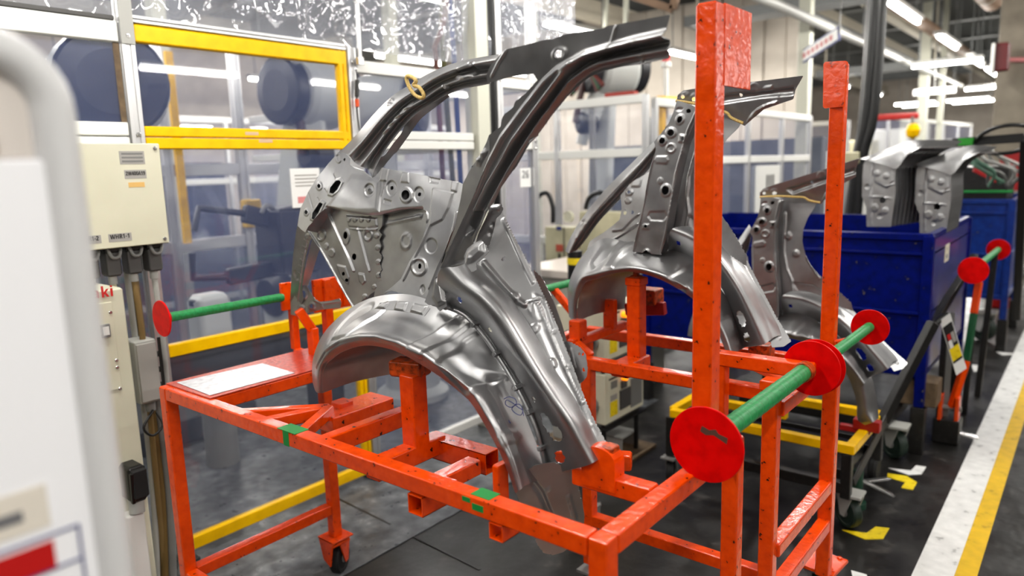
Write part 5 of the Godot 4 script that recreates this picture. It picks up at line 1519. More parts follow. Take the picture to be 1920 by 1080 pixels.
	var poly := PackedVector2Array([Vector2(q0.x, -q0.z), Vector2(q1.x, -q1.z), Vector2(q2.x, -q2.z), Vector2(q3.x, -q3.z)])
	part(card, "sheet", MB.new().plate(Vector3(0, 0.9512, 0), Vector3.RIGHT, Vector3(0, 0, -1), poly, 0.0018), textured(mat(Color.WHITE, 0.3), ramp_tex(noise(0.02, 91), [[0.0, Color(0.64, 0.64, 0.66)], [0.4, Color(0.76, 0.76, 0.78)], [1.0, Color(0.84, 0.84, 0.85)]]), 3.0))

func cart_second() -> void:
	var c := thing("part_cart", Vector3(-1.1, 0, -2.25), "orange part cart with green taped coupling bar holding the second quarter panel", "cart")
	var Y := 0.924
	var xr := -0.65
	var xl := -1.62
	var zf := -2.05
	var zb := -2.46
	tb(c, "front_rail", Vector3(xl, Y, zf), Vector3(xr - 0.021, Y, zf))
	tb(c, "side_rail", Vector3(xr, Y, -1.93), Vector3(xr, Y, zb))
	tb(c, "side_rail", Vector3(xl, Y, zf - 0.021), Vector3(xl, Y, zb))
	tb(c, "rear_rail", Vector3(xl, Y, zb), Vector3(xr - 0.02, Y, zb))
	tb(c, "lower_rail", Vector3(xl, 0.345, zf), Vector3(xr - 0.021, 0.345, zf))
	tb(c, "lower_rail", Vector3(xr, 0.505, -1.93), Vector3(xr, 0.505, zb))
	tb(c, "lower_rail", Vector3(xr, 0.365, -1.93), Vector3(xr, 0.365, zb))
	tb(c, "leg", Vector3(-1.345, Y, zf + 0.002), Vector3(-1.345, 0.17, zf + 0.002))
	tb(c, "leg", Vector3(xr - 0.01, 1.0, -1.92), Vector3(xr - 0.01, 0.17, -1.92))
	tb(c, "leg", Vector3(xr, Y, zb), Vector3(xr, 0.17, zb), null, 0.046, 0.046)
	tb(c, "leg", Vector3(xl, Y, zb), Vector3(xl, 0.17, zb))
	part(c, "leg_collar", MB.new().box(Vector3(xr - 0.01, 0.995, -1.92), Vector3(0.055, 0.03, 0.055), 0.004), M.orange)
	# hooped bracket that carries the coupling bar
	tb(c, "hoop", Vector3(-0.862, 1.029, -1.99), Vector3(-0.572, 1.029, -1.99))
	tb(c, "hoop", Vector3(-0.841, 1.012, -1.995), Vector3(-0.841, 0.80, -1.995))
	# posts and saddle under the panel
	tb(c, "arch_post", Vector3(-1.222, 0.93, -2.17), Vector3(-1.222, 1.215, -2.17), null, 0.052, 0.052)
	tb(c, "post_foot", Vector3(-1.222, 0.915, zf), Vector3(-1.222, 0.915, -2.21), null, 0.07, 0.05)
	part(c, "arch_pin", MB.new().lathe(Vector3(-1.222, 1.215, -2.17), Vector3.UP, [[0.022, 0.0], [0.022, 0.008], [0.012, 0.012], [0.011, 0.035], [0.005, 0.046], [0.0, 0.047]], 12), M.orange_worn)
	part(c, "post_cap", MB.new().box(Vector3(-1.222, 1.205, -2.17), Vector3(0.06, 0.028, 0.06), 0.004), M.orange)
	tb(c, "saddle_rail", Vector3(-1.42, 0.98, -2.05), Vector3(-1.42, 0.98, -2.43), null, 0.03, 0.034)
	tb(c, "saddle_upright", Vector3(-1.42, 0.985, -2.32), Vector3(-1.42, 1.10, -2.32), null, 0.03, 0.05)
	tb(c, "saddle_upright", Vector3(-1.42, 0.985, -2.10), Vector3(-1.42, 1.06, -2.10), null, 0.05, 0.05)
	tb(c, "saddle_leg", Vector3(-1.345, 0.94, -2.07), Vector3(-1.41, 0.98, -2.07), null, 0.03, 0.03)
	part(c, "saddle_block", MB.new().box(Vector3(-1.33, 1.10, -2.45), Vector3(0.1, 0.06, 0.08), 0.006), M.orange_worn)
	tb(c, "saddle_arm", Vector3(-1.25, 1.06, -2.44), Vector3(-1.42, 1.04, -2.44), M.red_paint, 0.03, 0.05)
	tb(c, "right_arm", Vector3(-0.93, 0.955, -2.3), Vector3(-0.67, 0.955, -2.1), null, 0.05, 0.02)
	part(c, "right_block", MB.new().box(Vector3(-0.83, 0.985, -2.3), Vector3(0.07, 0.05, 0.06), 0.005), M.orange_worn)
	# tall post with flag
	tb(c, "guide_post", Vector3(xr - 0.005, Y, -2.42), Vector3(xr - 0.005, 1.888, -2.42), null, 0.044, 0.044)
	part(c, "flag_plate", MB.new().plate(Vector3(-0.667, 1.755, -2.392), Vector3(0.92, 0, 0.38).normalized(), Vector3.UP, PackedVector2Array([Vector2(-0.032, 0.006), Vector2(-0.026, 0.0), Vector2(0.042, 0.0), Vector2(0.046, 0.128), Vector2(0.038, 0.134), Vector2(-0.03, 0.14), Vector2(-0.036, 0.134)]), 0.007), M.orange)
	part(c, "caster_plate", MB.new().box(Vector3(-0.69, 0.168, -2.54), Vector3(0.16, 0.014, 0.14), 0.003, Basis(Vector3.UP, -0.1)), M.orange)
	for q in [[-0.06, -0.05], [0.06, -0.05], [0.06, 0.05], [-0.06, 0.05]]:
		part(c, "bolt", bolt(MB.new(), Vector3(-0.69 + q[0], 0.175, -2.54 + q[1]), Vector3.UP, 0.009), M.orange)
	caster(c, Vector3(-0.69, 0, -2.54), 0.062, mat(Color(0.02, 0.16, 0.09), 0.5), M.grey, 0.4)
	part(c, "brake_pedal", MB.new().bar(Vector3(-0.76, 0.14, -2.5), Vector3(-0.72, 0.04, -2.44), 0.03, 0.008, 0.002), M.grey)
	caster(c, Vector3(-1.345, 0, zf), 0.062, M.rubber, M.grey, 0.2)
	caster(c, Vector3(xr - 0.01, 0, -1.92), 0.062, M.rubber, M.grey, 0.2)
	caster(c, Vector3(xl, 0, zb), 0.062, M.rubber, M.grey, 0.2)
	# coupling bar: discs at both ends
	var e := Vector3(-0.592, 1.03, -1.965)
	var s := Vector3(-0.602, 1.018, -1.36)
	taped(c, e, s, 0.0225, 16)
	part(c, "bar_collar", MB.new().cyl(e + Vector3(0, 0, -0.02), e + Vector3(0, 0, 0.012), 0.027), M.orange_worn)
	red_disc(c, s + Vector3(0.0, 0.0, 0.0), 0.082)
	red_disc(c, Vector3(-0.589, 1.027, -2.022), 0.078)
	part(c, "disc_scrape", MB.new().plate(s + Vector3(-0.012, 0.022, 0.0031), Vector3.RIGHT, Vector3.UP, PackedVector2Array([Vector2(0, 0.006), Vector2(0.012, 0.0), Vector2(0.03, 0.003), Vector2(0.058, -0.01), Vector2(0.06, 0.003), Vector2(0.04, 0.008), Vector2(0.034, 0.016), Vector2(0.02, 0.012), Vector2(0.004, 0.018)]), 0.0006), mat(Color(0.3, 0.22, 0.18), 0.4), "bare scraped patch")
	# rear coupling bar
	part(c, "stop_disc", MB.new().lathe(Vector3(-0.586, 1.025, -2.06), Vector3(0, 0, 1), [[0.0, 0.0], [0.077, 0.0], [0.078, 0.001], [0.078, 0.005], [0.0, 0.0055]], 48), M.red, "red steel disc")
	taped(c, Vector3(-0.586, 1.025, -2.65), Vector3(-0.586, 1.025, -2.065), 0.0165, 13)
	red_disc(c, Vector3(-0.586, 1.022, -2.66), 0.062)
	tb(c, "coupling_arm", Vector3(-0.65, 1.0, -2.42), Vector3(-0.586, 1.02, -2.42), null, 0.03, 0.03)
	# left coupling bar
	var lz := Vector3(-1.959, 0.984, -2.75)
	taped(c, Vector3(xl - 0.15, 1.1, -2.78), Vector3(xl - 0.15, 1.1, -2.3), 0.016, 9)
	red_disc(c, Vector3(xl - 0.15, 1.1, -2.79), 0.06)
	tb(c, "coupling_arm", Vector3(xl, 0.95, -2.44), Vector3(xl - 0.15, 1.09, -2.44), null, 0.03, 0.03)

func cart_yellow() -> void:
	var c := thing("part_cart", Vector3(-1.15, 0, -3.33), "low cart with yellow top frame and black legs holding the third panel", "cart")
	low_carriage(c)
	var xl := -1.58
	var xr := -0.745
	var zf := -3.15
	var zb := -3.66
	for q in [[Vector3(xl, 0.38, zf), Vector3(xr + 0.02, 0.38, zf)], [Vector3(xl, 0.38, zb), Vector3(xr + 0.02, 0.38, zb)], [Vector3(xl, 0.38, zf - 0.02), Vector3(xl, 0.38, zb + 0.02)], [Vector3(xr, 0.38, zf - 0.02), Vector3(xr, 0.38, zb + 0.02)]]:
		tb(c, "top_rail", q[0], q[1], M.yellow)
	tb(c, "top_rail", Vector3(xl, 0.38, -3.42), Vector3(-1.1, 0.38, -3.42), M.yellow)
	for q in [[xl, zf], [xr - 0.01, zf], [xl, zb], [xr, zb]]:
		tb(c, "leg", Vector3(q[0], 0.36, q[1]), Vector3(q[0], 0.155, q[1]), M.black_metal)
		if q[0] < -1.0:
			caster(c, Vector3(q[0], 0, q[1]), 0.062, M.rubber, M.grey, 0.3)
	tb(c, "lower_rail", Vector3(xl, 0.2, zf), Vector3(xr, 0.2, zf), M.black_metal, 0.04, 0.05)
	tb(c, "lower_rail", Vector3(xl, 0.2, zb), Vector3(xr, 0.2, zb), M.black_metal, 0.04, 0.05)
	part(c, "rest_block", MB.new().box(Vector3(-0.735, 0.42, -3.38), Vector3(0.11, 0.05, 0.05), 0.004), M.red_paint, "red rest block")
	tb(c, "rest_arm", Vector3(-0.85, 0.39, -3.38), Vector3(-0.72, 0.39, -3.38), M.red_paint, 0.03, 0.03)
	tb(c, "panel_post", Vector3(-1.2, 0.38, -3.42), Vector3(-1.2, 0.82, -3.42), M.black_metal)
	# inclined black arm
	tb(c, "tow_arm", Vector3(-0.717, 0.373, -3.6), Vector3(-0.574, 0.818, -3.85), M.black_metal, 0.04, 0.05)
	tb(c, "tow_plate", Vector3(-0.75, 0.189, -3.25), Vector3(-0.702, 0.39, -3.6), M.black_metal, 0.01, 0.05)

# ---------- stamped quarter panels ----------
func sheet_part(p: Node3D, called: String, d: Dictionary, cell: float, m: Material, bulge := 0.0, label := "") -> MeshInstance3D:
	return part(p, called, sheet(d, cell, 0.0016, bulge), m, label)

# second skin behind a blank: the same outline a little inside, with walls up to the front sheet
func tray(d: Dictionary, depth: float) -> MB:
	var o: Vector3 = d.f[0]
	var ux: Vector3 = d.f[1]
	var uy: Vector3 = d.f[2]
	var nz := ux.cross(uy)
	var mb := MB.new()
	for poly in Geometry2D.offset_polygon(pts2(d.o), -0.006):
		mb.plate(o - nz * depth, ux, uy, poly, 0.0016)
		for i in poly.size():
			var p: Vector2 = poly[i]
			var q: Vector2 = poly[(i + 1) % poly.size()]
			var e := (q - p).normalized()
			var m := ux * e.y - uy * e.x
			var A := o + ux * p.x + uy * p.y - nz * 0.003
			var B := o + ux * q.x + uy * q.y - nz * 0.003
			mb.quad(mb.vert(A, m), mb.vert(B, m), mb.vert(B - nz * depth, m), mb.vert(A - nz * depth, m))
	return mb

func panels() -> void:
	var a := thing("quarter_panel", Vector3(-1.4, 0.61, -1.3), "large stamped steel quarter panel with blue pen scribble on the front cart", "car panel")
	part(a, "wheelhouse_shell", loft(P1_SHELL, 300, 90, 0.0016, P1_SHELL_F), M.steel)
	sheet_part(a, "wheelhouse_end", P1_LOWER, 0.004, M.steel)
	part(a, "wheelhouse_wall", loft(P1_INNER, 60, 14, 0.0016, [], Vector3(1, -0.5, 0.3)), M.steel)
	part(a, "arch_channel", loft(P1_CHANNEL, 200, 80, 0.0016, P1_CHANNEL_F, Vector3(0.4, 0.5, 1), P1_CHANNEL_H), M.steel)
	part(a, "rear_pillar_arch", loft(P1_ARCH, 160, 56, 0.0016, P1_ARCH_F), M.steel)
	part(a, "arch_flange", loft(P1_FLANGE, 60, 6, 0.0016), M.steel)
	sheet_part(a, "pillar", P1_PILLAR, 0.003, M.steel)
	sheet_part(a, "pillar_flange", P1_STRIPE, 0.004, M.steel)
	sheet_part(a, "quarter_inner", P1_QUARTER, 0.0021, M.steel)
	sheet_part(a, "gusset", P1_GUSSET, 0.0021, M.steel)
	part(a, "outer_skin", tray(P1_QUARTER, 0.055), M.steel)
	part(a, "gusset_back", tray(P1_GUSSET, 0.05), M.steel)
	sheet_part(a, "web", P1_WEB, 0.005, M.steel)
	sheet_part(a, "strut", P1_STRUT, 0.003, M.steel)
	part(a, "strut_side", loft(P1_STRUT_SIDE, 20, 8, 0.0016, [], Vector3(1, 0, 0.4)), M.steel)
	sheet_part(a, "strut_foot", P1_FOOT, 0.003, M.steel)
	sheet_part(a, "tail_sheet", P1_TAIL, 0.0035, M.steel)
	sheet_part(a, "back_skin", P1_BACK_SKIN, 0.006, M.steel)
	sheet_part(a, "end_tab", P1_TAB, 0.003, M.steel, 0.0, "bright tab with small slots")
	sheet_part(a, "knuckle", P1_KNUCKLE, 0.003, M.steel)
	sheet_part(a, "clip_bracket", P1_CLIP, 0.003, M.steel)
	sheet_part(a, "step_strip", P1_STRIP, 0.003, M.steel)
	sheet_part(a, "joint_plate", P1_JOINT, 0.003, M.steel)
	# bright beaded flange along the seam of shell and channel
	var seam := smooth_path(P1_SEAM, 90)
	part(a, "seam_bead", MB.new().tube(seam, 0.0055, 8), M.steel)
	for k in [9, 26, 38, 52, 63, 76, 88]:
		var sb := MB.new().box(seam[k] + Vector3(0.004, 0.004, 0.004), Vector3(0.024, 0.014, 0.012), 0.004, MB.aim(seam[k - 1], seam[mini(k + 1, 90)]))
		part(a, "weld_tab", sb, M.steel)
	part(a, "foam_seal", MB.new().tube(smooth_path(P1_FOAM + [P1_FOAM[0]], 60), 0.0052, 8), M.foam, "pale yellow foam sealing strip")
	part(a, "pen_scribble", MB.new().tube(smooth_path(P1_INK, 90), 0.0009, 5), M.ink_blue, "blue pen scribble")
	part(a, "pen_scribble", MB.new().tube(smooth_path(P1_INK2, 12), 0.0009, 5), M.ink_blue, "blue pen scribble")
	var b := thing("quarter_panel", Vector3(-1.2, 0.95, -2.25), "stamped steel quarter panel with flat pillar plate on the second cart", "car panel")
	part(b, "wheelhouse_shell", loft(P2_SHELL, 150, 40, 0.0016, P2_SHELL_F), M.steel)
	part(b, "wheelhouse_wall", loft(P2_INNER, 50, 10, 0.0016, [], Vector3(1, -0.5, 0.3)), M.steel)
	part(b, "arch_channel", loft(P2_CHANNEL, 120, 48, 0.0016, [], Vector3(0.4, 0.5, 1), P2_CHANNEL_H), M.steel)
	part(b, "rear_pillar_arch", loft(P2_RAIL, 90, 24, 0.0016, P2_RAIL_F), M.steel)
	sheet_part(b, "pillar", P2_PILLAR, 0.003, M.steel)
	part(b, "outer_skin", tray(P2_PILLAR, 0.05), M.steel)
	sheet_part(b, "flank", P2_FLANK, 0.004, M.steel)
	sheet_part(b, "roof_rail", P2_ROOF, 0.004, M.steel)
	sheet_part(b, "quarter_inner", P2_QUARTER, 0.004, M.steel)
	sheet_part(b, "tail_sheet", P2_TAIL, 0.004, M.steel)
	part(b, "foam_seal", MB.new().tube(smooth_path(P2_FOAM, 40), 0.0045, 8), M.foam, "pale yellow foam sealing strip")
	var c := copy(b, Vector3.ZERO, "stamped steel quarter panel leaning on the low yellow cart")
	var piv := Vector3(-1.095, 1.8, -2.205)
	var goal := Vector3(-1.18, 1.44, -3.2)
	var bs := Basis(Vector3(0, 0, 1), deg_to_rad(16.0)).scaled(Vector3.ONE * 1.08)
	c.transform = Transform3D(bs, goal - bs * (piv - b.position))
	# the lower end of the wheelhouse shows on this one
	var tail := MeshInstance3D.new()
	tail.name = "wheelhouse_tail"
	tail.mesh = built(loft(P3_TAIL, 60, 16, 0.0016))
	tail.material_override = M.steel
	c.add_child(tail)
	tail.transform = c.transform.affine_inverse()

# ---------- blue bins with nested panels ----------
func bin(at: Vector3, s: Vector3, m: Material, label: String) -> Node3D:
	# at: floor point of the left rear corner's opposite, i.e. minimum x and z; s: size, open top
	var t := thing("steel_bin", at + Vector3(s.x * 0.5, 0, s.z * 0.5), label, "bin")
	var y0 := 0.42
	var a := Vector3(at.x, y0, at.z)
	var b := at + s
	part(t, "wall", MB.new().span(Vector3(a.x, y0, b.z - 0.012), Vector3(b.x, b.y, b.z), 0.003), m)
	part(t, "wall", MB.new().span(Vector3(a.x, y0, a.z), Vector3(b.x, b.y, a.z + 0.012), 0.003), m)
	part(t, "wall", MB.new().span(Vector3(a.x, y0, a.z), Vector3(a.x + 0.012, b.y, b.z), 0.003), m)
	part(t, "wall", MB.new().span(Vector3(b.x - 0.012, y0, a.z), Vector3(b.x, b.y, b.z), 0.003), m)
	part(t, "floor_plate", MB.new().span(Vector3(a.x, y0, a.z), Vector3(b.x, y0 + 0.02, b.z), 0.003), m)
	for q in [[a.x, a.z], [b.x, a.z], [a.x, b.z], [b.x, b.z]]:
		part(t, "corner_post", MB.new().span(Vector3(q[0] - 0.025, 0.26, q[1] - 0.025), Vector3(q[0] + 0.025, b.y - 0.01, q[1] + 0.025), 0.006), m)
		part(t, "foot", MB.new().span(Vector3(q[0] - 0.035, 0.0, q[1] - 0.035), Vector3(q[0] + 0.035, 0.26, q[1] + 0.035), 0.004), M.black_metal)
	for y in [b.y - 0.02, y0 + 0.02, y0 + (b.y - y0) * 0.86, y0 + (b.y - y0) * 0.45]:
		var w := 0.018 if y > b.y - 0.1 or y < y0 + 0.1 else 0.008
		part(t, "rim", MB.new().bar(Vector3(a.x, y, b.z + 0.006), Vector3(b.x, y, b.z + 0.006), 0.02, w * 2.0, 0.004), m)
		part(t, "rim", MB.new().bar(Vector3(b.x + 0.006, y, a.z), Vector3(b.x + 0.006, y, b.z), 0.02, w * 2.0, 0.004), m)
	return t

func bins() -> void:
	var b1 := bin(Vector3(-2.33, 0, -5.62), Vector3(1.65, 1.2, 1.34), M.blue, "large dark blue steel bin filled with nested panels")
	# lighter side plate and the paper tag on it
	part(b1, "side_plate", MB.new().span(Vector3(-0.672, 0.44, -5.6), Vector3(-0.664, 1.17, -4.33), 0.002), textured(mat(Color.WHITE, 0.22), ramp_tex(noise(0.01, 71), [[0.0, Color(0.07, 0.1, 0.4)], [0.5, Color(0.12, 0.13, 0.46)], [1.0, Color(0.3, 0.2, 0.45)]]), 0.8), "lighter blue side plate")
	part(b1, "paper_tag", MB.new().span(Vector3(-0.664, 1.0, -4.82), Vector3(-0.662, 1.1, -4.68), 0.0), mat(Color(0.8, 0.76, 0.68), 0.6), "white paper tag")
	print_line(b1, Vector3(-0.6612, 1.065, -4.735), Vector3(0, 0, -1), Vector3.UP, 0.018, 0.016, M.ink_grey)
	print_line(b1, Vector3(-0.6612, 1.02, -4.715), Vector3(0, 0, -1), Vector3.UP, 0.05, 0.022, M.ink_grey)
	part(b1, "pallet_block", MB.new().span(Vector3(-0.78, 0.26, -4.45), Vector3(-0.6, 0.4, -4.29), 0.006), M.wood, "wooden block under the bin")
	# nested panels standing in the bin
	var proto := nested_panel(Vector3.ZERO)
	var n := 0
	for k in 9:
		var o: Node3D = proto if k == 0 else copy(proto, Vector3(0.012 * k, 0.0, -0.048 * k), "")
		o.set_meta("group", "panels nested in the first stack of the blue bin")
		o.set_meta("label", "grey stamped panel nested in the taller stack in the blue bin" if k > 0 else "foremost grey stamped panel of the taller stack in the blue bin")
	var off := Vector3(-0.655, 1.342, -4.62) - Vector3(-0.921, 1.389, -4.62)
	for k in 8:
		var o := copy(proto, Vector3(off.x, -0.04, -0.08 - 0.048 * k), "")
		o.set_meta("group", "panels nested in the second stack of the blue bin")
		o.set_meta("label", "grey stamped panel nested in the shorter stack in the blue bin" if k > 0 else "foremost grey stamped panel of the shorter stack in the blue bin")
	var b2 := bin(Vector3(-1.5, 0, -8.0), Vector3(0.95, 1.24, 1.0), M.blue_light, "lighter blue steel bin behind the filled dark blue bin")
	part(b2, "green_edge", MB.new().bar(Vector3(-1.0, 1.3, -7.0), Vector3(-0.55, 1.3, -7.0), 0.02, 0.02), M.green_flat)
	part(b2, "dark_insert", MB.new().span(Vector3(-1.1, 1.2, -7.7), Vector3(-0.6, 1.5, -7.1), 0.01), M.black_metal)
	part(b2, "striped_edge", MB.new().bar(Vector3(-0.82, 1.48, -6.9), Vector3(-0.653, 1.384, -6.9), 0.02, 0.03), M.red_paint)

func nested_panel(shift: Vector3) -> Node3D:
	var t := thing("nested_panel", Vector3(-0.994, 1.244, -4.62), "", "car panel")
	sheet_part(t, "face", N_FACE, 0.005, M.steel)
	part(t, "roof_flare", loft(N_FLARE, 40, 12, 0.0016), M.steel)
	part(t, "return_flange", loft(N_EDGE, 30, 6, 0.0016, [], Vector3(1, 0, 0.3)), M.steel)
	return t

# ---------- things at the right and behind ----------
func tape(a: Array, m: Material, label: String) -> void:
	var q := PackedVector2Array()
	for p in a:
		q.append(Vector2(p.x, -p.z))
	solo("floor_tape", MB.new().plate(Vector3(0, 0.0022, 0), Vector3.RIGHT, Vector3(0, 0, -1), q, 0.002), m, label, "tape")

# black running gear under the yellow topped cart
func low_carriage(d: Node3D) -> void:
	var green := mat(Color(0.03, 0.12, 0.08), 0.5)
	tb(d, "side_beam", Vector3(-0.84, 0.19, -3.3), Vector3(-0.78, 0.22, -4.6), M.black_metal, 0.05, 0.05)
	tb(d, "side_beam", Vector3(-1.6, 0.19, -3.8), Vector3(-0.8, 0.19, -3.8), M.black_metal, 0.05, 0.05)
	tb(d, "side_beam", Vector3(-1.6, 0.19, -4.1), Vector3(-0.8, 0.19, -4.1), M.black_metal, 0.05, 0.05)
	part(d, "hinge_block", MB.new().box(Vector3(-0.80, 0.2, -3.7), Vector3(0.07, 0.06, 0.12), 0.006), M.black)
	part(d, "hinge_block", MB.new().box(Vector3(-0.82, 0.18, -3.38), Vector3(0.06, 0.06, 0.09), 0.006), M.black)
	caster(d, Vector3(-0.735, 0, -3.19), 0.07, green, M.grey_light, 0.9)
	caster(d, Vector3(-0.74, 0, -4.12), 0.08, green, M.grey_light, 0.9)
	part(d, "guide_wheel", MB.new().lathe(Vector3(-0.80, 0.06, -3.78), Vector3.RIGHT, [[0.0, 0.0], [0.05, 0.0], [0.06, 0.01], [0.06, 0.03], [0.05, 0.04], [0.0, 0.04]], 24), M.rubber)
	part(d, "floor_lock", MB.new().cyl(Vector3(-0.77, 0.03, -3.42), Vector3(-0.77, 0.18, -3.42), 0.022), mat(Color(0.05, 0.22, 0.15), 0.5), "green floor lock")
	part(d, "lock_foot", MB.new().cyl(Vector3(-0.77, 0.0, -3.42), Vector3(-0.77, 0.03, -3.42), 0.04), mat(Color(0.05, 0.22, 0.15), 0.5))
	part(d, "lock_pedal", MB.new().bar(Vector3(-0.77, 0.13, -3.44), Vector3(-0.64, 0.055, -3.52), 0.035, 0.012, 0.004), M.chrome)
	part(d, "lock_pedal", MB.new().bar(Vector3(-0.76, 0.11, -3.47), Vector3(-0.68, 0.09, -3.62), 0.025, 0.01, 0.004), M.chrome)

func right_side() -> void:
	var green := mat(Color(0.03, 0.12, 0.08), 0.5)
	tape([Vector3(-0.764, 0, -3.156), Vector3(-0.673, 0, -3.188), Vector3(-0.655, 0, -3.27), Vector3(-0.604, 0, -3.289), Vector3(-0.605, 0, -3.175), Vector3(-0.665, 0, -3.127)], M.yellow_tape, "yellow angled floor tape beside the green caster")
	tape([Vector3(-0.74, 0, -3.895), Vector3(-0.656, 0, -3.914), Vector3(-0.599, 0, -3.863), Vector3(-0.599, 0, -3.759), Vector3(-0.649, 0, -3.753), Vector3(-0.647, 0, -3.829), Vector3(-0.73, 0, -3.847)], M.yellow_tape, "yellow hooked floor tape beside a white tape mark")
	tape([Vector3(-0.751, 0, -3.969), Vector3(-0.652, 0, -3.997), Vector3(-0.643, 0, -4.086), Vector3(-0.598, 0, -4.092), Vector3(-0.6, 0, -3.978), Vector3(-0.65, 0, -3.934)], M.floor_white, "white angled floor tape next to yellow hooked tape")
	tape([Vector3(-0.57, 0, -6.924), Vector3(-0.455, 0, -6.936), Vector3(-0.424, 0, -7.078), Vector3(-0.406, 0, -6.947), Vector3(-0.518, 0, -6.836)], M.floor_white, "small white floor tape near the far caster")
	tape([Vector3(-0.676, 0, -6.394), Vector3(-0.608, 0, -6.402), Vector3(-0.59, 0, -6.273), Vector3(-0.638, 0, -6.19)], M.floor_white, "white floor tape scrap behind the red and green handle")
	tape([Vector3(-0.648, 0, -2.843), Vector3(-0.593, 0, -2.846), Vector3(-0.574, 0, -2.806), Vector3(-0.622, 0, -2.77)], M.floor_white, "white floor tape scrap beneath the orange caster plate")
	# sign on its inclined black arm
	var s := thing("sign_stand", Vector3(-0.624, 0, -4.587), "black stand with a small yellow and black sign beside the bin", "sign")
	var foot := Vector3(-0.621, 0, -4.569)
	part(s, "post", MB.new().bar(foot, Vector3(foot.x, 0.74, foot.z), 0.045, 0.03), M.black_metal)
	part(s, "post_edge", MB.new().bar(foot + Vector3(0.026, 0, 0), Vector3(foot.x + 0.026, 0.74, foot.z), 0.006, 0.034, 0.001), M.grey)
	part(s, "clamp", MB.new().cyl(Vector3(-0.66, 0.691, -4.277), Vector3(-0.6, 0.755, -4.377), 0.018), M.black)
	var zz := -4.33
	var e1 := Vector3(-0.616, 0.735, -4.33)
	var bu := Vector3(-0.573, 0.78, -4.33) - e1
	var bv := Vector3(-0.523, 0.448, -4.33) - e1
	var rects := [["sign_board", 0.0, 1.0, 0.0, 1.0, M.paper, "white sign board"], ["black_panel", 0.06, 0.97, 0.14, 0.80, M.ink, ""], ["red_square", 0.22, 0.52, 0.30, 0.40, M.ink_red, ""], ["white_square", 0.16, 0.5, 0.41, 0.54, M.paper, ""], ["white_mark", 0.58, 0.9, 0.30, 0.48, M.label_grey, ""], ["yellow_panel", 0.06, 0.97, 0.54, 0.76, M.yellow_tape, "yellow panel"]]
	for k in rects.size():
		var q: Array = rects[k]
		var poly := PackedVector2Array()
		for w in [[q[1], q[3]], [q[2], q[3]], [q[2], q[4]], [q[1], q[4]]]:
			var p: Vector3 = bu * float(w[0]) + bv * float(w[1])
			poly.append(Vector2(p.x, p.y))
		var lift := 0.0 if k == 0 else (0.001 if k == 1 else 0.002)
		part(s, q[0], MB.new().plate(e1 + Vector3(0, 0, lift), Vector3.RIGHT, Vector3.UP, poly, 0.006 if k == 0 else 0.0008), q[5], q[6])
	part(s, "back_arm", MB.new().bar(Vector3(-0.659, 0.699, -4.42), Vector3(-0.554, 1.008, -5), 0.04, 0.04), M.black_metal)
	# red and green handle pole
	var h := thing("handle_pole", Vector3(-0.6, 0, -4.925), "red and green painted handle pole hinged near the floor", "pole")
	var pb := Vector3(-0.562, 0.199, -4.55)
	var pm := Vector3(-0.513, 0.469, -4.6)
	var pg := Vector3(-0.501, 0.727, -4.66)
	var pt := Vector3(-0.492, 0.902, -4.7)
	part(h, "lower_tube", MB.new().bar(pb, pm, 0.034, 0.034), M.orange)
	part(h, "green_tube", MB.new().bar(pm, pg, 0.033, 0.033), mat(Color(0.02, 0.3, 0.15), 0.4), "green section")
	part(h, "upper_tube", MB.new().bar(pg, pt, 0.034, 0.034), M.orange)
	part(h, "hinge_plate", MB.new().box(pb + Vector3(-0.05, 0.0, 0), Vector3(0.02, 0.16, 0.1), 0.006), M.orange)
	part(h, "hinge_plate", MB.new().box(pb + Vector3(0.03, 0.0, 0), Vector3(0.02, 0.14, 0.08), 0.006), M.orange)
	part(h, "pivot", MB.new().cyl(pb + Vector3(-0.07, 0, 0), pb + Vector3(0.05, 0, 0), 0.014), M.grey)
	part(h, "base", MB.new().span(Vector3(pb.x - 0.08, 0.0, pb.z - 0.08), Vector3(pb.x + 0.05, pb.y - 0.06, pb.z + 0.05), 0.006), M.black_metal)
	part(h, "pedal", MB.new().bar(Vector3(pb.x, 0.07, pb.z), Vector3(pb.x + 0.13, 0.035, pb.z - 0.05), 0.04, 0.014, 0.004), M.chrome)
	# far coupling bar with red discs
	var f := thing("coupling_bar", Vector3(-0.45, 1.052, -4.04), "green bar between two red discs above the handle pole", "bar")
	var f0 := Vector3(-0.5, 0.991, -4.489)
	var f1 := Vector3(-0.5, 0.979, -5.662)
	taped(f, f1, f0, 0.018, 12)
	red_disc(f, f0, 0.072)
	red_disc(f, f1, 0.068)
	part(f, "black_post", MB.new().bar(Vector3(f1.x - 0.04, 0.0, f1.z + 0.12), Vector3(f1.x - 0.01, f1.y, f1.z + 0.06), 0.035, 0.035), M.black_metal)
	part(f, "black_post", MB.new().bar(Vector3(f0.x - 0.06, 0.0, f0.z - 0.62), f0 + Vector3(0, -0.01, -0.2), 0.03, 0.03), M.black_metal)
	# far pale caster carriage
	var w := thing("far_carriage", Vector3(-0.8, 0, -7.2), "dark carriage with a white green-wheeled caster at the lane", "cart")
	tb(w, "beam", Vector3(-1.6, 0.3, -8.2), Vector3(-0.55, 0.3, -8.2), M.black_metal, 0.08, 0.1)
	tb(w, "beam", Vector3(-0.6, 0.3, -8.2), Vector3(-0.6, 0.3, -9.6), M.black_metal, 0.08, 0.1)
	caster(get_node("steel_bin_001"), Vector3(-0.68, 0, -7.3), 0.11, green, M.white, 0.9)
	caster(w, Vector3(-0.68, 0, -9.2), 0.11, green, M.white, 0.9)
	for k in 3:
		tb(w, "post", Vector3(-0.62, 0.3, -8.3 - 0.6 * k), Vector3(-0.62, 1.25, -8.3 - 0.6 * k), M.grey, 0.05, 0.05)
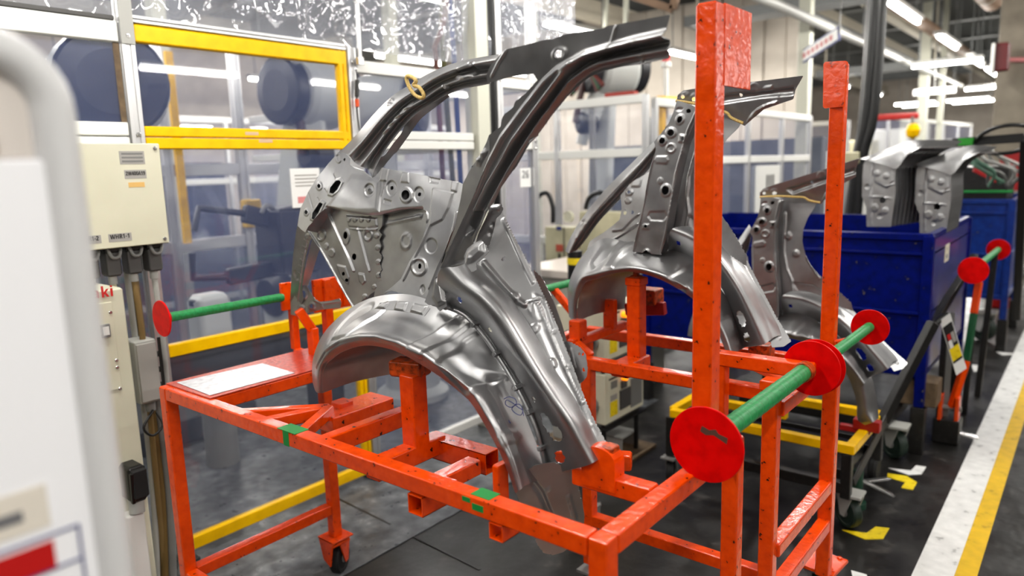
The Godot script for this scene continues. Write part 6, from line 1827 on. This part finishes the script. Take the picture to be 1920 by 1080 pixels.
	for y in [0.6, 0.9, 1.2]:
		tb(w, "shelf_rail", Vector3(-0.62, y, -8.2), Vector3(-0.62, y, -9.6), M.cream_old, 0.03, 0.04)
	# wooden board, hand wheel and bar beyond the bins
	var hw := thing("hand_wheel", Vector3(-0.541, 1.692, -6), "black hand wheel on a dark spindle above the bins", "wheel")
	var hc := Vector3(-0.535, 1.692, -6)
	var ring := []
	for k in 37:
		var a := TAU * k / 36.0
		ring.append(hc + Vector3(0.17 * cos(a), 0.09 * sin(a) + 0.02 * cos(a), 0.14 * sin(a)))
	part(hw, "rim", MB.new().tube(ring, 0.014, 8, false), M.black)
	part(hw, "spoke", MB.new().bar(hc - Vector3(0.17, 0.02, 0), hc + Vector3(0.17, 0.02, 0), 0.025, 0.02), M.black)
	part(hw, "spindle", MB.new().bar(Vector3(-0.85, 1.685, -6), Vector3(-0.437, 1.701, -6), 0.05, 0.06), M.black)
	part(hw, "green_label", MB.new().box(Vector3(-0.765, 1.688, -5.96), Vector3(0.09, 0.05, 0.03), 0.003), mat(Color(0.1, 0.55, 0.1), 0.5), "bright green label")
	part(hw, "support", MB.new().bar(Vector3(hc.x + 0.1, 0.35, hc.z - 0.6), hc + Vector3(0.1, 0, -0.05), 0.05, 0.05), M.black)
	var hb := thing("cable_bundle", Vector3(-0.746, 1.52, -6.4), "tangle of pale cables hanging under the hand wheel", "cables")
	var rng := RandomNumberGenerator.new()
	rng.seed = 5
	for k in 9:
		var p0 := Vector3(-0.724, 1.616, -6.3) + Vector3(rng.randf_range(-0.08, 0.1), rng.randf_range(-0.02, 0.04), rng.randf_range(-0.1, 0.1))
		part(hb, "cable", MB.new().tube(smooth_path([p0, p0 + Vector3(rng.randf_range(-0.05, 0.1), -0.06, 0.03), p0 + Vector3(rng.randf_range(0.02, 0.2), -0.14, 0), p0 + Vector3(rng.randf_range(0.1, 0.25), -0.24, -0.1)], 14), 0.012, 6), [M.grey_light, M.grey, mat(Color(0.35, 0.5, 0.42), 0.5)][k % 3])
	tb(hb, "carrier", Vector3(-1.247, 1.563, -6.6), Vector3(-0.772, 1.557, -6.6), M.black, 0.05, 0.04)
	tb(hb, "carrier_post", Vector3(-1.024, 1.557, -6.62), Vector3(-1.024, 1.557, -6.62) * Vector3(1, 0, 1), M.black_metal, 0.05, 0.05)

func box_controller(at: Vector3, label: String) -> void:
	var t := thing("robot_controller", at, label, "controller")
	var s := Vector3(0.3, 0.27, 0.4)
	var c := at + Vector3(-s.x * 0.5, s.y * 0.5, -s.z * 0.5)
	part(t, "case", MB.new().box(c, s, 0.006), M.cream)
	var x := at.x
	part(t, "front_plate", MB.new().span(Vector3(x, at.y + 0.01, at.z - 0.39), Vector3(x + 0.004, at.y + 0.26, at.z - 0.01), 0.002), M.cream)
	part(t, "warning_label", MB.new().span(Vector3(x + 0.004, at.y + 0.035, at.z - 0.115), Vector3(x + 0.005, at.y + 0.115, at.z - 0.04), 0.0), M.yellow_tape, "yellow warning label")
	part(t, "warning_label", MB.new().span(Vector3(x + 0.004, at.y + 0.12, at.z - 0.11), Vector3(x + 0.005, at.y + 0.15, at.z - 0.045), 0.0), M.label_grey)
	part(t, "display", MB.new().span(Vector3(x + 0.004, at.y + 0.185, at.z - 0.11), Vector3(x + 0.007, at.y + 0.225, at.z - 0.05), 0.001), M.grey)
	part(t, "name_strip", MB.new().span(Vector3(x + 0.004, at.y + 0.235, at.z - 0.14), Vector3(x + 0.005, at.y + 0.245, at.z - 0.03), 0.0), M.ink)
	part(t, "switch_panel", MB.new().span(Vector3(x + 0.004, at.y + 0.05, at.z - 0.24), Vector3(x + 0.012, at.y + 0.155, at.z - 0.135), 0.003), M.grey_plastic)
	part(t, "switch_panel", MB.new().span(Vector3(x + 0.004, at.y + 0.03, at.z - 0.37), Vector3(x + 0.008, at.y + 0.19, at.z - 0.25), 0.003), M.grey)
	part(t, "dark_window", MB.new().span(Vector3(x + 0.004, at.y + 0.205, at.z - 0.33), Vector3(x + 0.006, at.y + 0.245, at.z - 0.27), 0.001), mat(Color(0.2, 0.05, 0.05), 0.3))
	part(t, "switch_knob", MB.new().box(Vector3(x + 0.012, at.y + 0.185, at.z - 0.17), Vector3(0.02, 0.04, 0.04), 0.006), M.grey_plastic)
	part(t, "pilot_lamp", MB.new().cyl(Vector3(x + 0.004, at.y + 0.222, at.z - 0.17), Vector3(x + 0.03, at.y + 0.222, at.z - 0.17), 0.016, 14), M.lamp_orange, "glowing orange pilot lamp")
	for k in 2:
		part(t, "connector", MB.new().cyl(Vector3(x - 0.09 - 0.11 * k, at.y + 0.1, at.z), Vector3(x - 0.09 - 0.11 * k, at.y + 0.1, at.z + 0.06), 0.042, 16), M.black)
		part(t, "connector_ring", MB.new().cyl(Vector3(x - 0.09 - 0.11 * k, at.y + 0.1, at.z), Vector3(x - 0.09 - 0.11 * k, at.y + 0.1, at.z + 0.02), 0.052, 16), M.grey)
	part(t, "foot", MB.new().span(Vector3(x - 0.28, at.y - 0.02, at.z - 0.38), Vector3(x - 0.02, at.y, at.z - 0.02), 0.003), M.grey)

func frame_panel(called: String, a: Vector3, b: Vector3, ys: Array, posts: int, label: String, pm: Material) -> Node3D:
	# upright framed panel between floor points a and b
	var t := thing(called, (a + b) * 0.5, label, "guard panel")
	for y in ys:
		part(t, "rail", MB.new().bar(a + Vector3(0, y, 0), b + Vector3(0, y, 0), 0.045, 0.07, 0.006), M.white)
	for k in posts + 1:
		var p := a.lerp(b, float(k) / posts)
		part(t, "post", MB.new().bar(p, p + Vector3(0, ys[0] + 0.03, 0), 0.05, 0.05, 0.006), M.alu)
	for k in posts:
		var p := a.lerp(b, (k + 0.02) / posts)
		var q := a.lerp(b, (k + 0.98) / posts)
		for i in ys.size() - 1:
			part(t, "pane", MB.new().bar(p + Vector3(0, (ys[i] + ys[i + 1]) * 0.5, 0), q + Vector3(0, (ys[i] + ys[i + 1]) * 0.5, 0), 0.004, absf(ys[i] - ys[i + 1]) - 0.07, 0.0), pm, "clear plastic pane")
	return t

func background() -> void:
	# stack of two controllers behind the second cart, on a rack
	var rk := thing("controller_rack", Vector3(-2.05, 0, -3.25), "low grey rack carrying two cream robot controllers", "rack")
	for q in [[-2.18, -3.08], [-1.93, -3.08], [-2.18, -3.42], [-1.93, -3.42]]:
		part(rk, "post", MB.new().bar(Vector3(q[0], 0.0, q[1]), Vector3(q[0], 0.595, q[1]), 0.02, 0.02, 0.002), M.black_metal)
	for y in [0.245, 0.585]:
		part(rk, "shelf", MB.new().span(Vector3(-2.22, y - 0.006, -3.47), Vector3(-1.89, y + 0.004, -3.05), 0.002), M.black_metal)
	box_controller(Vector3(-1.9, 0.61, -3.05), "upper cream robot controller with yellow label and orange lamp")
	box_controller(Vector3(-1.9, 0.27, -3.05), "lower cream robot controller with yellow label and orange lamp")
	var uc := MB.new()
	var u0 := Vector3(-2.069, 0.03, -3.346)
	uc.span(Vector3(u0.x - 0.35, 0.105, u0.z - 0.12), Vector3(u0.x + 0.12, 0.112, u0.z + 0.05), 0.002)
	uc.span(Vector3(u0.x - 0.35, 0.02, u0.z + 0.043), Vector3(u0.x + 0.12, 0.112, u0.z + 0.05), 0.002)
	uc.span(Vector3(u0.x - 0.35, 0.02, u0.z - 0.12), Vector3(u0.x + 0.12, 0.112, u0.z - 0.113), 0.002)
	solo("steel_channel", uc, M.grey_light, "pale upturned steel channel on a floor board below the controllers", "channel")
	solo("floor_board", MB.new().span(Vector3(u0.x - 0.4, 0.0, u0.z - 0.2), Vector3(u0.x + 0.2, 0.02, u0.z + 0.15), 0.003), M.wood, "brown board lying under the steel channel", "board")
	# white bench and cream cabinets beyond the first cell
	var tbk := thing("work_bench", Vector3(-6.376, 0, -8.417), "low white bench beyond the slotted fence posts", "bench")
	part(tbk, "top", MB.new().span(Vector3(-3.25, 0.84, -4.85), Vector3(-2.42, 0.90, -4.0), 0.01), mat(Color(0.82, 0.78, 0.74), 0.35))
	part(tbk, "body", MB.new().span(Vector3(-3.2, 0.0, -4.8), Vector3(-2.46, 0.84, -4.05), 0.01), mat(Color(0.74, 0.73, 0.68), 0.4))
	var c1 := thing("tall_cream_cabinet", Vector3(-3.578, 0.987, -5) * Vector3(1, 0, 1), "narrow cream cabinet with a blue sticker behind the bench", "cabinet")
	var a0 := Vector3(-3.674, 1.102, -4.95)
	var a1 := Vector3(-3.377, 1.11, -4.95)
	part(c1, "case", MB.new().span(Vector3(a0.x, 0.0, -5.15), Vector3(a1.x, a0.y, -4.95), 0.008), M.cream_old)
	part(c1, "blue_sticker", MB.new().box(Vector3(-3.52, 1.093, -4.945), Vector3(0.05, 0.03, 0.004), 0.001), M.ink_blue)
	part(c1, "red_sticker", MB.new().box(Vector3(-3.519, 0.927, -4.945), Vector3(0.07, 0.06, 0.004), 0.001), mat(Color(0.7, 0.3, 0.22), 0.5))
	part(c1, "handle", MB.new().box(Vector3(-3.51, 0.838, -4.93), Vector3(0.014, 0.09, 0.02), 0.003), M.black)
	part(c1, "door_gap", MB.new().box(Vector3(-3.47, 0.906, -4.945), Vector3(0.006, 0.4, 0.004), 0.0), M.ink)
	var c2 := thing("gauge_cabinet", Vector3(-3.291, 1.122, -5.1) * Vector3(1, 0, 1), "cream cabinet with a round pressure gauge by the second cell", "cabinet")
	var b0 := Vector3(-3.493, 1.231, -5.02)
	var b1 := Vector3(-2.962, 1.239, -5.02)
	part(c2, "case", MB.new().span(Vector3(a1.x + 0.01, 0.0, -5.14), Vector3(b1.x, b0.y, -5.02), 0.008), M.cream_old)
	part(c2, "gauge", MB.new().lathe(Vector3(-3.461, 1.187, -5.02), Vector3(0, 0, 1), [[0.0, 0.03], [0.035, 0.03], [0.045, 0.035], [0.048, 0.03], [0.048, 0.0]], 24), M.cream, "round gauge")
	for k in 2:
		var pts := []
		for q in 5:
			pts.append(CABLE[k][q])
		solo("power_cable", MB.new().tube(smooth_path(pts, 24), 0.02, 8), M.black, ["black arched cable entering the narrow cream cabinet", "black arched cable entering the gauge cabinet"][k], "cable")
	var bp := thing("bumper_post", Vector3(-2.654, 0.898, -3.9) * Vector3(1, 0, 1), "black post with yellow band behind the second panel", "post")
	part(bp, "tube", MB.new().cyl(Vector3(-2.654, 0.898, -3.9) * Vector3(1, 0, 1), Vector3(-2.651, 1.057, -3.9), 0.05, 16), M.black)
	part(bp, "band", MB.new().cyl(Vector3(-2.653, 0.969, -3.9), Vector3(-2.652, 1.011, -3.9), 0.053, 16), M.yellow_tape, "yellow band")
	# second guarded cell
	frame_panel("guard_fence", Vector3(-4.6, 0, -5.25), Vector3(-2.87, 0, -5.25), [2.12, 1.70, 0.95, 0.08], 2, "white framed front of the second robot cell", M.pane)
	frame_panel("guard_fence", Vector3(-2.87, 0, -5.4), Vector3(-2.87, 0, -9.4), [2.1, 1.62, 0.9, 0.08], 4, "long white framed side of the second robot cell", M.pane)
	part(get_node("guard_fence_001"), "vent_panel", MB.new().span(Vector3(-2.86, 0.95, -8.3), Vector3(-2.84, 1.55, -7.6), 0.004), M.white)
	for k in 3:
		part(get_node("guard_fence_001"), "vent_slot", MB.new().span(Vector3(-2.84, 1.3, -8.1 + 0.09 * k), Vector3(-2.835, 1.45, -8.06 + 0.09 * k), 0.001), M.ink)
	struct("wall_cell", MB.new().span(Vector3(-6.6, 0, -10.6), Vector3(-3.0, 1.9, -10.4), 0.0), M.wall_cell)
	robot(Vector3(-3.9, 0.006, -6.3), Vector3(-3.738, 2.509, -6.2), Vector3(-3.919, 2.015, -6), Vector3(-3.984, 1.815, -6), 0.9, "white robot rising above the second cell's front")
	robot(Vector3(-4.3, 0.006, -8.1), Vector3(-3.8, 1.9, -7.6), Vector3(-3.5, 1.5, -7.2), Vector3(-3.5, 1.3, -7.2), 0.9, "robot inside the second cell behind its long side")
	var rb := thing("hose_reel", Vector3(-3.939, 2.334, -5.9), "bundle of red and green hoses on the second cell's robot", "hoses")
	for k in 4:
		var p := Vector3(-3.964, 2.257, -5.8) + Vector3(0.02 * k, 0.015 * k, 0)
		part(rb, "hose", MB.new().tube(smooth_path([p, p + Vector3(0.08, 0.16, 0), p + Vector3(0.2, 0.2 - 0.03 * k, 0), p + Vector3(0.3, 0.02, 0)], 16), 0.02, 8), [mat(Color(0.3, 0.08, 0.07), 0.5), mat(Color(0.12, 0.3, 0.17), 0.5), M.black, mat(Color(0.35, 0.1, 0.06), 0.5)][k])
	part(rb, "tray", MB.new().box(Vector3(-3.416, 2.22, -5.8), Vector3(0.3, 0.05, 0.1), 0.01), mat(Color(0.6, 0.14, 0.06), 0.5), "red tray")
	part(rb, "bracket", MB.new().bar(Vector3(-3.739, 2.225, -5.82), Vector3(-3.739, 2.225, -5.82) * Vector3(1, 0, 1), 0.05, 0.05), M.grey)
	var yf := thing("yellow_gate", Vector3(-2.75, 0, -5.7), "yellow gate post and header beside the second cell", "gate")
	part(yf, "post", MB.new().bar(Vector3(-2.913, 1.499, -5.6) * Vector3(1, 0, 1), Vector3(-2.916, 2.149, -5.6), 0.06, 0.06), M.yellow)
	part(yf, "header", MB.new().bar(Vector3(-2.936, 2.125, -5.6), Vector3(-3.005, 2.162, -6.4), 0.05, 0.07), M.yellow)
	var sg := thing("signal_tower", Vector3(-3.072, 2.147, -6) * Vector3(1, 0, 1), "white signal mast with a red lamp beside the second cell", "signal light")
	part(sg, "mast", MB.new().tube([Vector3(-3.072, 2.147, -6) * Vector3(1, 0, 1), Vector3(-3.079, 2.459, -6)], 0.022, 12), M.white)
	part(sg, "socket", MB.new().cyl(Vector3(-3.079, 2.441, -6), Vector3(-3.079, 2.486, -6), 0.045, 16), M.white)
	part(sg, "lens", MB.new().lathe(Vector3(-3.079, 2.486, -6), Vector3.UP, [[0.036, 0.0], [0.036, 0.03], [0.025, 0.06], [0.0, 0.065]], 16), M.lens_red, "red lamp lens")
	# columns
	var cols := [[1503.0, -9.4, 0.14, "cream steel column beside the tilted hanging sign"], [1722.0, -14.0, 0.16, "slim cream column beyond the bins"], [1757.0, -12.0, 0.1, "thin cream post near the hand wheel"]]
	for k in 3:
		var p: Vector3 = COLS[k]
		solo("column", MB.new().span(Vector3(p.x - cols[k][2] * 0.5, 0.0, p.z - cols[k][2] * 0.5), Vector3(p.x + cols[k][2] * 0.5, 5.19, p.z + cols[k][2] * 0.5), 0.006), M.column, cols[k][3], "column")
	solo("column", MB.new().span(Vector3(-1.12, 0, -11.2), Vector3(-0.72, 5.19, -10.8), 0.01), textured(mat(Color.WHITE, 0.6), ramp_tex(noise(0.01, 73), [[0.0, Color(0.4, 0.37, 0.32)], [1.0, Color(0.5, 0.47, 0.41)]]), 0.5), "wide brownish grey column at the aisle", "column")
	solo("red_post", MB.new().span(Vector3(-0.84, 0, -9.1), Vector3(-0.66, 1.62, -8.95), 0.01), M.red_paint, "red painted post beside the hand wheel", "post")
	# dark cable column
	var cb := thing("cable_drop", Vector3(-1.636, 1.582, -6.75) * Vector3(1, 0, 1), "thick bundle of black cables dropping from the ceiling", "cables")
	for k in 4:
		var p := Vector3(-1.661, 1.583, -6.75) + Vector3(0.03 * k, 0, 0.05 * (k % 2))
		part(cb, "cable", MB.new().tube(smooth_path([Vector3(p.x + 0.05, 5.15, p.z), Vector3(p.x + 0.06, 3.0, p.z), Vector3(p.x + 0.04, 2.0, p.z), Vector3(p.x - 0.01 * k, p.y, p.z), Vector3(p.x - 0.06, 0.9, p.z)], 24), 0.04, 8), M.black)
	part(cb, "clamp", MB.new().box(Vector3(-1.675, 1.602, -6.7), Vector3(0.12, 0.1, 0.12), 0.01), M.cream_old)
	part(cb, "floor_box", MB.new().box(Vector3(-1.661, 1.583, -6.75) * Vector3(1, 0, 1) + Vector3(0, 0.45, 0), Vector3(0.3, 0.9, 0.3), 0.01), M.grey)
	# far pale cells
	frame_panel("guard_fence", Vector3(-6.0, 0, -13.2), Vector3(-3.4, 0, -13.2), [2.2, 1.5, 0.1], 4, "pale framed cell front far down the hall", M.pane)
	frame_panel("guard_fence", Vector3(-3.2, 0, -13.4), Vector3(-2.6, 0, -21.0), [2.3, 1.5, 0.1], 6, "long pale framed cell side down the aisle", M.pane)
	var fw := mat(Color(0.78, 0.78, 0.77), 0.5)
	for k in 5:
		solo("machine_housing", MB.new().span(Vector3(-5.2 + 0.4 * k, 0, -17.5 - 1.1 * k), Vector3(-4.5 + 0.4 * k, 1.75 + 0.25 * ((k * 7) % 3), -16.9 - 1.1 * k), 0.03), [fw, M.cream_old, M.white, M.grey_light, fw][k], ["white machine housing behind the far cell front", "cream machine housing behind the far cell side", "tall white machine housing deep in the hall", "grey machine housing deep in the hall", "pale machine housing at the end of the aisle"][k], "machine")
	var ra := thing("hoist", Vector3(-2.513, 2.176, -12) * Vector3(1, 0, 1), "red horizontal hoist arm far behind the bins", "hoist")
	part(ra, "arm", MB.new().bar(Vector3(-2.839, 2.182, -12), Vector3(-2.222, 2.194, -12.4), 0.1, 0.09, 0.02), mat(Color(0.65, 0.08, 0.05), 0.4))
	part(ra, "mast", MB.new().bar(Vector3(-2.817, 2.181, -12) * Vector3(1, 0, 1), Vector3(-2.817, 2.181, -12), 0.08, 0.08), M.white)
	part(ra, "yellow_hook", MB.new().lathe(Vector3(-2.244, 1.842, -12.2), Vector3.UP, [[0.0, 0.0], [0.08, 0.05], [0.1, 0.14], [0.07, 0.22], [0.0, 0.24]], 14), M.yellow, "yellow hoist body")
	part(ra, "chain", MB.new().tube([Vector3(-2.253, 2.012, -12.2), Vector3(-2.262, 2.182, -12.2)], 0.02, 6), M.grey)
	# lines beyond the near cell, seen through its panes
	frame_panel("guard_fence", Vector3(-8.6, 0, 0.5), Vector3(-8.6, 0, -9.0), [2.3, 1.55, 0.1], 7, "pale fence of the next line beyond the near cell", M.pane)
	for k in 5:
		solo("line_machine", MB.new().span(Vector3(-10.4 - 0.3 * (k % 2), 0, -1.2 - 2.1 * k), Vector3(-9.5, 1.3 + 0.5 * ((k * 3) % 4) * 0.5, 0.0 - 2.1 * k), 0.04), [M.grey, M.cream_old, M.robot_dark, M.grey_light, M.wall_cell][k], ["grey machine of the next line beyond the near cell", "cream machine of the next line beyond the near cell", "dark machine of the next line beyond the near cell", "pale machine of the next line beyond the near cell", "slate machine of the next line beyond the near cell"][k], "machine")
	for k in 4:
		solo("column", MB.new().span(Vector3(-7.3, 0, -0.6 - 3.0 * k), Vector3(-7.16, 5.19, -0.46 - 3.0 * k), 0.006), M.column, "cream hall column beyond the near robot cell", "column", "hall columns beyond the near cell")
	# beige upper partition wall
	var pw := struct_group("wall_partition")
	for k in 22:
		part(pw, "panel", MB.new().span(Vector3(-12.0 + 0.37 * k, 0.0, -12.6), Vector3(-11.645 + 0.37 * k, 4.4, -12.5 + 0.02 * (k % 2)), 0.01), M.wall)

# ---------- roof space ----------
func overhead() -> void:
	var beams := 0
	for k in 12:
		var z := 2.0 - 3.0 * k
		var t := thing("roof_beam", Vector3(-3, 4.5, z), "grey steel roof beam running across the hall", "beam", "roof beams across the hall")
		part(t, "web", MB.new().span(Vector3(-15.9, 4.5, z - 0.02), Vector3(8.9, 5.19, z + 0.02), 0.002), M.beam)
		part(t, "flange", MB.new().span(Vector3(-15.9, 4.47, z - 0.12), Vector3(8.9, 4.51, z + 0.12), 0.004), M.beam)
	for x in [-7.2, -4.4, -3.3, -0.6, 1.5]:
		var t := thing("roof_purlin", Vector3(x, 4.1, -14), "cream steel purlin running down the hall", "beam", "purlins along the hall")
		part(t, "rail", MB.new().span(Vector3(x - 0.08, 4.1, -33.5), Vector3(x + 0.08, 4.22, 6.5), 0.004), M.beam_cream)
		part(t, "web", MB.new().span(Vector3(x - 0.02, 4.22, -33.5), Vector3(x + 0.02, 4.48, 6.5), 0.002), M.beam_cream)
	# brown ducts along the aisle
	for q in [[-1.35, 3.62, 0.13, -7.4, -12.0, "thick brown duct running above the aisle"], [-1.75, 3.72, 0.1, -7.0, -11.2, "slim brown duct beside the row of lights"], [-0.85, 3.72, 0.15, -7.5, -13.0, "wide brown duct over the lane lines"]]:
		var p := MB.new().cyl(Vector3(q[0], q[1], q[3]), Vector3(q[0], q[1], q[4]), q[2], 20, 0.01)
		var t := thing("duct", Vector3(q[0], q[1], (q[3] + q[4]) * 0.5), q[5], "duct")
		part(t, "pipe", p, M.duct)
		for k in 3:
			var z: float = lerpf(q[3], q[4], 0.15 + 0.35 * k)
			part(t, "band", MB.new().cyl(Vector3(q[0], q[1], z), Vector3(q[0], q[1], z - 0.06), q[2] + 0.012, 20), M.beam_cream)
			part(t, "hanger", MB.new().bar(Vector3(q[0], q[1] + q[2] - 0.02, z - 0.03), Vector3(q[0], 5.19, z - 0.03), 0.02, 0.02), M.beam)
	for q in [[-2.75, 3.18, 0.055, -6.5, -20.0, M.grey_light, "long pale pipe running down the hall above the bins"], [-2.36, 3.62, 0.09, -10.6, -20.0, M.duct, "lagged brown pipe running down the hall"], [-3.6, 3.75, 0.05, -6.0, -22.0, M.beam, "grey pipe below the cream purlin"]]:
		var t := thing("pipe", Vector3(q[0], q[1], -12), q[6], "pipe")
		part(t, "tube", MB.new().cyl(Vector3(q[0], q[1], q[3]), Vector3(q[0], q[1], q[4]), q[2], 14), q[5])
		for k in 4:
			var z: float = lerpf(q[3], q[4], 0.06 + 0.29 * k)
			part(t, "hanger", MB.new().bar(Vector3(q[0], q[1] + q[2] - 0.01, z), Vector3(q[0], 5.19, z), 0.02, 0.02), M.beam)
	# cable trays across
	for q in [[3.55, -10.3, "wide grey cable tray across the hall above the second panel"], [3.3, -16.5, "grey cable tray across the hall above the far lights"], [3.95, -7.4, "grey cable tray across the hall above the guide post"]]:
		var t := thing("cable_tray", Vector3(-3.5, q[0], q[1]), q[2], "cable tray")
		part(t, "floor", MB.new().span(Vector3(-4.9, q[0], q[1] - 0.2), Vector3(-2.5, q[0] + 0.01, q[1] + 0.2), 0.002), M.beam)
		for s in [-0.2, 0.2]:
			part(t, "side", MB.new().span(Vector3(-4.9, q[0], q[1] + s - 0.008), Vector3(-2.5, q[0] + 0.14, q[1] + s + 0.008), 0.003), M.beam)
		for x in [-4.7, -2.7]:
			part(t, "hanger", MB.new().bar(Vector3(x, q[0] + 0.1, q[1] + 0.2), Vector3(x, 5.19, q[1] + 0.2), 0.03, 0.03), M.beam_cream)
	# cream hangers above the panel
	for u in 2:
		var p: Vector3 = HANG[u]
		solo("drop_rod", MB.new().bar(p, Vector3(p.x, 5.19, p.z), 0.05, 0.05), M.column, ["slim cream drop post left of the guide post", "wider cream drop post above the second cell"][u], "post")
	var bk := thing("roof_bracket", Vector3(-3.974, 3.332, -7.5), "brown wooden-coloured frame hanging under the roof", "frame")
	part(bk, "bar", MB.new().bar(Vector3(-4.515, 3.58, -7.5), Vector3(-3.769, 3.245, -7.5), 0.06, 0.08), M.duct)
	part(bk, "bar", MB.new().bar(Vector3(-3.769, 3.245, -7.5), Vector3(-3.708, 3.497, -7.5), 0.06, 0.08), M.duct)
	var kp := Vector3(-3.708, 3.497, -7.5)
	part(bk, "hanger", MB.new().bar(kp, Vector3(kp.x, 5.19, kp.z), 0.04, 0.04), M.duct)
	# hanging signs
	var sg := thing("hanging_sign", Vector3(-2.669, 2.896, -9), "tilted white sign with blue border and red lettering", "sign")
	var s0 := Vector3(-3.015, 2.824, -9.4)
	var s1 := Vector3(-2.404, 2.972, -8.8)
	var ux := (s1 - s0).normalized()
	var nz := ux.cross(Vector3.UP).normalized()
	if nz.dot(-s0) < 0.0:
		nz = -nz
	var uy := nz.cross(ux).normalized()
	if uy.y < 0.0:
		uy = -uy
	var bs := Basis(ux, uy, ux.cross(uy))
	part(sg, "board", MB.new().box((s0 + s1) * 0.5, Vector3(s0.distance_to(s1), 0.16, 0.02), 0.003, bs), M.ink_blue)
	part(sg, "face", MB.new().box((s0 + s1) * 0.5 + ux.cross(uy) * 0.011, Vector3(s0.distance_to(s1) - 0.04, 0.12, 0.002), 0.0, bs), M.paper)
	for k in 7:
		print_line(sg, s0 + ux * (0.09 + (s0.distance_to(s1) - 0.18) * k / 7.0) - uy * 0.03 + ux.cross(uy) * 0.013, ux, uy, (s0.distance_to(s1) - 0.18) / 10.0, 0.06, mat(Color(0.75, 0.45, 0.45), 0.6))
	part(sg, "chain", MB.new().tube([s0, Vector3(s0.x, 5.19, s0.z)], 0.008, 6), M.grey)
	part(sg, "chain", MB.new().tube([s1, Vector3(s1.x, 5.19, s1.z)], 0.008, 6), M.grey)
	var s2 := thing("hanging_sign", Vector3(-2.294, 2.644, -14), "flat white sign with faint red lettering far down the aisle", "sign")
	var c := Vector3(-2.295, 2.653, -14)
	part(s2, "board", MB.new().box(c, Vector3(0.62, 0.1, 0.02), 0.003), M.paper)
	print_line(s2, c + Vector3(-0.25, -0.025, 0.012), Vector3.RIGHT, Vector3.UP, 0.5, 0.05, mat(Color(0.75, 0.5, 0.5), 0.6))
	part(s2, "chain", MB.new().tube([c + Vector3(0, 0.05, 0), Vector3(c.x, 5.19, c.z)], 0.008, 6), M.grey)
	# red siren box by the right column
	var rs := thing("siren_box", Vector3(-1.062, 2.704, -10.5), "dark red box with a white edge on the wide column", "box")
	part(rs, "case", MB.new().box(Vector3(-1.053, 2.715, -10.5), Vector3(0.17, 0.32, 0.17), 0.02), mat(Color(0.35, 0.04, 0.06), 0.4))
	part(rs, "edge", MB.new().box(Vector3(-1.121, 2.706, -10.45), Vector3(0.035, 0.34, 0.18), 0.008), M.white)
	part(rs, "arm", MB.new().bar(Vector3(-1.04, 2.694, -10.55), Vector3(-0.825, 2.692, -10.8), 0.05, 0.05), M.red_paint)
